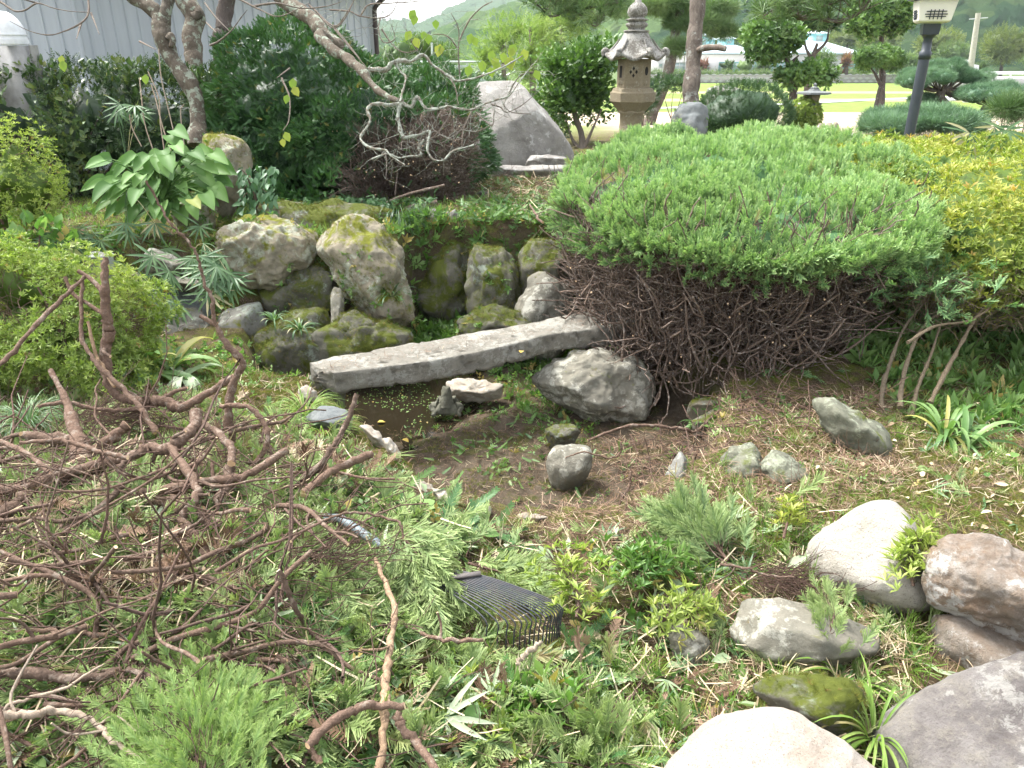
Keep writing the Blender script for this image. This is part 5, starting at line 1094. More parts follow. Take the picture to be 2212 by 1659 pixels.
for pts, r in (([(1912, 925), (1905, 850), (1925, 780), (1955, 705), (2010, 640)], .016), ([(1945, 880), (1948, 830), (1968, 760), (2000, 700), (2080, 640)], .016), ([(1968, 900), (1985, 830), (2010, 770), (2035, 690)], .014), ([(2010, 870), (2045, 800), (2080, 735), (2120, 670), (2190, 600)], .015), ([(1960, 740), (2020, 705), (2100, 690), (2170, 640)], .010)):
    tube(sm, cat_rom([PT(u, v, 3.62 + .1 * i) for i, (u, v) in enumerate(pts)], 6), [r * .85, r * .7, r * .5, r * .3], 8, bump=.45)
n = 2600; P = np.stack([rng.uniform(2.05, 3.6, n), rng.uniform(3.65, 4.3, n), rng.uniform(.28, .55, n)], -1); twigs(sm, P, jit(n, .5) + [.1, -.3, .5], rng.uniform(.08, .2, n), rng.uniform(.0012, .003, n), 4, .3)
sm.build('stems', M['azbark'], r_)
c = PT(105, 690, 3.95)
shrub('azalea', [(c[0], c[1], .28, .52, .45, .34), (c[0] + .32, c[1] - .12, .20, .30, .32, .24), (c[0] - .2, c[1] + .1, .38, .45, .4, .32)], 8200, TWN, .036, M['azalea2'], 'rounded fresh green azalea on the left bank of the pond', 'azalea bush', depth=.12, stems=14, corek=.25, twn=1500, lump=.15)
c = PT(25, 395, 4.9)
shrub('azalea', [(c[0], c[1], c[2], .36, .32, .36), (c[0] - .25, c[1], c[2] - .15, .35, .3, .35)], 2000, TWN, .032, M['azalea2'], 'small pale azalea in front of the hedge at the left edge', 'azalea bush', depth=.1, corek=.6, lump=.08, twn=200)
hedge = [(x, 6.75 + .08 * i, .98, .62, .42, .60) for i, x in enumerate(np.linspace(-5.0, -2.75, 5))]
shrub('hedge', hedge, 21000, TL + TL4, .062, M['hedge'], 'dark glossy broadleaf hedge in front of the white warehouse', 'hedge', M['plumdark'], .10, 3.0, .42, depth=.22, stems=40, corek=.64, jt=.7)
c = PT(1600, 246, 10.6)
shrub('clipped_shrub', [(c[0] + .05, c[1], c[2], .66, .55, .40), (c[0] - .25, c[1], c[2] - .1, .4, .5, .4)], 3800, TL4, .075, M['shrub'], 'dark glossy clipped shrub behind the juniper right of the pine trunk', lump=.05)
c = PT(1735, 262, 10.9)
shrub('clipped_shrub', [(c[0], c[1], c[2], .25, .3, .34)], 1300, TWN, .05, M['azalea2'], 'small yellow green clipped shrub beside the dark glossy one', lump=.03)
c = PT(60, 520, 4.6)
shrub('weed', [(c[0], c[1], c[2] - .05, .28, .2, .14)], 150, TLR, .075, M['weed'], 'broad leaved green weed between the two left azaleas', 'weed', coremat=False, stems=8, depth=.05)

def tree(name, label, trunk, r, barkm, pads, n, Ts, size, leafm, limbs=(), cat='tree', lump=.06, lf=2.5, group=None, corek=.72, up=.5, depth=.1, sides=10, corelvl=3, base_z=None):
    P0 = np.array(trunk[0]); root = empty(name, P0, label, cat, group); mb = MB(); tube(mb, cat_rom(trunk, 6), r, sides, bump=.18)
    for l in limbs: tube(mb, cat_rom(l[0], 5), l[1], 7, bump=.2)
    tr_ = mb.build('trunk', barkm, root); P, N = None, None; E = np.array(pads); ar = E[:, 3] * E[:, 5] + E[:, 3] * E[:, 4]
    for e, a in zip(pads, ar):
        k = max(30, int(n * a / ar.sum())); P, N = ell_pts([e], k, lump, lf, 3, depth); m_ = MB(); D = norm(N * .8 + [0, 0, up] + jit(len(P), .45))
        scatter(m_, Ts, P, D, rng.uniform(size * .7, size * 1.3, len(P)), roll=rng.uniform(-1, 1, len(P)), rnd=rn(.5 + .6 * noise(P * lf, 9) + rng.normal(size=len(P)) * .25))
        if corek: core(m_, [e], corek, 0, corelvl, lump)
        m_.build('crown', leafm, root)
    return root
def pad(u, v, t, ru, rv, ry=None):
    c = PT(u, v, t); return (c[0], c[1], c[2], ru / F * t, (ry or ru / F * t), rv / F * t)
def gnd(p): return [p[0], p[1], Hs(p[0], p[1]) - .05]
# camellia behind the monolith
b = PY(1258, 330, 10.9); bb = gnd(b)
tree('camellia', 'leafy camellia tree between the monolith and the stone lantern', [bb, PT(1256, 290, 10.6), PT(1240, 240, 10.6), PT(1245, 180, 10.6)], [.05, .04, .02], M['plumfine'],
     [pad(1245, 165, 10.6, 78, 72), pad(1212, 215, 10.5, 56, 56), pad(1282, 205, 10.7, 62, 58), pad(1285, 125, 10.7, 60, 48), pad(1205, 140, 10.6, 45, 40)], 7000, TLR + TLR4[:1], .07, M['camellia'],
     limbs=[([bb, PT(1236, 300, 10.6), PT(1220, 250, 10.6)], [.03, .02, .01]), ([bb, PT(1275, 290, 10.5), PT(1300, 235, 10.5)], [.03, .02, .01])], lump=.10, depth=.35, corek=.55)
c = PT(1215, 320, 10.9)
# pine with rough trunk
pt = zv(3, [(178, 1000), (172, 850), (165, 700), (163, 600), (172, 470), (184, 330), (190, 200), (208, 60), (216, -60), (225, -260)])
tp = [PT(u, v, 9.3) for u, v in pt]
def needles(mb, P, D, s): scatter(mb, TP, P, D, s, roll=rng.uniform(-3, 3, len(P)))
def pine():
    root = empty('pine_tree', tp[0], 'tall pine with a rough grey trunk and a long needle bearing bough at the top', 'pine tree')
    mb = MB(); tube(mb, cat_rom(tp, 8), [.122, .112, .106, .105, .10, .098, .094, .09, .085, .08], 18, bump=.22); tk = mb.build('trunk', M['pinebark'], root)
    m_ = MB(); tube(m_, cat_rom([PT(*zv(3, [(205, 310)])[0], 9.25), PT(*zv(3, [(280, 290)])[0], 9.1), PT(*zv(3, [(380, 300)])[0], 9.0)], 6), [.045, .038, .034], 10, bump=.25); m_.build('branch_stub', M['pinebark'], root)
    B = MB(); NB = MB()
    def bough(zk, pts, t, r, dens=1., side=.35, sz=.16):
        nonlocal B, NB
        P = cat_rom([PT(u, v, tt) for (u, v), tt in zip(zv(zk, pts), np.linspace(t[0], t[1], len(pts)))], 8); tube(B, P, [r, r * .7, r * .4], 7, bump=.3)
        k = int(46 * dens); i = rng.integers(int(len(P) * .2), len(P), k); d = norm(rng.normal(size=(k, 3)) * [1, .8, .3] + [0, 0, .55]); e, _ = twigs(B, P[i], d, rng.uniform(.05, side, k), r * .22, 4, .2, 4, upb=.12)
        for q in range(3): needles(NB, e + jit(k, .05), norm(d * .5 + [0, 0, .8] + jit(k, .5)), rng.uniform(sz * .8, sz * 1.25, k))
    bough(3, [(600, -80), (700, 20), (780, 70), (850, 112), (940, 112), (1060, 132), (1130, 115), (1210, 70), (1270, -10)], (7.2, 6.8), .028, .6)
    bough(3, [(850, 110), (930, 60), (1040, 20), (1150, -20)], (6.9, 6.9), .012, .5); bough(3, [(720, 30), (640, 80), (610, 110), (700, 130)], (7, 6.9), .009, .35, .2)
    B.build('bough', M['pinebark'], root); NB.build('needles', M['pine'], root); B = MB(); NB = MB()
    bough(2, [(1950, -60), (1830, 10), (1700, 40), (1530, 60), (1440, 100), (1390, 80), (1310, 0)], (9, 8.6), .022, 1.3); bough(2, [(1560, 60), (1620, 110), (1700, 160), (1760, 60)], (8.8, 8.8), .010, .6)
    bough(2, [(1900, -40), (1700, -10), (1500, -30), (1350, -20)], (9, 9), .02, 1.1)
    B.build('bough', M['pinebark'], root); NB.build('needles', M['pine'], root)
pine()
# plum trees
def plum():
    b = zv(1, [(1225, 900), (1222, 830), (1208, 640), (1180, 560), (1115, 440), (1040, 330), (1000, 230), (985, 140), (950, 70), (870, 10), (770, -60)]); P = [PT(u, v, 6.05) for u, v in b]
    root = empty('plum_tree', P[0], 'lichen covered plum tree with a leaning forked trunk and contorted bare branches', 'plum tree')
    mb = MB(); tube(mb, cat_rom(P, 7), [.075, .068, .062, .064, .066, .064, .072, .078, .07, .055, .05], 16, bump=.30); mb.build('trunk', M['plum'], root)
    traced(root, 'limb', 1, [(990, 170), (1015, 80), (1040, 0), (1060, -120)], 6.05, [.058, .05, .05], M['plum'], 12)
    traced(root, 'limb', 1, [(1030, 240), (1050, 220), (1062, 260), (1050, 290)], 5.98, [.03, .028, .02], M['plum'], 8)
    # bough that arches over from the crown and comes down to the right
    L = zv(1, [(1060, -120), (1350, -180), (1650, -60), (1790, 40), (1900, 110), (2000, 210), (2080, 290)]) + zv(2, [(0, 220), (60, 290), (180, 370), (260, 440), (340, 540), (430, 600), (500, 622)])
    P = [PT(u, v, t) for (u, v), t in zip(L, np.linspace(6.05, 4.9, len(L)))]; mb = MB(); tube(mb, cat_rom(P, 7), [.045, .045, .046, .05, .052, .045, .043, .042, .038, .034, .029, .024, .020, .019], 12, bump=.34); mb.build('limb', M['plum'], root)
    tz = 4.9
    A = [([(500, 622), (420, 652), (345, 640), (292, 680), (298, 745), (256, 830), (270, 882), (330, 910), (400, 925), (430, 962), (510, 1015)], .017, .007),
         ([(500, 622), (475, 690), (480, 750), (510, 820), (560, 840), (620, 822), (672, 812), (658, 860), (662, 930), (692, 990), (760, 980), (820, 930), (940, 888)], .019, .007),
         ([(500, 625), (560, 655), (600, 600), (640, 662), (720, 672), (790, 638), (860, 662), (930, 682), (1000, 640), (1080, 612), (1150, 580), (1240, 480), (1300, 400)], .015, .005),
         ([(645, 860), (602, 900), (620, 950), (560, 960), (480, 970), (420, 950), (310, 980)], .011, .007),
         ([(300, 430), (400, 432), (440, 390), (500, 378), (560, 382), (640, 330), (700, 395), (790, 470), (850, 490), (950, 482), (1050, 440), (1150, 400), (1240, 350)], .022, .005),
         ([(470, 385), (500, 440), (525, 480), (510, 560), (490, 620)], .011, .010)]
    for pts, r0, r1 in A: traced(root, 'branch', 2, [(x + rng.normal() * 5, y + rng.normal() * 5) for x, y in pts], (tz, tz - .15), [r0 * .78, (r0 + r1) * .36, r1 * .7], M['plumtwig'], 8, .6, 4)
    B = [[(930, 690), (900, 760), (830, 830), (740, 880), (680, 870)], [(930, 685), (880, 800), (872, 900)], [(780, 640), (800, 700), (720, 820), (670, 860)], [(800, 480), (832, 540), (850, 640)], [(380, 180), (450, 280), (520, 322), (600, 308)], [(860, 460), (850, 330), (852, 180), (805, 80)], [(850, 300), (780, 220), (690, 210)], [(855, 250), (920, 120), (1000, 40), (1060, 10)],
         [(1050, 640), (1110, 660), (1150, 690), (1250, 640), (1340, 560)], [(1160, 580), (1200, 500), (1260, 450), (1370, 440)], [(1160, 580), (1130, 640), (1180, 690), (1300, 700)], [(1050, 440), (1180, 380), (1240, 345)], [(960, 690), (1010, 740), (1060, 770), (1070, 680)], [(880, 800), (960, 810), (1050, 770)], [(700, 800), (780, 850), (860, 860)],
         [(0, 100), (80, 172), (150, 120), (220, -20)], [(80, 170), (180, 290), (290, 420)], [(60, 60), (180, 70), (250, 100), (370, 110), (440, 80), (490, -20)], [(370, 110), (360, 180), (390, 260), (460, 240), (440, 160)], [(250, 95), (300, 30), (420, 20), (600, 10)], [(600, 890), (510, 870), (500, 920)], [(400, 925), (410, 1000), (405, 1100)], [(600, 310), (560, 250), (530, 180)]]
    for pts in B: traced(root, 'twig', 2, pts, (tz, tz - .1), [.006, .004, .002], M['plumfine'], 6, .3, 5)
    C_ = [[(1550, 40), (1700, 20), (1850, 50), (2000, 40), (2100, 10)], [(1290, 280), (1350, 250), (1420, 190), (1480, 110), (1520, 60)], [(1260, 20), (1330, 110), (1410, 190)], [(1460, -10), (1600, 60), (1720, 100), (1900, 20)], [(1900, 30), (2050, 160), (2130, 80), (2200, -40)], [(2050, 160), (2212, 360)], [(1270, 140), (1330, 200)],
          [(0, 10), (60, 50), (100, 70), (160, 60), (230, 20), (330, 50), (440, 70), (540, 75)], [(540, -40), (545, 75), (500, 140), (400, 190), (300, 215), (180, 190), (60, 130)], [(500, 140), (470, 240)], [(560, 80), (610, 210)], [(230, 20), (160, 0), (40, -30)], [(860, 255), (960, 305)], [(1780, 420), (1700, 480)], [(1730, 480), (1780, 600), (1775, 740), (1740, 800)]]
    for pts in C_: traced(root, 'twig', 1, pts, (5.4, 5.2), [.008, .005, .002], M['plumfine'], 6, .3, 5)
    rs = np.random.default_rng(8)
    st = MB(); n = 260; cand = np.array([PT(*zv(2, [(rs.uniform(650, 1350), rs.uniform(380, 900))])[0], 4.85) for _ in range(n)])
    P = []; 
    for pts in B + [a[0] for a in A]:
        q = cat_rom([PT(u, v, tz - .06) for u, v in zv(2, pts)], 4); P.append(q[::2])
    P = np.vstack(P); P = np.repeat(P, 2, 0); twigs(st, P, rng.normal(size=(len(P), 3)) + [.2, 0, .1], rng.uniform(.04, .2, len(P)), .0015, 4, .2, 3); st.build('twiglets', M['plumtwig'], root)['kind'] = 'stuff'
    lf = MB()
    for zk, pts, t in ((2, [(560, 190), (580, 230), (640, 190), (665, 205), (740, 270), (760, 280), (930, 205), (940, 225), (1060, 310), (1070, 350), (1130, 320), (1150, 350), (1190, 290), (1220, 330), (1200, 270), (1250, 300), (1180, 350), (1100, 380), (1320, 430), (1045, 410), (710, 120), (1000, 370), (920, 400), (585, 60), (590, 90)], 4.8), (1, [(1800, 480), (1800, 530), (1750, 810), (1735, 850), (1770, 580), (380, 340), (385, 370), (895, 455)], 5.2)):
        for p in pts: 
            v_, f_, t_ = place(TLR[0], PT(*zv(zk, [p])[0], t), (rs.uniform(-.6, .6), -.3, -.8), (0, -1, .4), rs.uniform(.055, .09)); lf.add(v_, f_, 0, rnd=rs.random(), tip=t_)
    lf.build('leaves', M['weed2'], root)
M['weed2'] = leafmat('plum_leaves', [(.22, .34, .05), (.28, .38, .06), (.40, .42, .08)], rough=.5, trans=.5)
plum()
def simple_trunk(label, zk, pts, t, r, mat, top=True):
    P = [PT(u, v, t) for u, v in zv(zk, pts)]; P[0][2] = Hs(P[0][0], P[0][1]) - .05; root = empty('plum_tree', P[0], label, 'plum tree'); mb = MB(); tube(mb, cat_rom(P, 7), r, 14, bump=.3); mb.build('trunk', mat, root); return root
r1 = simple_trunk('short pollarded plum trunk standing behind the forked plum tree', 1, [(1215, 900), (1205, 450), (1195, 330), (1175, 220), (1195, 110), (1160, 40), (1100, -40), (1060, -160)], 7.0, [.085, .075, .068, .07, .078, .07, .06], M['plum'])
traced(r1, 'limb', 1, [(1195, 110), (1222, 85), (1205, 50)], 6.95, [.05, .045, .04], M['plum'], 10)
r2 = simple_trunk('dark slim trunk rising behind the top left of the yew', 1, [(1380, 900), (1365, 300), (1375, 200), (1385, 80), (1395, -40), (1400, -200)], 7.9, [.09, .085, .08, .075], M['plumdark'])
# ------------------------------------------------------------------ clipped and distant trees
def topiary(label, trunk, rs, pads, n, mat, size=.09, Ts=None, limbs=(), bark='plumdark', lump=.12, depth=.25, corek=.6, cat='tree', name='garden_tree'):
    T_ = [PT(*p) for p in trunk]; T_[0] = np.array(gnd(T_[0])); return tree(name, label, T_, rs, M[bark], [pad(*p) for p in pads], n, Ts or (TLR + TW), size * .85, M[mat], limbs=[([PT(*q) for q in l], [.04, .025, .012]) for l in limbs], lump=lump, depth=depth, corek=corek, cat=cat)
topiary('cloud pruned camellia with three leafy pads behind the clipped shrub', [(1712, 240, 14.3), (1714, 200, 14.2), (1705, 160, 14.2), (1700, 130, 14.2)], [.08, .07, .05, .03],
        [(1668, 85, 14.2, 62, 42), (1648, 105, 14.1, 42, 22), (1745, 160, 14.2, 42, 25), (1710, 165, 14.1, 34, 20), (1775, 165, 14.3, 28, 16), (1640, 62, 14.3, 26, 18)], 4600, 'camellia', .12, TLR + TW,
        limbs=[[(1705, 165, 14.2), (1700, 130, 14.2), (1680, 110, 14.2)], [(1705, 140, 14.2), (1725, 120, 14.2)], [(1712, 190, 14.2), (1735, 172, 14.2), (1760, 165, 14.2)]])
topiary('taller pruned tree with a forked pale trunk behind the cloud pruned camellia', [(1745, 240, 16.5), (1748, 150, 16.5), (1755, 125, 16.5), (1765, 95, 16.5)], [.09, .08, .05, .03],
        [(1740, 48, 16.5, 48, 24), (1785, 50, 16.6, 34, 18), (1710, 40, 16.4, 34, 20)], 2800, 'shrub', .12, TLR + TW, limbs=[[(1752, 128, 16.5), (1740, 100, 16.5), (1738, 70, 16.5)], [(1758, 118, 16.5), (1785, 90, 16.5), (1790, 60, 16.5)]])
topiary('tall garden tree with a broad dark crown left of the lamp', [(1905, 250, 19), (1906, 180, 19), (1905, 120, 19), (1904, 60, 19)], [.085, .08, .07, .05], [(1895, 30, 19, 66, 42), (1870, 55, 18.8, 42, 24), (1935, 45, 19, 38, 28), (1900, -10, 19, 50, 30)], 3200, 'camellia', .16, TLR + TW)
topiary('small lollipop shaped tree with a thin curved trunk left of the lamp', [(1888, 280, 15.6), (1893, 225, 15.6), (1905, 175, 15.6), (1904, 140, 15.6)], [.05, .042, .04, .02], [(1898, 128, 15.6, 46, 27), (1870, 130, 15.6, 22, 16), (1928, 132, 15.6, 22, 18)], 2200, 'camellia', .10, TWN,
        limbs=[[(1903, 185, 15.6), (1890, 160, 15.6), (1880, 145, 15.6)]])
# flat topped blue pines
def flatpine(label, trunk, rs, pads, n, mat='bpine', name='dwarf_pine', size=.075):
    T_ = [PT(*p) for p in trunk]; T_[0] = np.array(gnd(T_[0])); root = empty(name, T_[0], label, 'pine tree'); mb = MB(); tube(mb, cat_rom(T_, 6), rs, 10, bump=.25)
    ar = sum(p[3] * p[4] for p in pads)
    for p in pads:
        e = pad(*p); k = max(6, int(46 * p[3] * p[4] / ar)); a = rng.uniform(0, 6.283, k); r_ = np.sqrt(rng.random(k)) * .85; subs = []
        for q, w_ in zip(a, r_):
            c_ = (e[0] + e[3] * w_ * math.cos(q), e[1] + e[4] * w_ * math.sin(q), e[2] + e[5] * (.75 * math.sqrt(1 - w_ * w_) - .2 * rng.random())); s_ = rng.uniform(.10, .16); subs.append(c_ + (s_, s_, s_ * .75))
            tube(mb, cat_rom([T_[-1], (T_[-1] + np.array(c_)) / 2 - [0, 0, .05], np.array(c_)], 4), [.02, .012, .006], 5)
        m_ = MB(); P, N = ell_pts(subs, int(n * p[3] * p[4] / ar), .02, 6, 2, .03); ok = N[:, 2] > -.35; P, N = P[ok], N[ok]
        scatter(m_, TP, P, norm(N + [0, 0, .5] + jit(len(P), .3)), rng.uniform(size * .6, size * 1.2, len(P)), roll=rng.uniform(-3, 3, len(P)), rnd=rn(.5 + .4 * N[:, 2] * 0 + .5 * noise(P * 6, 4) + rng.normal(size=len(P)) * .2)); core(m_, subs, .8, 0, 2, .0); m_.build('crown', M[mat], root)
    mb.build('trunk', M['pinebark'], root)
flatpine('umbrella shaped blue green dwarf pine behind the lamp post', [(2048, 262, 11.5), (2040, 235, 11.5), (2030, 215, 11.5), (2035, 195, 11.5)], [.10, .09, .09, .05], [(2025, 180, 11.5, 92, 26), (1960, 188, 11.4, 38, 17), (2090, 176, 11.5, 40, 18), (2030, 163, 11.6, 55, 20), (2000, 226, 11.7, 40, 14), (2105, 215, 11.4, 60, 14)], 7500)
flatpine('low blue green dwarf pine pad right of the umbrella shaped pine', [(2130, 262, 10.8), (2125, 240, 10.8), (2140, 225, 10.8)], [.07, .06, .04], [(2140, 215, 10.8, 60, 20), (2165, 205, 10.8, 34, 14)], 2800)
shrub('mat_pine', [pad(1995, 262, 10.0, 115, 16), pad(1920, 276, 9.7, 52, 16), pad(2030, 255, 9.8, 40, 16)], 1700, TP, .13, M['bpine'], 'low spreading mat of blue green pine at the foot of the lamp', 'pine mat', stems=0, up=1., lump=.06)
shrub('young_pine', [pad(2195, 235, 8.5, 40, 22)], 160, TP, .16, M['pine'], 'small spiky young pine at the right edge', 'pine', stems=3, coremat=False)
# low leafy shrubs around the lantern and camellia
shrub('garden_shrub', [pad(1400, 205, 13, 22, 30), pad(1385, 230, 12.6, 20, 26)], 700, TL4, .09, M['shrub'], 'dark shrub just right of the stone lantern column', stems=4)
shrub('garden_shrub', [pad(1455, 180, 16, 38, 14)], 500, TL4, .12, M['shrub'], 'low clipped shrub between the lantern and the pine trunk', stems=3)
shrub('garden_shrub', [pad(1165, 255, 11.8, 40, 50), pad(1195, 285, 11.6, 30, 30)], 1500, TL4, .08, M['shrub'], 'dark shrub under the camellia right behind the monolith', stems=5)
shrub('garden_shrub', [pad(970, 190, 9.4, 130, 30), pad(860, 185, 9.0, 80, 26)], 2600, TL4, .06, M['yew'], 'low dark green shrub behind the yew and left of the monolith', stems=3, lump=.06)
# pine with layered pads far behind
tree('pine_tree', 'open crowned pine behind the rough trunked pine', [gnd(PT(1400, 235, 17.0)), PT(1440, 170, 17), PT(1455, 90, 17), PT(1470, 10, 17), PT(1480, -80, 17)], [.13, .12, .1, .08], M['pinebark'],
     [pad(1500, 52, 17, 62, 15), pad(1440, 12, 17, 70, 14), pad(1540, 20, 17, 45, 13), pad(1470, 100, 16.8, 34, 13), pad(1560, 65, 17, 26, 11), pad(1360, 18, 17, 50, 12)], 2200, TP, .2, M['pine'], corek=.6, cat='pine tree', lump=.12)
# yellow green young trees behind the monolith
def loose(label, trunk, pads, n, mat, size, name='tree', Ts=None, corek=0, rs=(.10, .07, .04), bark='plumfine', depth=.9, lump=.2, lf=1.2, group=None):
    T_ = [PT(*p) for p in trunk]; T_[0] = np.array(gnd(T_[0])); return tree(name, label, T_, list(rs), M[bark], [pad(*p) for p in pads], n, Ts or TL4, size, M[mat], lump=lump, lf=lf, depth=depth, corek=corek, group=group)
loose('light yellow green feathery tree behind the pipe frame', [(1090, 205, 21), (1088, 150, 21), (1082, 60, 21)], [(1085, 95, 21, 62, 62), (1050, 125, 21, 46, 42), (1120, 70, 21, 42, 48)], 1900, 'farleafy', .17)
loose('pale green leafy tree left of the camellia', [(1150, 205, 19), (1150, 150, 19), (1145, 60, 19)], [(1150, 115, 19, 48, 50), (1165, 70, 19, 44, 40), (1135, 150, 19, 44, 34)], 1700, 'farleafy', .15)
loose('mid green bush tree beside the pipe frame', [(910, 170, 30), (910, 140, 30), (908, 110, 30)], [(905, 110, 30, 42, 30), (950, 125, 30, 34, 24), (880, 130, 30, 30, 20)], 1300, 'farleaf', .28, corek=.6, depth=.3)
loose('dark green tree behind the left of the lantern roof', [(1215, 200, 24), (1215, 100, 24), (1210, 50, 24)], [(1205, 60, 24, 62, 44), (1250, 40, 24, 50, 40), (1180, 100, 24, 40, 36)], 1500, 'farleafy', .24, corek=0, depth=.5)
# trees and bushes around the white building and road
def fartree(label, u, v0, y, ru, rv, vc, mat='farleaf', n=700, size=.55, corek=.8):
    b = PY(u, v0, y); b[2] = min(b[2], Hs(b[0], b[1])); t = float(b[1] / ray(u, vc)[1])
    r = np.random.default_rng(int(u)); pads_ = [(u, vc, t, ru * .75, rv * .85)] + [(u + r.uniform(-.6, .6) * ru, vc + r.uniform(-.35, .45) * rv, t, ru * r.uniform(.35, .5), rv * r.uniform(.4, .55)) for _ in range(4)]
    return tree('tree', label, [b, PT(u, (v0 + vc) / 2, t), PT(u, vc, t)], [.25, .2, .1], M['plumdark'], [pad(*p) for p in pads_], n, TL4, size, M[mat], lump=.5, lf=.5, depth=.5, corek=corek)
far = [('dark rounded bush standing before the middle windows of the white building', 1648, 160, 113, 19, 20, 141, 'farleaf', 500, .45), ('small clipped bush near the left windows of the white building', 1571, 160, 112, 9, 12, 146, 'farleaf', 240, .35), ('tiny lollipop bush in front of the long window row', 1609, 160, 112, 7, 5, 143, 'farleafy', 140, .3),
       ('rusty red shrub leaning at the corner of the white building', 1522, 163, 112, 10, 12, 140, 'redleaf', 200, .35), ('green round tree hiding the right end of the white building', 1778, 160, 104, 30, 28, 132, 'farleaf', 800, .5), ('reddish upright tree beside the pink wall', 1829, 160, 104, 13, 22, 138, 'redleaf', 340, .45),
       ('olive bush behind the lollipop shaped tree', 1960, 160, 100, 38, 26, 138, 'farleaf', 700, .55), ('mid green bush to the right of the lamp post', 2060, 155, 120, 45, 30, 118, 'farleaf', 900, .6), ('broad yellow green tree left of the utility pole', 2030, 150, 125, 62, 34, 92, 'farleafy2', 1300, .7), ('broad light green tree right of the utility pole', 2165, 152, 110, 58, 44, 102, 'farleafy2', 1500, .65),
       ('olive tree at the far right edge beyond the road', 2240, 150, 118, 55, 55, 88, 'farleaf', 1100, .7), ('dark bush beside the parked white car', 2118, 158, 92, 20, 14, 147, 'farleaf', 360, .4), ('row end bush above the roof of the white building', 1900, 120, 135, 60, 24, 88, 'farleafy2', 1100, .7), ('olive tree behind the left side of the white building roof', 1560, 110, 150, 50, 16, 84, 'farleaf', 600, .8), ('yellow green tree behind the white building roof', 1830, 115, 150, 60, 20, 82, 'farleafy2', 700, .8)]
M['farleafy2'] = leafmat('olive_leaves', [(.10, .14, .035), (.16, .20, .05), (.22, .26, .08)], rough=.6, trans=.3)
for a in far: fartree(a[0], a[1], a[2], a[3], a[4], a[5], a[6], a[7], a[8], a[9])
for u, rr, vc, lb in ((840, 40, 150, 'low dark bush at the far corner of the warehouse'),):
    fartree(lb, u, 190, 30, rr, 20, vc, 'farleaf', 500, .3)
hb = MB(); 
for i in range(14): core(hb, [tuple(PY(1400 + i * 34, 161 + (i % 3), 109)) + (1.5, .8, .55)], 1, 0, 2, .3, rnd=.3)
n = 3500; P = np.stack([rng.uniform(PY(1400, 161, 109)[0], PY(1880, 161, 109)[0], n), rng.uniform(108, 110, n), np.full(n, PY(1600, 161, 109)[2]) + rng.uniform(-.5, .5, n)], -1); scatter(hb, TL4, P, jit(n, 1), .5)
tag(hb.build('low_hedge', M['farleaf'], loc=PY(1640, 165, 109)), 'long low green hedge along the foot of the white building', 'hedge')

# ------------------------------------------------------------------ perennials
def T_broad(n=8, w=.62):
    V = []; T = []; m_ = 6
    for i in range(n + 1):
        y_ = i / n; p_ = (math.sin(min(1, y_ * 1.02) ** .62 * math.pi)) ** .75 * w / 2 if 0 < i < n else 0
        for j in range(m_ + 1):
            x_ = (j / m_ * 2 - 1); V.append((x_ * p_, y_ - .10 * abs(x_) * (1 - y_) * (p_ > 0), .16 * abs(x_) ** 1.3 * p_ / w * 2 - .16 * y_ ** 2 + .012 * math.cos(x_ * 14) * (p_ > 0))); T.append(.3 * y_)
    Fc = [(i * (m_ + 1) + j, i * (m_ + 1) + j + 1, (i + 1) * (m_ + 1) + j + 1, (i + 1) * (m_ + 1) + j) for i in range(n) for j in range(m_)]
    return np.array(V), np.array(Fc), np.array(T)
TB = T_broad()
def hosta():
    c = PT(350, 430, 5.25); c[2] = PT(350, 435, 5.25)[2]; root = empty('hosta', c, 'hosta with large pale green heart shaped leaves by the hedge', 'hosta'); st = MB()
    L = [(230,385),(205,400),(250,410),(265,350),(300,345),(330,335),(215,352),(380,300),(400,330),(430,335),(455,360),(480,372),(490,350),(345,365),(310,380),(385,395),(445,395),(475,400),(290,420),(350,410),(420,375),(250,365),(275,395),(330,420),(400,425),(440,420),(260,440),(365,345),(310,358),(340,390),(415,350),(455,335),(235,430),(468,385),(300,400),(380,370)]
    L = L + [(215, 410), (235, 450), (270, 455), (310, 440), (345, 450), (380, 445), (420, 450), (455, 425), (478, 410), (200, 395), (290, 465), (330, 462), (395, 462)]
    L = L + [(u + 14 * math.sin(i * 3), v + 12 * math.cos(i * 5)) for i, (u, v) in enumerate(L[::1])]
    for i, (u, v) in enumerate(L):
        tip = PT(u, v, 5.05 + rng.uniform(-.18, .25)); d = tip - c; d[2] = max(d[2], -.02) ; h = norm(np.array([d[0], d[1] - .05, 0.01])); ln = rng.uniform(.13, .19)
        b = tip - norm(np.array([h[0], h[1] - .15, -.25])) * ln * .5; tube(st, cat_rom([c + rng.normal(size=3) * .03, c * .4 + b * .6 + [0, 0, .06], b], 5), [.006, .004, .003], 5)
        m_ = MB(); v_, f_, t_ = place(TB, b, (h[0], h[1] - .25, rng.uniform(-.75, -.1)), (h[0] * .5, -1., .75), ln); m_.add(v_, f_, 0, rnd=rng.random(), tip=t_); m_.build('leaf', M['hosta'], root)
    st.build('stems', M['hosta'], root)
hosta()
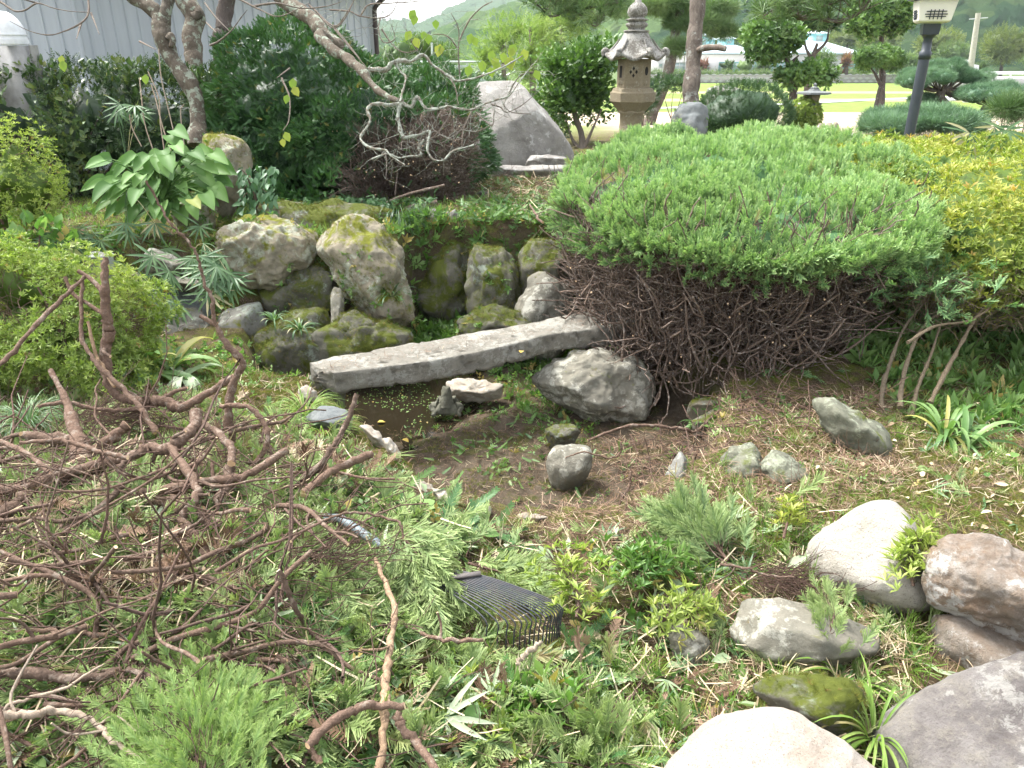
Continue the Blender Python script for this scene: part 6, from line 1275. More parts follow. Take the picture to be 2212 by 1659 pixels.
def strap(mb, b, d, L, w, droop=.6, rnd=None, n=8, up=.9):
    d = np.array([d[0], d[1], 0]); d = d / max(np.linalg.norm(d), 1e-6); x = np.array([-d[1], d[0], 0]); V = []; p = np.array(b, float); e = up
    for i in range(n + 1):
        f = i / n; ww = w * (math.sin(min(1, f * .93 + .12) * math.pi) ** .6); z = norm(np.array([-d[0] * math.sin(e), -d[1] * math.sin(e), math.cos(e)]))
        V += [p - x * ww / 2 + z * ww * .18, p, p + x * ww / 2 + z * ww * .18]; p = p + (d * math.cos(e) + np.array([0, 0, math.sin(e)])) * L / n; e -= droop * 2 / n * (1 + f)
    Fc = []
    for i in range(n): a = 3 * i; Fc += [(a, a + 1, a + 4, a + 3), (a + 1, a + 2, a + 5, a + 4)]
    mb.add(V, Fc, 0, rnd=rng.random() if rnd is None else rnd, tip=np.repeat(np.linspace(0, .3, n + 1), 3))
def clump(name, label, c, n, L, w, mat, droop=(.4, 1.), up=(.5, 1.3), cat='plant', az=(0, 6.283), leafpart=None, group=None):
    root = None; mb = MB()
    for i in range(n): a = rng.uniform(*az); strap(mb, c + np.array([math.cos(a), math.sin(a), 0]) * .02, (math.cos(a), math.sin(a)), L * rng.uniform(.6, 1.15), w * rng.uniform(.8, 1.1), rng.uniform(*droop), up=rng.uniform(*up))
    return tag(mb.build(name, mat, loc=c), label, cat, group)
c = PZ(318, 815, .03)
clump('lily_plant', 'clump of wide arching strap leaves beside the left azalea', c, 22, .38, .052, M['strap'], cat='strap leaved plant', up=(.35, 1.35))
c = PZ(395, 815, .04); clump('lily_plant', 'few fading yellowed strap leaves right of the wide leaved clump', c, 8, .27, .055, M['pale'], up=(.1, .7), cat='strap leaved plant')
c = PT(2060, 870, 3.35); c[2] = Hs(c[0], c[1]); clump('lily_plant', 'clump of narrow bright strap leaves behind the azalea stems at the right', c, 26, .36, .020, M['strap'], cat='strap leaved plant', droop=(.5, 1.1))
c = PT(2110, 860, 3.2); c[2] = Hs(c[0], c[1]); clump('lily_plant', 'pair of light green strap leaf fans at the right edge', c, 12, .30, .026, M['strap'], cat='strap leaved plant', az=(-1, 1.5))
c = PT(860, 480, 5.7); clump('mondo_grass', 'tuft of dark drooping grass hanging below the yew', c, 75, .42, .007, M['dgrass'], cat='grass tuft', az=(-1.9, .6), droop=(.7, 1.4))
c = PT(740, 700, 4.75); clump('mondo_grass', 'small dark grass tuft between the mossy bank boulders', PT(845, 640, 4.85), 40, .2, .006, M['dgrass'], cat='grass tuft')
clump('fern', 'short leafy tuft growing on the low moss covered rock', PT(648, 712, 4.7), 26, .13, .012, M['sasa'], cat='grass tuft')
clump('fern', 'narrow leaved tuft left of the broad tan boulder foot', PT(592, 690, 4.7), 22, .12, .010, M['sasa'], cat='grass tuft')
def nandina():
    c = PT(560, 470, 5.45); root = empty('nandina', c, 'blue green drooping leafy sprays between the hosta and the yew', 'shrub'); mb = MB(); n = 170
    P = np.array([PT(rng.uniform(518, 600), rng.uniform(355, 475), rng.uniform(5.3, 5.5)) for _ in range(n)]); scatter(mb, TL, P, norm(jit(n, .4) + [-.2, -.3, -.7]), rng.uniform(.05, .085, n), up=(0, -.6, .8)); mb.build('foliage', M['hosta2'], root)
    m2 = MB(); 
    for i in range(7): e = PT(rng.uniform(520, 595), rng.uniform(360, 430), 5.4); tube(m2, cat_rom([c, (c + e) / 2 + [0, 0, .1], e], 5), .004, 5)
    m2.build('stems', M['twig'], root)
M['hosta2'] = leafmat('blue_green_leaves', [(.05, .12, .05), (.08, .17, .08), (.12, .22, .11)], rough=.45, trans=.25)
nandina()
def sasa(label, zk, pts, t, base, size=.15, seed=0):
    """a bamboo grass sprig: thin cane with fans of narrow leaves at traced places"""
    V = zv(zk, pts); bb_ = PT(*zv(zk, [base])[0], t + .1); root = empty('bamboo_grass', bb_, label, 'bamboo grass'); mb = MB(); st = MB()
    for u, v in V:
        p = PT(u, v, t + rng.uniform(-.05, .05)); tube(st, cat_rom([bb_, (bb_ + p) / 2 + [0, 0, .03], p], 4), .0022, 4)
        for q in range(2): v_, f_, t_ = place(TF[rng.integers(3)], p, (rng.uniform(-.7, .7), -.45, rng.uniform(-.9, -.1)), (rng.uniform(-.3, .3), -.8, .5), size * rng.uniform(.8, 1.15)); mb.add(v_, f_, 0, rnd=rng.random(), tip=t_)
    st.build('canes', M['sasa'], root); mb.build('foliage', M['sasa'], root)
sasa('bamboo grass sprig fanning out below the hosta', 1, [(770, 1370), (790, 1420), (1230, 1390), (950, 1370)], 5.0, (780, 1180))
sasa('thick bamboo grass draped over the rocks behind the tall cut branch', 4, [(1260, 200), (1330, 260), (1400, 300), (1300, 340), (1420, 360), (1240, 280), (1370, 200), (1440, 330), (1290, 420), (1350, 350), (1180, 210)], 4.7, (1250, 120), .17)
sasa('bamboo grass hanging over the dark rock face', 4, [(1040, 290), (1060, 330), (900, 420), (880, 480), (1090, 470), (1110, 500), (1060, 520), (940, 200), (850, 300), (830, 400)], 4.75, (930, 160), .15)
sasa('bamboo grass growing at the foot of the hedge', 4, [(450, 100), (540, 60), (560, 130), (350, 60), (300, 100), (620, 100), (1020, 150), (700, 220), (480, 40)], 5.1, (500, 20), .16)
sasa('bamboo grass in front of the camellia side of the hedge', 1, [(740, 640), (830, 650), (860, 700), (720, 690)], 5.6, (780, 1000), .16)
sasa('sprig of bamboo leaves stuck in the azalea at the right', 3, [(2030, 780), (2100, 800), (1880, 820)], 4.9, (2160, 790), .20)
sasa('dry bamboo leaf spray lying near the bottom of the heap', 7, [(1130, 1480), (1160, 1500), (1200, 1530)], 1.95, (1110, 1400), .16)
cs = MB(); root = empty('bamboo_canes', gnd(PT(340, 430, 5.6)), 'bundle of thin bare canes rising in front of the hedge', 'canes')
for pts in ([(1050, 930), (1000, 780), (960, 620), (930, 520)], [(1010, 930), (985, 750), (975, 600), (910, 440)], [(940, 920), (890, 760), (870, 600), (858, 480)], [(1070, 820), (1030, 650), (990, 470), (975, 300)], [(870, 900), (810, 780), (790, 650)], [(1140, 960), (1110, 700), (1130, 640)]): m_ = MB(); tube(m_, cat_rom([PT(u, v, 5.6) for u, v in zv(1, pts)], 5), .0045, 5); m_.build('cane', M['bark_pale'], root)

# ------------------------------------------------------------------ cut branches of the heap, one object each
CB = 'cut branches in the heap'
def branch(label, zk, pts, r, h=None, t=None, mat='bark', side=0, cat='cut branch', name='cut_branch', cut=True, bump=.22, off=0., forks=()):
    V = zv(zk, [p[:2] for p in pts]); k = len(V)
    if t is None:
        hh = np.interp(np.arange(k), np.linspace(0, k - 1, len(h)), h); P = np.array([PZ(u, v, z + .075) for (u, v), z in zip(V, hh)])
        lim = .45; m0 = P[:, 1].mean(); P = np.array([p if abs(p[1] - m0) < lim else PY(u, v, m0 + lim * np.sign(p[1] - m0)) for p, (u, v) in zip(P, V)])
    else: P = np.array([PT(u, v, a) for (u, v), a in zip(V, np.interp(np.arange(k), np.linspace(0, k - 1, len(t)), t))])
    sc = zv(zk, [(0, 0), (1, 0)]); px = (sc[1][0] - sc[0][0]); dep = ((P - EYEV) @ FX).mean(); rr = np.array(r) * px / F * dep * 1.2
    mb = MB(); P[1:-1] += rng.normal(size=(len(P) - 2, 3)) * .006 if len(P) > 2 else 0; Q = cat_rom(P, 7); Q[1:-1] += rng.normal(size=(len(Q) - 2, 3)) * .0022; rq = np.interp(np.linspace(0, 1, len(Q)), np.linspace(0, 1, len(rr)), rr) if len(rr) > 1 else np.full(len(Q), rr[0])
    rq = rq * (1 + .12 * rng.normal(size=len(Q)).clip(-1, 1)); tube(mb, Q, rq, 10, bump=bump, capmi=1 if cut else None)
    for fp, fr in forks:
        FP = np.array([PT(u, v, dep) for u, v in zv(zk, fp)]); FP[0] = Q[np.argmin(((Q - FP[0]) ** 2).sum(1))]; tube(mb, cat_rom(FP, 6), np.array(fr) * px / F * dep, 8, bump=bump, capmi=1)
    for _ in range(side): i = rng.integers(2, len(Q) - 1); d = norm(rng.normal(size=3) + [0, 0, .4]); tube(mb, cat_rom([Q[i], Q[i] + d * .05 + rng.normal(size=3) * .01, Q[i] + d * rng.uniform(.07, .16) + rng.normal(size=3) * .02], 4), [rq[i] * .5, rq[i] * .3], 6, bump=bump, capmi=1)
    return tag(mb.build(name, [M[mat], M['cut']], loc=P.mean(0)), label, cat, CB)
branch('tall forked branch standing highest out of the left heap', 0, [(316, 390), (345, 445), (378, 484), (404, 519), (429, 554), (443, 596), (460, 645), (466, 700), (492, 744), (527, 779), (506, 835), (492, 888), (499, 976), (492, 1010), (466, 1095)], [1.8, 2, 2.2, 2.6, 3, 3.4, 3.8, 6, 7, 7, 8, 8, 8], t=[2.75, 2.95], forks=[([(466, 705), (432, 682)], [6, 5])])
branch('broken branch end with a pale splintered tip', 7, [(930, 440), (905, 500), (885, 560), (880, 600)], [20, 18, 12, 4], h=[.26, .24], cut=True)
branch('upright stub branch with a flat cut top curving along the heap', 4, [(650, 205), (662, 400), (670, 560), (655, 650), (640, 780), (665, 900), (700, 1020), (800, 1085), (900, 1095), (1010, 1090), (1140, 1118), (1300, 1040), (1440, 940)], [14, 22, 28, 28, 26, 24, 22, 26, 26, 20, 16], t=[2.95, 3.0, 3.0, 3.0], side=2, forks=[([(640, 420), (560, 340), (480, 288)], [16, 12]), ([(640, 575), (540, 490), (450, 430), (398, 325)], [12, 11])])
branch('long thin branch slanting up from the left edge', 4, [(-60, 900), (0, 850), (180, 680), (350, 480), (520, 325)], [9, 12, 12, 10], t=[2.6, 2.95])
branch('slim curved branch crossing behind the upright stub', 4, [(505, 345), (490, 520), (530, 720), (600, 860), (720, 990), (850, 1130), (960, 1280)], [8, 11, 13, 16], t=[3.0, 2.85])
branch('pale barked thin shoot beside the upright stub', 4, [(540, 600), (590, 780), (650, 900), (705, 1000)], [8, 10], t=[3., 2.95], mat='bark_tan')
branch('thick log with peeling bark and a broken pale end', 7, [(205, 40), (260, 170), (305, 290), (335, 400), (300, 500), (230, 600), (150, 690)], [8, 14, 26, 40, 40, 42, 34], t=[2.95, 2.75, 2.6], bump=.3)
branch('long branch sweeping across the heap to an upturned end', 7, [(-40, 525), (100, 520), (250, 470), (400, 430), (520, 400), (600, 358), (690, 350), (755, 320), (790, 262), (797, 212)], [14, 17, 18, 17, 18, 20, 22, 20], h=[.26, .30, .36], side=2)
branch('thick branch running off the left edge below the sweeping one', 7, [(-60, 670), (60, 590), (180, 520), (300, 470), (430, 440)], [22, 22, 20, 16], h=[.24, .26])
branch('wavy branch zigzagging down the middle of the heap', 7, [(690, 350), (745, 435), (798, 520), (765, 600), (732, 642), (790, 720), (855, 805)], [14, 15, 15, 16, 16], h=[.32, .24], side=1)
branch('straight branch lying across towards the upper right', 7, [(230, 545), (430, 552), (650, 540), (850, 495), (1000, 460), (1165, 368)], [14, 15, 16, 15, 13], h=[.22, .26, .28])
branch('short fat branch with chewed bark in the heap centre', 7, [(600, 572), (700, 595), (800, 640), (915, 690)], [24, 30, 28, 20], h=[.24, .22], bump=.35)
branch('long bow shaped branch ending beside the slate rock', 7, [(880, 690), (1050, 612), (1200, 510), (1300, 430), (1385, 295), (1452, 138)], [12, 12, 13, 13, 11, 9], t=[2.65, 2.75], side=2)
branch('short cut branch pointing right over the grass tuft', 7, [(1230, 545), (1350, 455), (1464, 405), (1510, 385)], [13, 13, 13, 13], h=[.17, .17])
branch('thin twig entering the picture left of the log', 7, [(-30, 320), (0, 332), (120, 390), (205, 465)], [7, 9, 9], h=[.3, .28])
branch('thin wavy branch over the peeling log', 7, [(80, 337), (250, 340), (400, 372), (520, 397)], [6, 8, 9], h=[.4, .36])
branch('bent branch leaving the log towards the bottom', 7, [(420, 615), (500, 740), (570, 850), (605, 930)], [9, 9, 8], h=[.25, .2])
branch('grey green mottled branch from the left edge to the heap middle', 7, [(-30, 885), (150, 762), (280, 690), (370, 630), (488, 515), (492, 430), (560, 382)], [10, 11, 10, 9], h=[.22, .34])
branch('long curved branch under the wavy ones', 7, [(70, 815), (250, 872), (450, 852), (560, 828), (700, 725), (800, 610)], [7, 9, 8, 7], h=[.2, .25], side=2)
branch('dark straight branch pointing down in the left heap', 7, [(325, 880), (380, 990), (445, 1065)], [13, 13, 8], h=[.2, .17])
branch('mossy straight branch in the centre of the heap', 7, [(600, 1000), (680, 900), (785, 742)], [8, 11, 10], h=[.22, .26])
branch('thick reddish branch entering low at the left edge', 7, [(-60, 1268), (150, 1270), (300, 1288), (470, 1272)], [20, 20, 17, 12], h=[.2, .2])
branch('pale dry stalk slanting over the lower left heap', 7, [(-20, 1480), (60, 1400), (250, 1310), (420, 1240)], [4, 6, 5, 4], h=[.25, .25], mat='bark_pale')
branch('pale weathered branch at the lower left corner', 7, [(10, 1445), (120, 1457), (250, 1445), (370, 1462), (450, 1542), (600, 1645)], [14, 13, 9, 7], h=[.25, .2], mat='bark_pale', side=3)
branch('upright tan peeling stick in the bottom centre', 8, [(528, 435), (575, 560), (603, 700), (590, 900), (592, 1100), (572, 1300), (548, 1640)], [11, 13, 15, 16, 18, 17], t=[2.15, 1.62], mat='bark_tan', bump=.3, side=2)
branch('crooked thick branch forking near the bottom edge', 8, [(150, 1470), (300, 1345), (500, 1262), (690, 1250)], [20, 22, 20, 17], h=[.26, .24])
branch('dark branch running down to the bottom edge', 8, [(640, 1290), (660, 1370), (760, 1480), (880, 1640)], [20, 22, 20, 18], h=[.2, .16])
branch('smooth reddish stick poking up left of the green spray', 8, [(-10, 500), (60, 660), (132, 790)], [12, 14, 12], h=[.36, .2])
branch('short stick with a frayed end below the green spray', 8, [(-20, 960), (40, 1050), (90, 1132)], [9, 11, 9], h=[.25, .18])
branch('forked twig lying in front of the rake tines', 8, [(640, 770), (780, 832), (930, 892), (1125, 884)], [6, 9, 10, 9], h=[.13, .13], forks=[([(905, 870), (890, 800), (870, 732)], [8, 6])])
branch('short grey cut stick leaning at the rake tine tips', 8, [(1308, 1022), (1370, 960), (1444, 892)], [12, 12, 12], h=[.08, .14], mat='bark_pale')
branch('thin arched twig above the rake handle', 8, [(60, 340), (120, 280), (250, 215), (400, 182), (560, 208), (640, 258), (682, 322)], [6, 6, 6, 5], h=[.32, .34, .28])
branch('looping branch curling down from the tall forked branch', 7, [(895, 188), (1000, 188), (1068, 258), (1082, 340), (1040, 425), (960, 505), (895, 595)], [7, 9, 9, 10, 8], t=[2.85, 2.75])
branch('long thin branch rippling across the top of the heap', 7, [(155, 192), (260, 165), (380, 205), (540, 212), (630, 182), (680, 140), (762, 112)], [6, 7, 8, 6], t=[2.9, 3.05])
branch('knobbly branch stub behind the tall forked branch', 7, [(795, 245), (870, 288), (925, 360), (940, 420)], [12, 14, 12], h=[.3, .3])
branch('pair of thin parallel twigs at the left edge', 7, [(-20, 1110), (100, 1106), (250, 1112), (432, 1118)], [8, 9, 7], h=[.2, .2])
branch('curved slender branch right of the mossy straight one', 7, [(678, 660), (662, 760), (622, 850), (608, 915)], [8, 9, 8], h=[.26, .22])
branch('low branch tangled beneath the short fat one', 7, [(340, 660), (430, 690), (560, 692), (690, 660), (750, 630)], [8, 10, 9, 8], h=[.2, .2])
branch('cut log end facing the viewer in the upper left heap', 7, [(520, 265), (470, 310), (390, 370)], [18, 20, 20], t=[2.82, 2.8])
branch('stout reddish branch behind the log', 7, [(90, 305), (200, 318), (330, 330)], [18, 20, 18], t=[2.95, 2.95], bump=.3)
branch('short chunk of split wood glowing orange in the heap', 7, [(515, 920), (540, 880), (562, 850)], [8, 14, 7], h=[.17, .17], mat='bark_tan')
branch('torn pale wood chunk above the bright green spray', 7, [(585, 1345), (640, 1365), (700, 1390)], [12, 13, 9], h=[.17, .17], mat='bark_pale')
branch('reddish split stick at the right of the green spray', 7, [(1000, 1310), (1060, 1322), (1118, 1325)], [9, 10, 7], h=[.15, .15], mat='bark_tan')
branch('thin dark root like branch bottom centre left', 7, [(1020, 1385), (1120, 1470), (1220, 1550), (1300, 1640)], [9, 14, 12, 10], h=[.14, .12])
branch('reddish twig by the pointed green sprig near the white boulder', 9, [(520, 560), (640, 590), (780, 615), (915, 632)], [6, 6, 5, 4], h=[.09, .09], side=4)
branch('single upright twig standing in the pond mud', 5, [(1895, 1620), (1925, 1540), (1945, 1470), (1968, 1385)], [4, 6, 6, 5], t=[2.95, 2.95])
branch('horizontal twig at the right side of the round speckled stone', 5, [(1600, 1310), (1700, 1270), (1850, 1310), (1905, 1275), (1912, 1225)], [3, 4, 4, 5], t=[3.5, 3.5], side=1)
branch('long dry branch lying on the rocks under the juniper', 6, [(-200, 1330), (0, 1255), (150, 1250), (330, 1262), (380, 1275), (480, 1210), (560, 1140)], [5, 8, 8, 7, 6], t=[3.75, 3.85])
branch('bare branch on the mossy rock beneath the juniper', 6, [(490, 1302), (650, 1300), (800, 1305), (940, 1335)], [8, 10, 9, 6], t=[3.6, 3.6])
branch('twig lying across the mossy path near the pond rim', 2, [(1290, 1260), (1330, 1320), (1340, 1350), (1370, 1368)], [5, 6, 6], h=[.5, .5])
rb = MB()
for i in range(88):
    u, v = rng.uniform(-20, 640), rng.uniform(900, 1420 + 150 * rng.random()); z = rng.uniform(.22, .38); p = PZ(u, v, z); a = rng.normal() * .9 + (0 if rng.random() < .5 else math.pi); d = np.array([math.cos(a), math.sin(a) * .7, rng.normal() * .15]); L = rng.uniform(.22, .6); Q = [p]
    for k in range(5): d = norm(d + rng.normal(size=3) * [.32, .32, .14]); Q.append(Q[-1] + d * L / 5)
    Q = np.array(Q); Q[:, 2] = np.maximum(Q[:, 2], H(Q[:, 0], Q[:, 1]) + .04); r = rng.uniform(.003, .0095); m_ = MB(); tube(m_, cat_rom(Q, 4), [r, r * .85, r * .6], 7, bump=.25, capmi=1)
    for _ in range(rng.integers(0, 4)): j = rng.integers(1, 5); e = norm(d + rng.normal(size=3) * .7); tube(m_, cat_rom([Q[j], Q[j] + e * .07 + rng.normal(size=3) * .01, Q[j] + e * .15 + rng.normal(size=3) * .02], 4), [r * .55, r * .3], 5)
    tag(m_.build('cut_twig', [M['bark'], M['cut']], loc=Q.mean(0)), 'thin crooked brown twig tangled in the heap of cuttings', 'twig', 'thin twigs tangled in the heap')
# ------------------------------------------------------------------ ground cover and clippings
def zone(poly, dens, z=0., nmax=60000, feather=.06):
    Q = np.array([PZ(u, v, z)[:2] for u, v in poly]); lo, hi = Q.min(0), Q.max(0); n = int(min(nmax, dens * np.prod(hi - lo))); P = rng.uniform(lo, hi, (n, 2))
    sd = poly_sd(P[:, 0], P[:, 1], Q) + rng.normal(size=n) * feather; P = P[sd < 0]; return np.c_[P, H(P[:, 0], P[:, 1])]
def patchy(P, sc, lo=-.1, hi=.3, seed=0):
    return P[rng.random(len(P)) < sstep(lo, hi, fbm(P * [sc, sc, 0], 3, seed))]
def flat(n, z=.12, s=.5): return norm(np.c_[rng.normal(size=(n, 2)), rng.normal(size=n) * .3 + z])
def lay(mb, Ts, P, s, lift=(0, .01), z=.12, **k):
    n = len(P)
    if n == 0: return
    P = P + np.c_[np.zeros((n, 2)), rng.uniform(lift[0], lift[1], n)]; scatter(mb, Ts, P, flat(n, z), rng.uniform(s * .6, s * 1.3, n), roll=rng.uniform(-.8, .8, n), **k)
def stand(mb, Ts, P, s, tilt=.35, **k):
    n = len(P)
    if n: scatter(mb, Ts, P, norm(np.c_[rng.normal(size=(n, 2)) * tilt, np.ones(n)]), rng.uniform(s * .6, s * 1.3, n), roll=rng.uniform(-3, 3, n), up=(0, 1, .1), **k)
def stuff(mb, name, mat): return tag(mb.build(name, mat), kind='stuff')
NEAR = [(-150, 1750), (2500, 1750), (2450, 800), (1900, 800), (1500, 1045), (1430, 1075), (1200, 1135), (980, 1095), (870, 1010), (760, 905), (660, 805), (300, 790), (-150, 800)]
HEAP = [(-200, 1780), (1330, 1780), (1330, 1450), (1180, 1330), (1180, 1230), (960, 1160), (830, 1090), (740, 1020), (560, 920), (250, 860), (-200, 880)]
HEAPL = [(-200, 1780), (760, 1780), (800, 1300), (700, 1080), (560, 930), (250, 900), (-200, 920)]
RIGHT = [(1650, 1250), (1500, 1060), (1900, 850), (2300, 800), (2500, 1000), (2400, 1250), (1900, 1120)]
FRONTR = [(1150, 1750), (1150, 1230), (1450, 1150), (1750, 1120), (1740, 1300), (2050, 1400), (1950, 1500), (1750, 1750)]
PONDP = [(880, 1050), (780, 920), (900, 860), (1000, 830), (1150, 800), (1250, 900), (1450, 900), (1430, 1050), (1200, 1110), (1000, 1085)]
LBANK = [(540, 790), (660, 800), (700, 850), (760, 900), (860, 1000), (880, 1050), (700, 1000), (450, 900), (300, 850), (450, 790)]
TERR = [(-200, 560), (-100, 470), (500, 440), (760, 460), (1000, 390), (1260, 370), (1260, 470), (1180, 540), (1000, 520), (860, 470), (640, 470), (430, 560), (200, 590)]
PATHP = [(1000, 470), (1040, 395), (1280, 330), (1500, 300), (1500, 345), (1320, 340), (1220, 420), (1200, 500), (1100, 510)]
# brown needle litter, everywhere thin, thick in front of the juniper
mb = MB(); P = zone(NEAR, 2300, nmax=70000); lay(mb, TLINE + TN1, P, .035, (.002, .02)); P = zone([(1050, 1140), (1430, 1060), (1560, 1010), (1900, 960), (1950, 1080), (1720, 1180), (1500, 1230), (1200, 1200)], 7000); lay(mb, TLINE, P, .045, (.0, .04))
P = zone(PONDP, 3000, -.3); lay(mb, TLINE + TN1, P, .030, (.0, .012)); P = zone(TERR, 800, .45, feather=.1); lay(mb, TLINE + TN1, P, .05, (.0, .03)); P = zone(PATHP, 900, .45, feather=.15); lay(mb, TLINE + TN1, P, .05, (.0, .02))
P = zone([(1230, 900), (1500, 870), (1920, 900), (1900, 990), (1500, 1050), (1400, 1030)], 4500, -.1); lay(mb, TLINE, P, .05, (.0, .05)); stuff(mb, 'needle_litter', M['litter'])
# moss cushions and short grass
M['moss'] = leafmat('moss_tufts', [(.07, .085, .012), (.13, .15, .02), (.22, .23, .04)], rough=.8, trans=.3, dead=(.25, .17, .06), deadp=.12)
mb = MB(); P = patchy(zone(NEAR, 5200, nmax=90000), 3., -.15, .35, 3); stand(mb, TP, P, .014, .6); P = zone(LBANK, 9000); stand(mb, TP, P, .016, .6); P = zone(RIGHT, 3500, nmax=30000); stand(mb, TP, P, .014, .6)
P = patchy(zone(PONDP, 5000, -.3), 5., 0, .4, 8); stand(mb, TP, P, .014, .6); P = patchy(zone(PATHP, 1600, .45, feather=.15), 3., -.3, .2, 8); stand(mb, TP, P, .025, .6); P = patchy(zone(TERR, 1500, .45), 3., -.3, .2, 8); stand(mb, TP, P, .02, .6)
n = 9000; b_ = np.array([PT(rng.uniform(300, 1200), rng.uniform(470, 770), 1)[0] for _ in range(1)]); x = rng.uniform(-3.2, .75, n); y = rng.uniform(4.6, 5.25, n); P = np.c_[x, y, H(x, y)]; stand(mb, TP, patchy(P, 4., -.3, .2, 5), .022, .8); stuff(mb, 'moss', M['moss'])
mb = MB(); P = patchy(zone(RIGHT, 900), 2.2, -.2, .4, 12); stand(mb, TG, P, .05, .6, rnd=rng.random(len(P)) * .99); P = patchy(zone(NEAR, 330), 2.6, -.1, .4, 14); stand(mb, TG, P, .07, .6); P = patchy(zone(PATHP, 350, .45, feather=.15), 2., -.1, .3, 8); stand(mb, TG, P, .06, .6)
P = patchy(zone(FRONTR, 500), 3., -.2, .3, 5); stand(mb, TG, P, .09, .55)
x = rng.uniform(-4.4, -.3, 1300); y = rng.uniform(5.0, 6.6, 1300); stand(mb, TG, np.c_[x, y, H(x, y)], .08, .5); stuff(mb, 'grass', M['grass'])
# moss cushions growing on the stones themselves
mb = MB()
for nm, Wd, Nn, sz in ROCKS:
    k = {'rock_moss': (2600, -.05), 'rock_mossy_dark': (3600, -.3), 'rock_grey': (900, .25), 'rock_lichen': (500, .3)}.get(nm)
    if not k: continue
    n = int(k[0] * min(sz, .8) ** 2 * 4); i = rng.integers(0, len(Wd), n); P = Wd[i] + rng.normal(size=(n, 3)) * .006; f = fbm(P * 6, 4, 4) + Nn[i][:, 2] * .35 - .12; P = P[f > k[1] + .12]; Nq = Nn[i][f > k[1] + .12]
    if len(P): scatter(mb, TP, P, norm(Nq + jit(len(P), .4) + [0, 0, .4]), rng.uniform(.008, .02, len(P)), roll=rng.uniform(-3, 3, len(P)))
stuff(mb, 'moss', M['moss'])
# trailing growth over the bank stones
mb = MB()
for nm, Wd, Nn, sz in ROCKS:
    if nm not in ('rock_moss', 'rock_mossy_dark', 'rock_slate'): continue
    n = int(90 * sz); i = rng.integers(0, len(Wd), n * 4); P = Wd[i]; ok = (P[:, 1] > 3.) & (fbm(P * 3, 2, 9) > .12); P = P[ok][:n]
    if len(P): scatter(mb, TW + TLR4 + TWN, P, norm(jit(len(P), .6) + [0, -.5, .1]), rng.uniform(.025, .06, len(P)))
for q in range(90):
    x = rng.uniform(-3.2, .7); y = rng.uniform(4.75, 5.15); p = np.array([x, y, Hs(x, y) + .01]); Q = [p]; d = np.array([rng.normal() * .4, -.8, -.2])
    for k in range(5): d = norm(d + rng.normal(size=3) * .35 + [0, -.05, -.25]); Q.append(Q[-1] + d * .06)
    tube(mb, Q, .0016, 3); Q = np.array(Q); scatter(mb, TLR4 + TLR, np.repeat(Q, 3, 0), jit(18, 1.) + [0, -.5, 0], .035)
stuff(mb, 'trailing_weeds', M['weed'])
# weeds on the terrace, bank and path edges
mb = MB(); x = rng.uniform(-4.6, 0, 900); y = rng.uniform(5.0, 6.5, 900); P = patchy(np.c_[x, y, H(x, y)], 2.5, -.2, .2, 3); stand(mb, TLR4 + TW, P, .08, .7)
x = rng.uniform(-.9, 1.0, 2600); y = rng.uniform(4.62, 5.9, 2600); P = patchy(np.c_[x, y, H(x, y)], 3.5, -.5, .0, 3); stand(mb, TW + TLR4, P, .055, .8); x = rng.uniform(-3.4, .6, 2200); y = rng.uniform(4.62, 5.2, 2200); P = patchy(np.c_[x, y, H(x, y)], 4., -.1, .3, 6); stand(mb, TW + TWN, P, .045, .9)
P = zone([(980, 480), (1050, 440), (1200, 470), (1210, 600), (1150, 640), (1000, 560)], 450, .4); stand(mb, TW + TLR4, P, .06, .8); P = patchy(zone(PONDP, 260, -.3), 4., -.1, .3, 2); lay(mb, TLR4 + TW, P, .035, (0, .02), .3)
P = zone([(1120, 800), (1250, 830), (1330, 940), (1250, 960), (1100, 900)], 350, -.3); stand(mb, TLR4 + TY, P, .07, .8); P = zone([(1450, 900), (1700, 880), (1900, 900), (1900, 950), (1600, 1000), (1480, 1010)], 180, -.1); stand(mb, TW + TF, P, .06, .7)
P = zone([(840, 690), (1000, 680), (1000, 740), (860, 760)], 500, -.3); stand(mb, TLR, P, .03, .9); stuff(mb, 'weeds', M['weed'])
mb = MB(); P = zone(PATHP, 260, .45, feather=.15); lay(mb, TYL + TJ, P, .09, (0, .03)); P = zone([(980, 480), (1050, 430), (1200, 450), (1210, 560), (1150, 560), (1000, 540)], 420, .45); lay(mb, TYL, P, .10, (0, .06), .4); P = patchy(zone(PONDP, 200, -.3), 4., -.1, .3, 5); lay(mb, TYL, P, .055, (0, .02), .3); stuff(mb, 'yew_clippings', M['yewcut'])
mb = MB(); x = rng.uniform(1.9, 4.6, 2600); y = rng.uniform(3.1, 5.2, 2600); P = np.c_[x, y, H(x, y)]; stand(mb, TG + TW + TF[:1], P, .10, .6); stuff(mb, 'weeds', M['weed'])
mb = MB(); x = rng.uniform(-.78, -.2, 700); y = rng.uniform(4.6, 5.7, 700); P = np.c_[x, y, H(x, y) + rng.random(700) * .08]; stand(mb, TG + TLR4 + TW, P, .09, 1.); stuff(mb, 'gully_weeds', M['weed'])
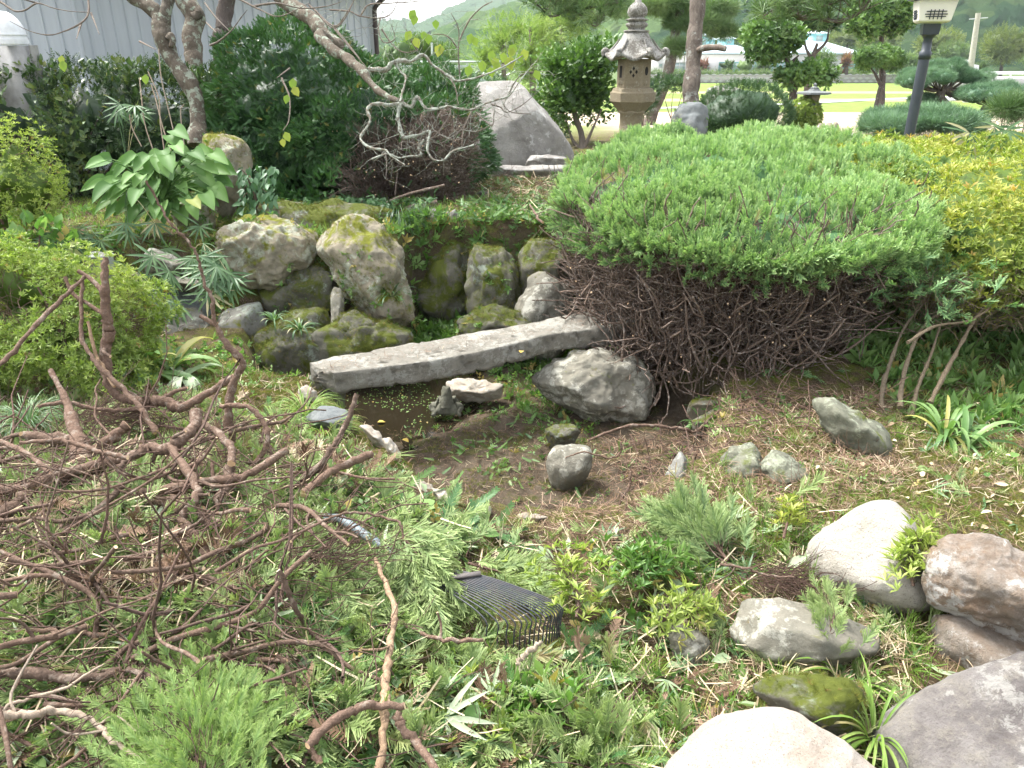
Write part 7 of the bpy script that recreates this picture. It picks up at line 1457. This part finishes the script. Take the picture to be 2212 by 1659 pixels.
# the heap of clippings: several kinds of cut foliage mixed through its depth
def heapz(P, a, b): 
    P = P.copy(); e = np.exp(-((P[:, 0] + 1.3) / .9) ** 2 - ((P[:, 1] - 2.2) / .8) ** 2); P[:, 2] += rng.uniform(a, b, len(P)) * (.25 + .6 * e)
    q = (P - EYEV); dp = q @ FX; u = CX + F * P[:, 0] / dp; v = CY - F * (q @ UX) / dp; P = P[~((u > 880) & (u < 1250) & (v > 1190) & (v < 1470))]; return P
mb = MB(); P = heapz(zone(HEAP, 1000), 0, .12); lay(mb, TJB, P, .105, z=.25); P = heapz(zone(FRONTR, 130), 0, .05); lay(mb, TJB, P, .11, z=.25); P = heapz(zone(HEAPL, 220), 0, .12); lay(mb, TJB, P, .13, z=.3); P = patchy(zone(RIGHT, 60), 2, 0, .3); lay(mb, TJB, P, .09); P = zone([(1300, 1130), (1700, 1080), (1750, 1200), (1400, 1260)], 110); lay(mb, TJB, P, .11, (0, .04), .3); stuff(mb, 'juniper_clippings', M['juniper2'])
mb = MB(); P = patchy(heapz(zone(HEAP, 900), 0, .14), 3.5, -.1, .4, 21); lay(mb, TJB + TY, P, .10, z=.25); P = patchy(heapz(zone(FRONTR, 500), 0, .05), 4., 0, .4, 22); lay(mb, TJB + TJ, P, .07, z=.2); P = patchy(heapz(zone(HEAPL, 1600), 0, .16), 4., 0, .4, 23); lay(mb, TLINE, P, .06, z=.2); stuff(mb, 'dead_clippings', M['litter'])
mb = MB(); P = heapz(zone(HEAP, 420), 0, .08); lay(mb, TYL, P, .11, z=.2); P = heapz(zone([(800, 1060), (1010, 1120), (1130, 1200), (1180, 1300), (1000, 1330), (900, 1200), (760, 1120)], 650), 0, .06); lay(mb, TYL, P, .11, z=.3); stuff(mb, 'yew_clippings', M['yewcut'])
mb = MB(); P = heapz(zone(HEAP, 800), 0, .11); lay(mb, TLR4 + TLR + TLR, P, .055, z=.4); P = heapz(zone(HEAPL, 900), .0, .10); lay(mb, TLR4 + TLR + TLR, P, .045, z=.4); P = heapz(zone(FRONTR, 620), 0, .05); lay(mb, TLR4 + TWN + TW, P, .042, z=.5); P = zone(RIGHT, 90); lay(mb, TLR4 + TLR, P, .04, z=.4); P = zone([(300, 735), (560, 735), (560, 810), (300, 810)], 700); lay(mb, TLR4 + TW, P, .045, z=.6); P = patchy(zone(LBANK, 500), 3, 0, .3); lay(mb, TLR4 + TWN, P, .045, z=.5); stuff(mb, 'leafy_clippings', M['weed'])
mb = MB(); P = heapz(zone(HEAP, 90), 0.02, .12); lay(mb, TLR + TL, P, .05, z=.3); P = heapz(zone(HEAP, 40), .03, .12); lay(mb, TF, P, .13, z=.2); P = zone(FRONTR, 45); lay(mb, TL + TF[:1], P, .07, (0, .05)); stuff(mb, 'pale_clippings', M['pale'])
mb = MB(); P = heapz(zone(HEAP, 120), 0, .12); lay(mb, TF[:2] + TG, P, .10, z=.3); P = heapz(zone(FRONTR, 120), 0, .05); lay(mb, TG + TF, P, .08, z=.5); P = zone(RIGHT, 40); lay(mb, TF + TN1, P, .08); stuff(mb, 'grass_clippings', M['sasa'])
M['straw'] = leafmat('straw', [(.34, .26, .16), (.48, .39, .25), (.62, .54, .38)], rough=.8, trans=.1)
mb = MB(); P = heapz(zone(HEAP, 420), 0, .2); lay(mb, TLINE, P, .10, z=.1); P = zone(NEAR, 260); lay(mb, TLINE + TN1, P, .05, (0, .02)); P = zone(FRONTR, 600); lay(mb, TLINE, P, .09, (0, .04)); P = zone(PATHP, 220, .45, feather=.15); lay(mb, TLINE, P, .12, (0, .04)); P = zone(RIGHT, 200); lay(mb, TN1 + TL, P, .035, (0, .02)); P = patchy(heapz(zone(FRONTR, 900), 0, .04), 3., -.1, .3, 31); stand(mb, TG, P, .07, 1.2); P = patchy(heapz(zone(HEAP, 420), 0, .16), 3., -.1, .3, 32); stand(mb, TG, P, .09, 1.4); P = patchy(zone(RIGHT, 400), 3., -.1, .3, 33); stand(mb, TG, P, .045, 1.3); stuff(mb, 'straw_bits', M['straw'])
mb = MB()
for z_, d_, L_, r_, a_ in ((HEAPL, 620, .18, .0019, .24), (HEAP, 330, .15, .0016, .22), (HEAPL, 70, .34, .004, .28), (FRONTR, 200, .12, .0013, .07), ([(1050, 1140), (1430, 1060), (1900, 960), (1950, 1080), (1720, 1180), (1200, 1220)], 260, .14, .0014, .05)):
    P = heapz(zone(z_, d_), 0.01, a_); n = len(P); d = flat(n, .1); twigs(mb, P, d, rng.uniform(L_ * .5, L_ * 1.7, n), rng.uniform(r_ * .6, r_ * 1.6, n), 5, .22, 4)
P = zone(TERR, 60, .45); twigs(mb, P + [0, 0, .02], flat(len(P), .1), .2, .002, 5, .2, 3); P = zone(PATHP, 60, .45); twigs(mb, P + [0, 0, .02], flat(len(P), .05), .22, .0022, 5, .2, 3)
P = zone([(1250, 900), (1500, 880), (1920, 900), (1900, 990), (1500, 1050), (1400, 1030)], 160, -.1); twigs(mb, P + [0, 0, .03], flat(len(P), .1), .25, .003, 5, .25, 4); stuff(mb, 'twig_debris', M['twig'])
# dead juniper spray: fine grey brown mass of twiglets
def bundle(label, u, v, z, dirs, L, n, seed):
    r = np.random.default_rng(seed); c = PZ(u, v, z); mb = MB(); d0 = norm(np.array(dirs, float)); P = c + r.normal(size=(n, 3)) * [.05, .05, .015] + d0 * r.uniform(0, L * .6, n)[:, None]; twigs(mb, P, d0 + r.normal(size=(n, 3)) * .35, r.uniform(L * .3, L * .8, n), r.uniform(.0008, .0018, n), 5, .18, 3)
    tag(mb.build('twig_bundle', M['twig'], loc=c), label, 'twig bundle', 'bundles of fine dead twigs')
bundle('fine grey brown twig bundle right under the rake tines', 1080, 1440, .07, (-1, .3, .1), .22, 160, 1)
bundle('fine twig bundle across the heap left of the tan stick', 640, 1210, .30, (1, .1, .0), .24, 130, 2)
bundle('fine pale twig bundle in the lower left of the heap', 300, 1430, .26, (.3, -1, .1), .26, 150, 3)
bundle('fine twig bundle behind the log at the top of the heap', 160, 900, .26, (1, -.1, .05), .4, 200, 4)
bundle('fine purple brown twig bundle near the left edge of the heap', 60, 1140, .24, (1, .35, .0), .3, 160, 5)
bundle('fine twig bundle hanging beside the bright green juniper spray', 560, 1330, .26, (.6, -.6, .0), .22, 120, 6)
bundle('fine brown twig bundle left of the white boulder', 1640, 1240, .07, (.8, -.5, .1), .22, 260, 7)

# big bright cut sprays, one thing each
def cutspray(label, zk, spine, t, n, size, spread, mat='juniper2', Ts=None, cat='cut spray', name='cut_juniper_spray', seed=0, tipo=.1, drop=-.25, rn=(0, .99)):
    r = np.random.default_rng(seed + 5); Q = cat_rom([PT(u, v, a) for (u, v), a in zip(zv(zk, spine), np.interp(np.arange(len(spine)), np.linspace(0, len(spine) - 1, len(t)), t))], 8); root = empty(name, Q[0], label, cat)
    st = MB(); tube(st, Q, [.005, .003, .0015], 6); T = norm(np.gradient(Q, axis=0)); mb = MB(); i = r.integers(len(Q) // 5, len(Q), n); off = r.normal(size=(n, 3)) * spread * [1, .8, .45]
    D = norm(T[i] * .8 + norm(off) * .6 + [0, 0, drop]); scatter(mb, Ts or TJB, Q[i] + off * .7, D, r.uniform(size * .7, size * 1.25, n), up=norm(np.c_[r.normal(size=(n, 2)) * .4 - [0, .5], np.ones(n)]), roll=r.uniform(-.6, .6, n), rnd=r.uniform(rn[0], rn[1], n), tipoff=tipo)
    tw = r.integers(0, len(Q), n // 2); twigs(st, Q[tw], T[tw] + r.normal(size=(len(tw), 3)) * .5, spread * 1.3, .0012, 4, .2, 4); st.build('stem', M['twig'], root); mb.build('foliage', M[mat], root)
M['jfresh'] = leafmat('fresh_juniper', [(.10, .20, .06), (.15, .27, .08), (.22, .34, .11)], tipc=(.36, .47, .16), rough=.6, trans=.3)
cutspray('bright green fresh juniper spray at the bottom left of the heap', 7, [(830, 1760), (800, 1620), (800, 1480), (810, 1350), (800, 1230)], [1.50, 1.66, 1.90], 1000, .05, .085, 'jfresh', seed=1, drop=.35)
cutspray('bright green juniper sprig leaning left at the bottom edge', 7, [(860, 1700), (740, 1600), (600, 1500), (500, 1440)], [1.52, 1.72], 420, .05, .06, 'jfresh', seed=2, drop=.2)
cutspray('bright green juniper sprig leaning right beside the big fresh spray', 7, [(820, 1700), (900, 1560), (960, 1450), (1030, 1400)], [1.54, 1.76], 380, .05, .055, 'jfresh', seed=3, drop=.2)
cutspray('drooping juniper spray over the rake handle', 8, [(560, 340), (680, 330), (760, 420), (790, 540), (780, 700)], [2.30, 2.15], 150, .11, .05, seed=4, drop=-.5)
cutspray('fan of pale juniper tips left of the tan stick', 8, [(120, 500), (280, 540), (380, 640), (440, 780)], [2.2, 2.1], 150, .12, .06, seed=5, drop=-.45)
cutspray('juniper spray hanging over the dark hollow of the heap', 8, [(-60, 640), (20, 700), (40, 800), (60, 900)], [2.15, 2.05], 110, .12, .05, seed=6, drop=-.5)
cutspray('juniper spray above the centre of the heap', 7, [(1000, 720), (900, 730), (850, 780), (830, 900)], [2.45, 2.3], 110, .11, .05, seed=7, drop=-.2)
cutspray('flat juniper spray spread below the forked twig', 8, [(560, 1000), (700, 1010), (860, 1040), (1000, 1060)], [2.12, 2.05], 170, .12, .06, seed=8, drop=-.3, tipo=-.1)
cutspray('juniper sprig poking through the rake tines', 8, [(900, 780), (960, 750), (1000, 720), (1030, 720)], [2.22, 2.2], 16, .085, .03, seed=9, drop=.1)
cutspray('juniper spray beside the right side of the rake head', 8, [(1040, 460), (1150, 490), (1260, 520), (1370, 570)], [2.45, 2.4], 80, .10, .04, seed=10)
cutspray('blue green juniper spray lying left of the white boulder', 9, [(560, 540), (480, 450), (400, 370), (300, 300)], [2.5, 2.7], 150, .11, .06, seed=11, drop=.0, rn=(0, .4), tipo=-.1)
cutspray('juniper sprig on top of the lichen patched rock', 9, [(1100, 1080), (1110, 930), (1130, 830), (1090, 750)], [2.08, 2.2], 34, .07, .035, seed=12, drop=.3)
cutspray('dark blue green juniper spray at the right of the bottom heap', 8, [(1700, 1500), (1640, 1420), (1580, 1400), (1500, 1460)], [1.85, 1.85], 140, .11, .055, seed=13, drop=-.2)
cutspray('juniper spray between the heap and the low mossy rock', 8, [(1960, 1180), (1900, 1260), (1880, 1350), (1840, 1420)], [1.98, 1.92], 120, .11, .045, seed=14, drop=-.4)
cutspray('yellow green azalea sprig growing between the white and brown boulders', 9, [(1560, 680), (1540, 560), (1580, 470), (1640, 400)], [2.25, 2.32], 90, .05, .05, 'azalea2', TWN, 'azalea sprig', 'azalea_sprig', 15, .3, .5)
cutspray('bright azalea seedling near the small pale rock', 9, [(200, 900), (250, 820), (330, 780), (400, 820)], [2.22, 2.25], 70, .045, .07, 'azalea2', TWN, 'azalea sprig', 'azalea_sprig', 16, .3, .7)
cutspray('bright green azalea seedling left of the juniper spray by the boulder', 9, [(60, 680), (80, 600), (140, 540), (240, 560)], [2.35, 2.45], 110, .055, .07, 'weed', TWN, 'azalea sprig', 'azalea_sprig', 17, .3, .7)
cutspray('light green azalea sprigs just right of the rake tines', 8, [(1640, 760), (1650, 640), (1600, 540), (1500, 430)], [2.15, 2.3], 90, .042, .08, 'azalea2', TWN, 'azalea sprig', 'azalea_sprig', 18, .2, .7)
cutspray('olive azalea sprigs at the bottom centre', 8, [(1060, 1500), (1080, 1380), (1130, 1280), (1000, 1180)], [1.78, 1.95], 90, .045, .08, 'azalea2', TWN + TW, 'azalea sprig', 'azalea_sprig', 19, .1, .6)
cutspray('leafy sprig with large leaves at the bottom of the heap', 8, [(1400, 1400), (1450, 1330), (1400, 1260), (1330, 1230)], [1.85, 1.92], 60, .07, .06, 'weed', TW, 'leafy sprig', 'leafy_sprig', 20, .1, .6)
cutspray('sparse yellowish azalea seedling left of the upright twig', 9, [(860, 420), (880, 340), (900, 280), (905, 230)], [2.6, 2.7], 26, .045, .03, 'azalea', TWN, 'azalea sprig', 'azalea_sprig', 21, .3, .9)
for i, (u, v, z, lb) in enumerate(((660, 900, 0, 'bright fine grass tuft left of the slate rock'), (600, 940, .02, 'bright fine grass tuft beside the looping branch'), (700, 950, 0, 'fine grass tuft below the slate rock'), (60, 920, .1, 'fine bluish grass tuft at the left edge of the heap'))):
    c = PZ(u, v, z); clump('grass_tuft', lb, c, 170, .24, .0035, M['grass'] if i < 3 else M['sasa'], cat='grass tuft', droop=(.6, 1.2), up=(.4, 1.4))
clump('lily_plant', 'broad arching strap leaves right of the left azalea', PZ(370, 800, .05), 16, .34, .05, M['strap'], cat='strap leaved plant', up=(.5, 1.3))
c = PZ(1660, 1500, .0); clump('grass_tuft', 'thin light grass tuft above the pinkish boulder', PZ(1890, 1590, .05), 40, .20, .008, M['grass'], cat='grass tuft')
clump('grass_tuft', 'grass tuft between the lichen patched rock and grey purple boulder', PZ(1830, 1480, .0), 40, .17, .009, M['grass'], cat='grass tuft')
clump('grass_tuft', 'grass tuft at the left foot of the white boulder', PZ(1730, 1310, .0), 36, .15, .007, M['grass'], cat='grass tuft')
clump('leafy_tuft', 'leafy green tuft growing under the white boulder', PZ(1880, 1345, .0), 40, .09, .014, M['weed'], cat='leafy tuft')
clump('lily_plant', 'narrow strap leaved seedling in the middle of the dark juniper base', PZ(1520, 920, -.2), 14, .2, .012, M['strap'], cat='strap leaved plant')
clump('fern', 'small green tuft at the cascade foot behind the bridge', PZ(1010, 715, -.25), 30, .14, .008, M['sasa'], cat='grass tuft')
clump('fern', 'small green tuft behind the bridge left of the square mossy rock', PZ(1080, 700, -.22), 26, .12, .010, M['sasa'], cat='grass tuft')
# floating leaves and duckweed on the pond
mb = MB(); n = 700; u = rng.normal(880, 90, n); v = rng.normal(862, 34, n); P = np.array([PZ(a, b, WZ + .003) for a, b in zip(u, v)]); ok = (fbm(P * [5, 5, 0], 3, 3) > -.05) & (H(P[:, 0], P[:, 1]) < WZ + .01); P = P[ok]; scatter(mb, TLR, P, np.c_[rng.normal(size=(len(P), 2)), np.zeros(len(P))], rng.uniform(.006, .016, len(P)), roll=rng.uniform(-.1, .1, len(P))); stuff(mb, 'duckweed', M['weed'])
M['yellow'] = leafmat('yellow_leaf', [(.5, .38, .05), (.6, .42, .10)], rough=.6, trans=.2)
for i, (u, v, z, lb) in enumerate(((815, 912, WZ + .01, 'yellow fallen leaf floating at the near side of the pond water'), (1125, 762, .165, 'orange brown dead leaf lying on top of the bridge'), (870, 948, -.29, 'yellow fallen leaf on the mud left of the frog statue'), (826, 1057, .02, 'rust red dead leaf on the grass beside the kerb stones'), (430, 615, .3, 'pale yellow leaf on the bamboo grass'))):
    p = PZ(u, v, z); m_ = MB(); v_, f_, t_ = place(TLR[1], p, (rng.normal(), rng.normal(), .1), (0, 0, 1), .045); m_.add(v_, f_, 0, rnd=.5, tip=t_); tag(m_.build('fallen_leaf', M['yellow' if i != 3 else 'redleaf'], loc=p), lb, 'fallen leaf')
# litter on the bridge and dead bits on the white boulder
mb = MB(); x = rng.uniform(0, 1, 420); a = np.array([PZ(700, 795, .17)]); b = np.array([PZ(1260, 695, .17)]); P = a + (b - a) * x[:, None] + np.c_[np.zeros(420), rng.normal(0, .05, 420), np.zeros(420)]; lay(mb, TLINE + TN1, P, .03, (-.002, .004), 0); stuff(mb, 'bridge_litter', M['litter'])
# ------------------------------------------------------------------ air
hz = MB(); box(hz, (-1400, -75, -12), (1400, 1600, 330)); m = bpy.data.materials.new('air'); m.use_nodes = True; nt = m.node_tree; nt.nodes.clear()
o = nt.nodes.new('ShaderNodeOutputMaterial'); v = nt.nodes.new('ShaderNodeVolumePrincipled'); v.inputs['Color'].default_value = (.84, .93, 1, 1); v.inputs['Density'].default_value = .0003; v.inputs['Anisotropy'].default_value = 0.
nt.links.new(v.outputs[0], o.inputs['Volume']); tag(hz.build('haze', m, smooth=False), kind='stuff')
S.cycles.volume_bounces = 0
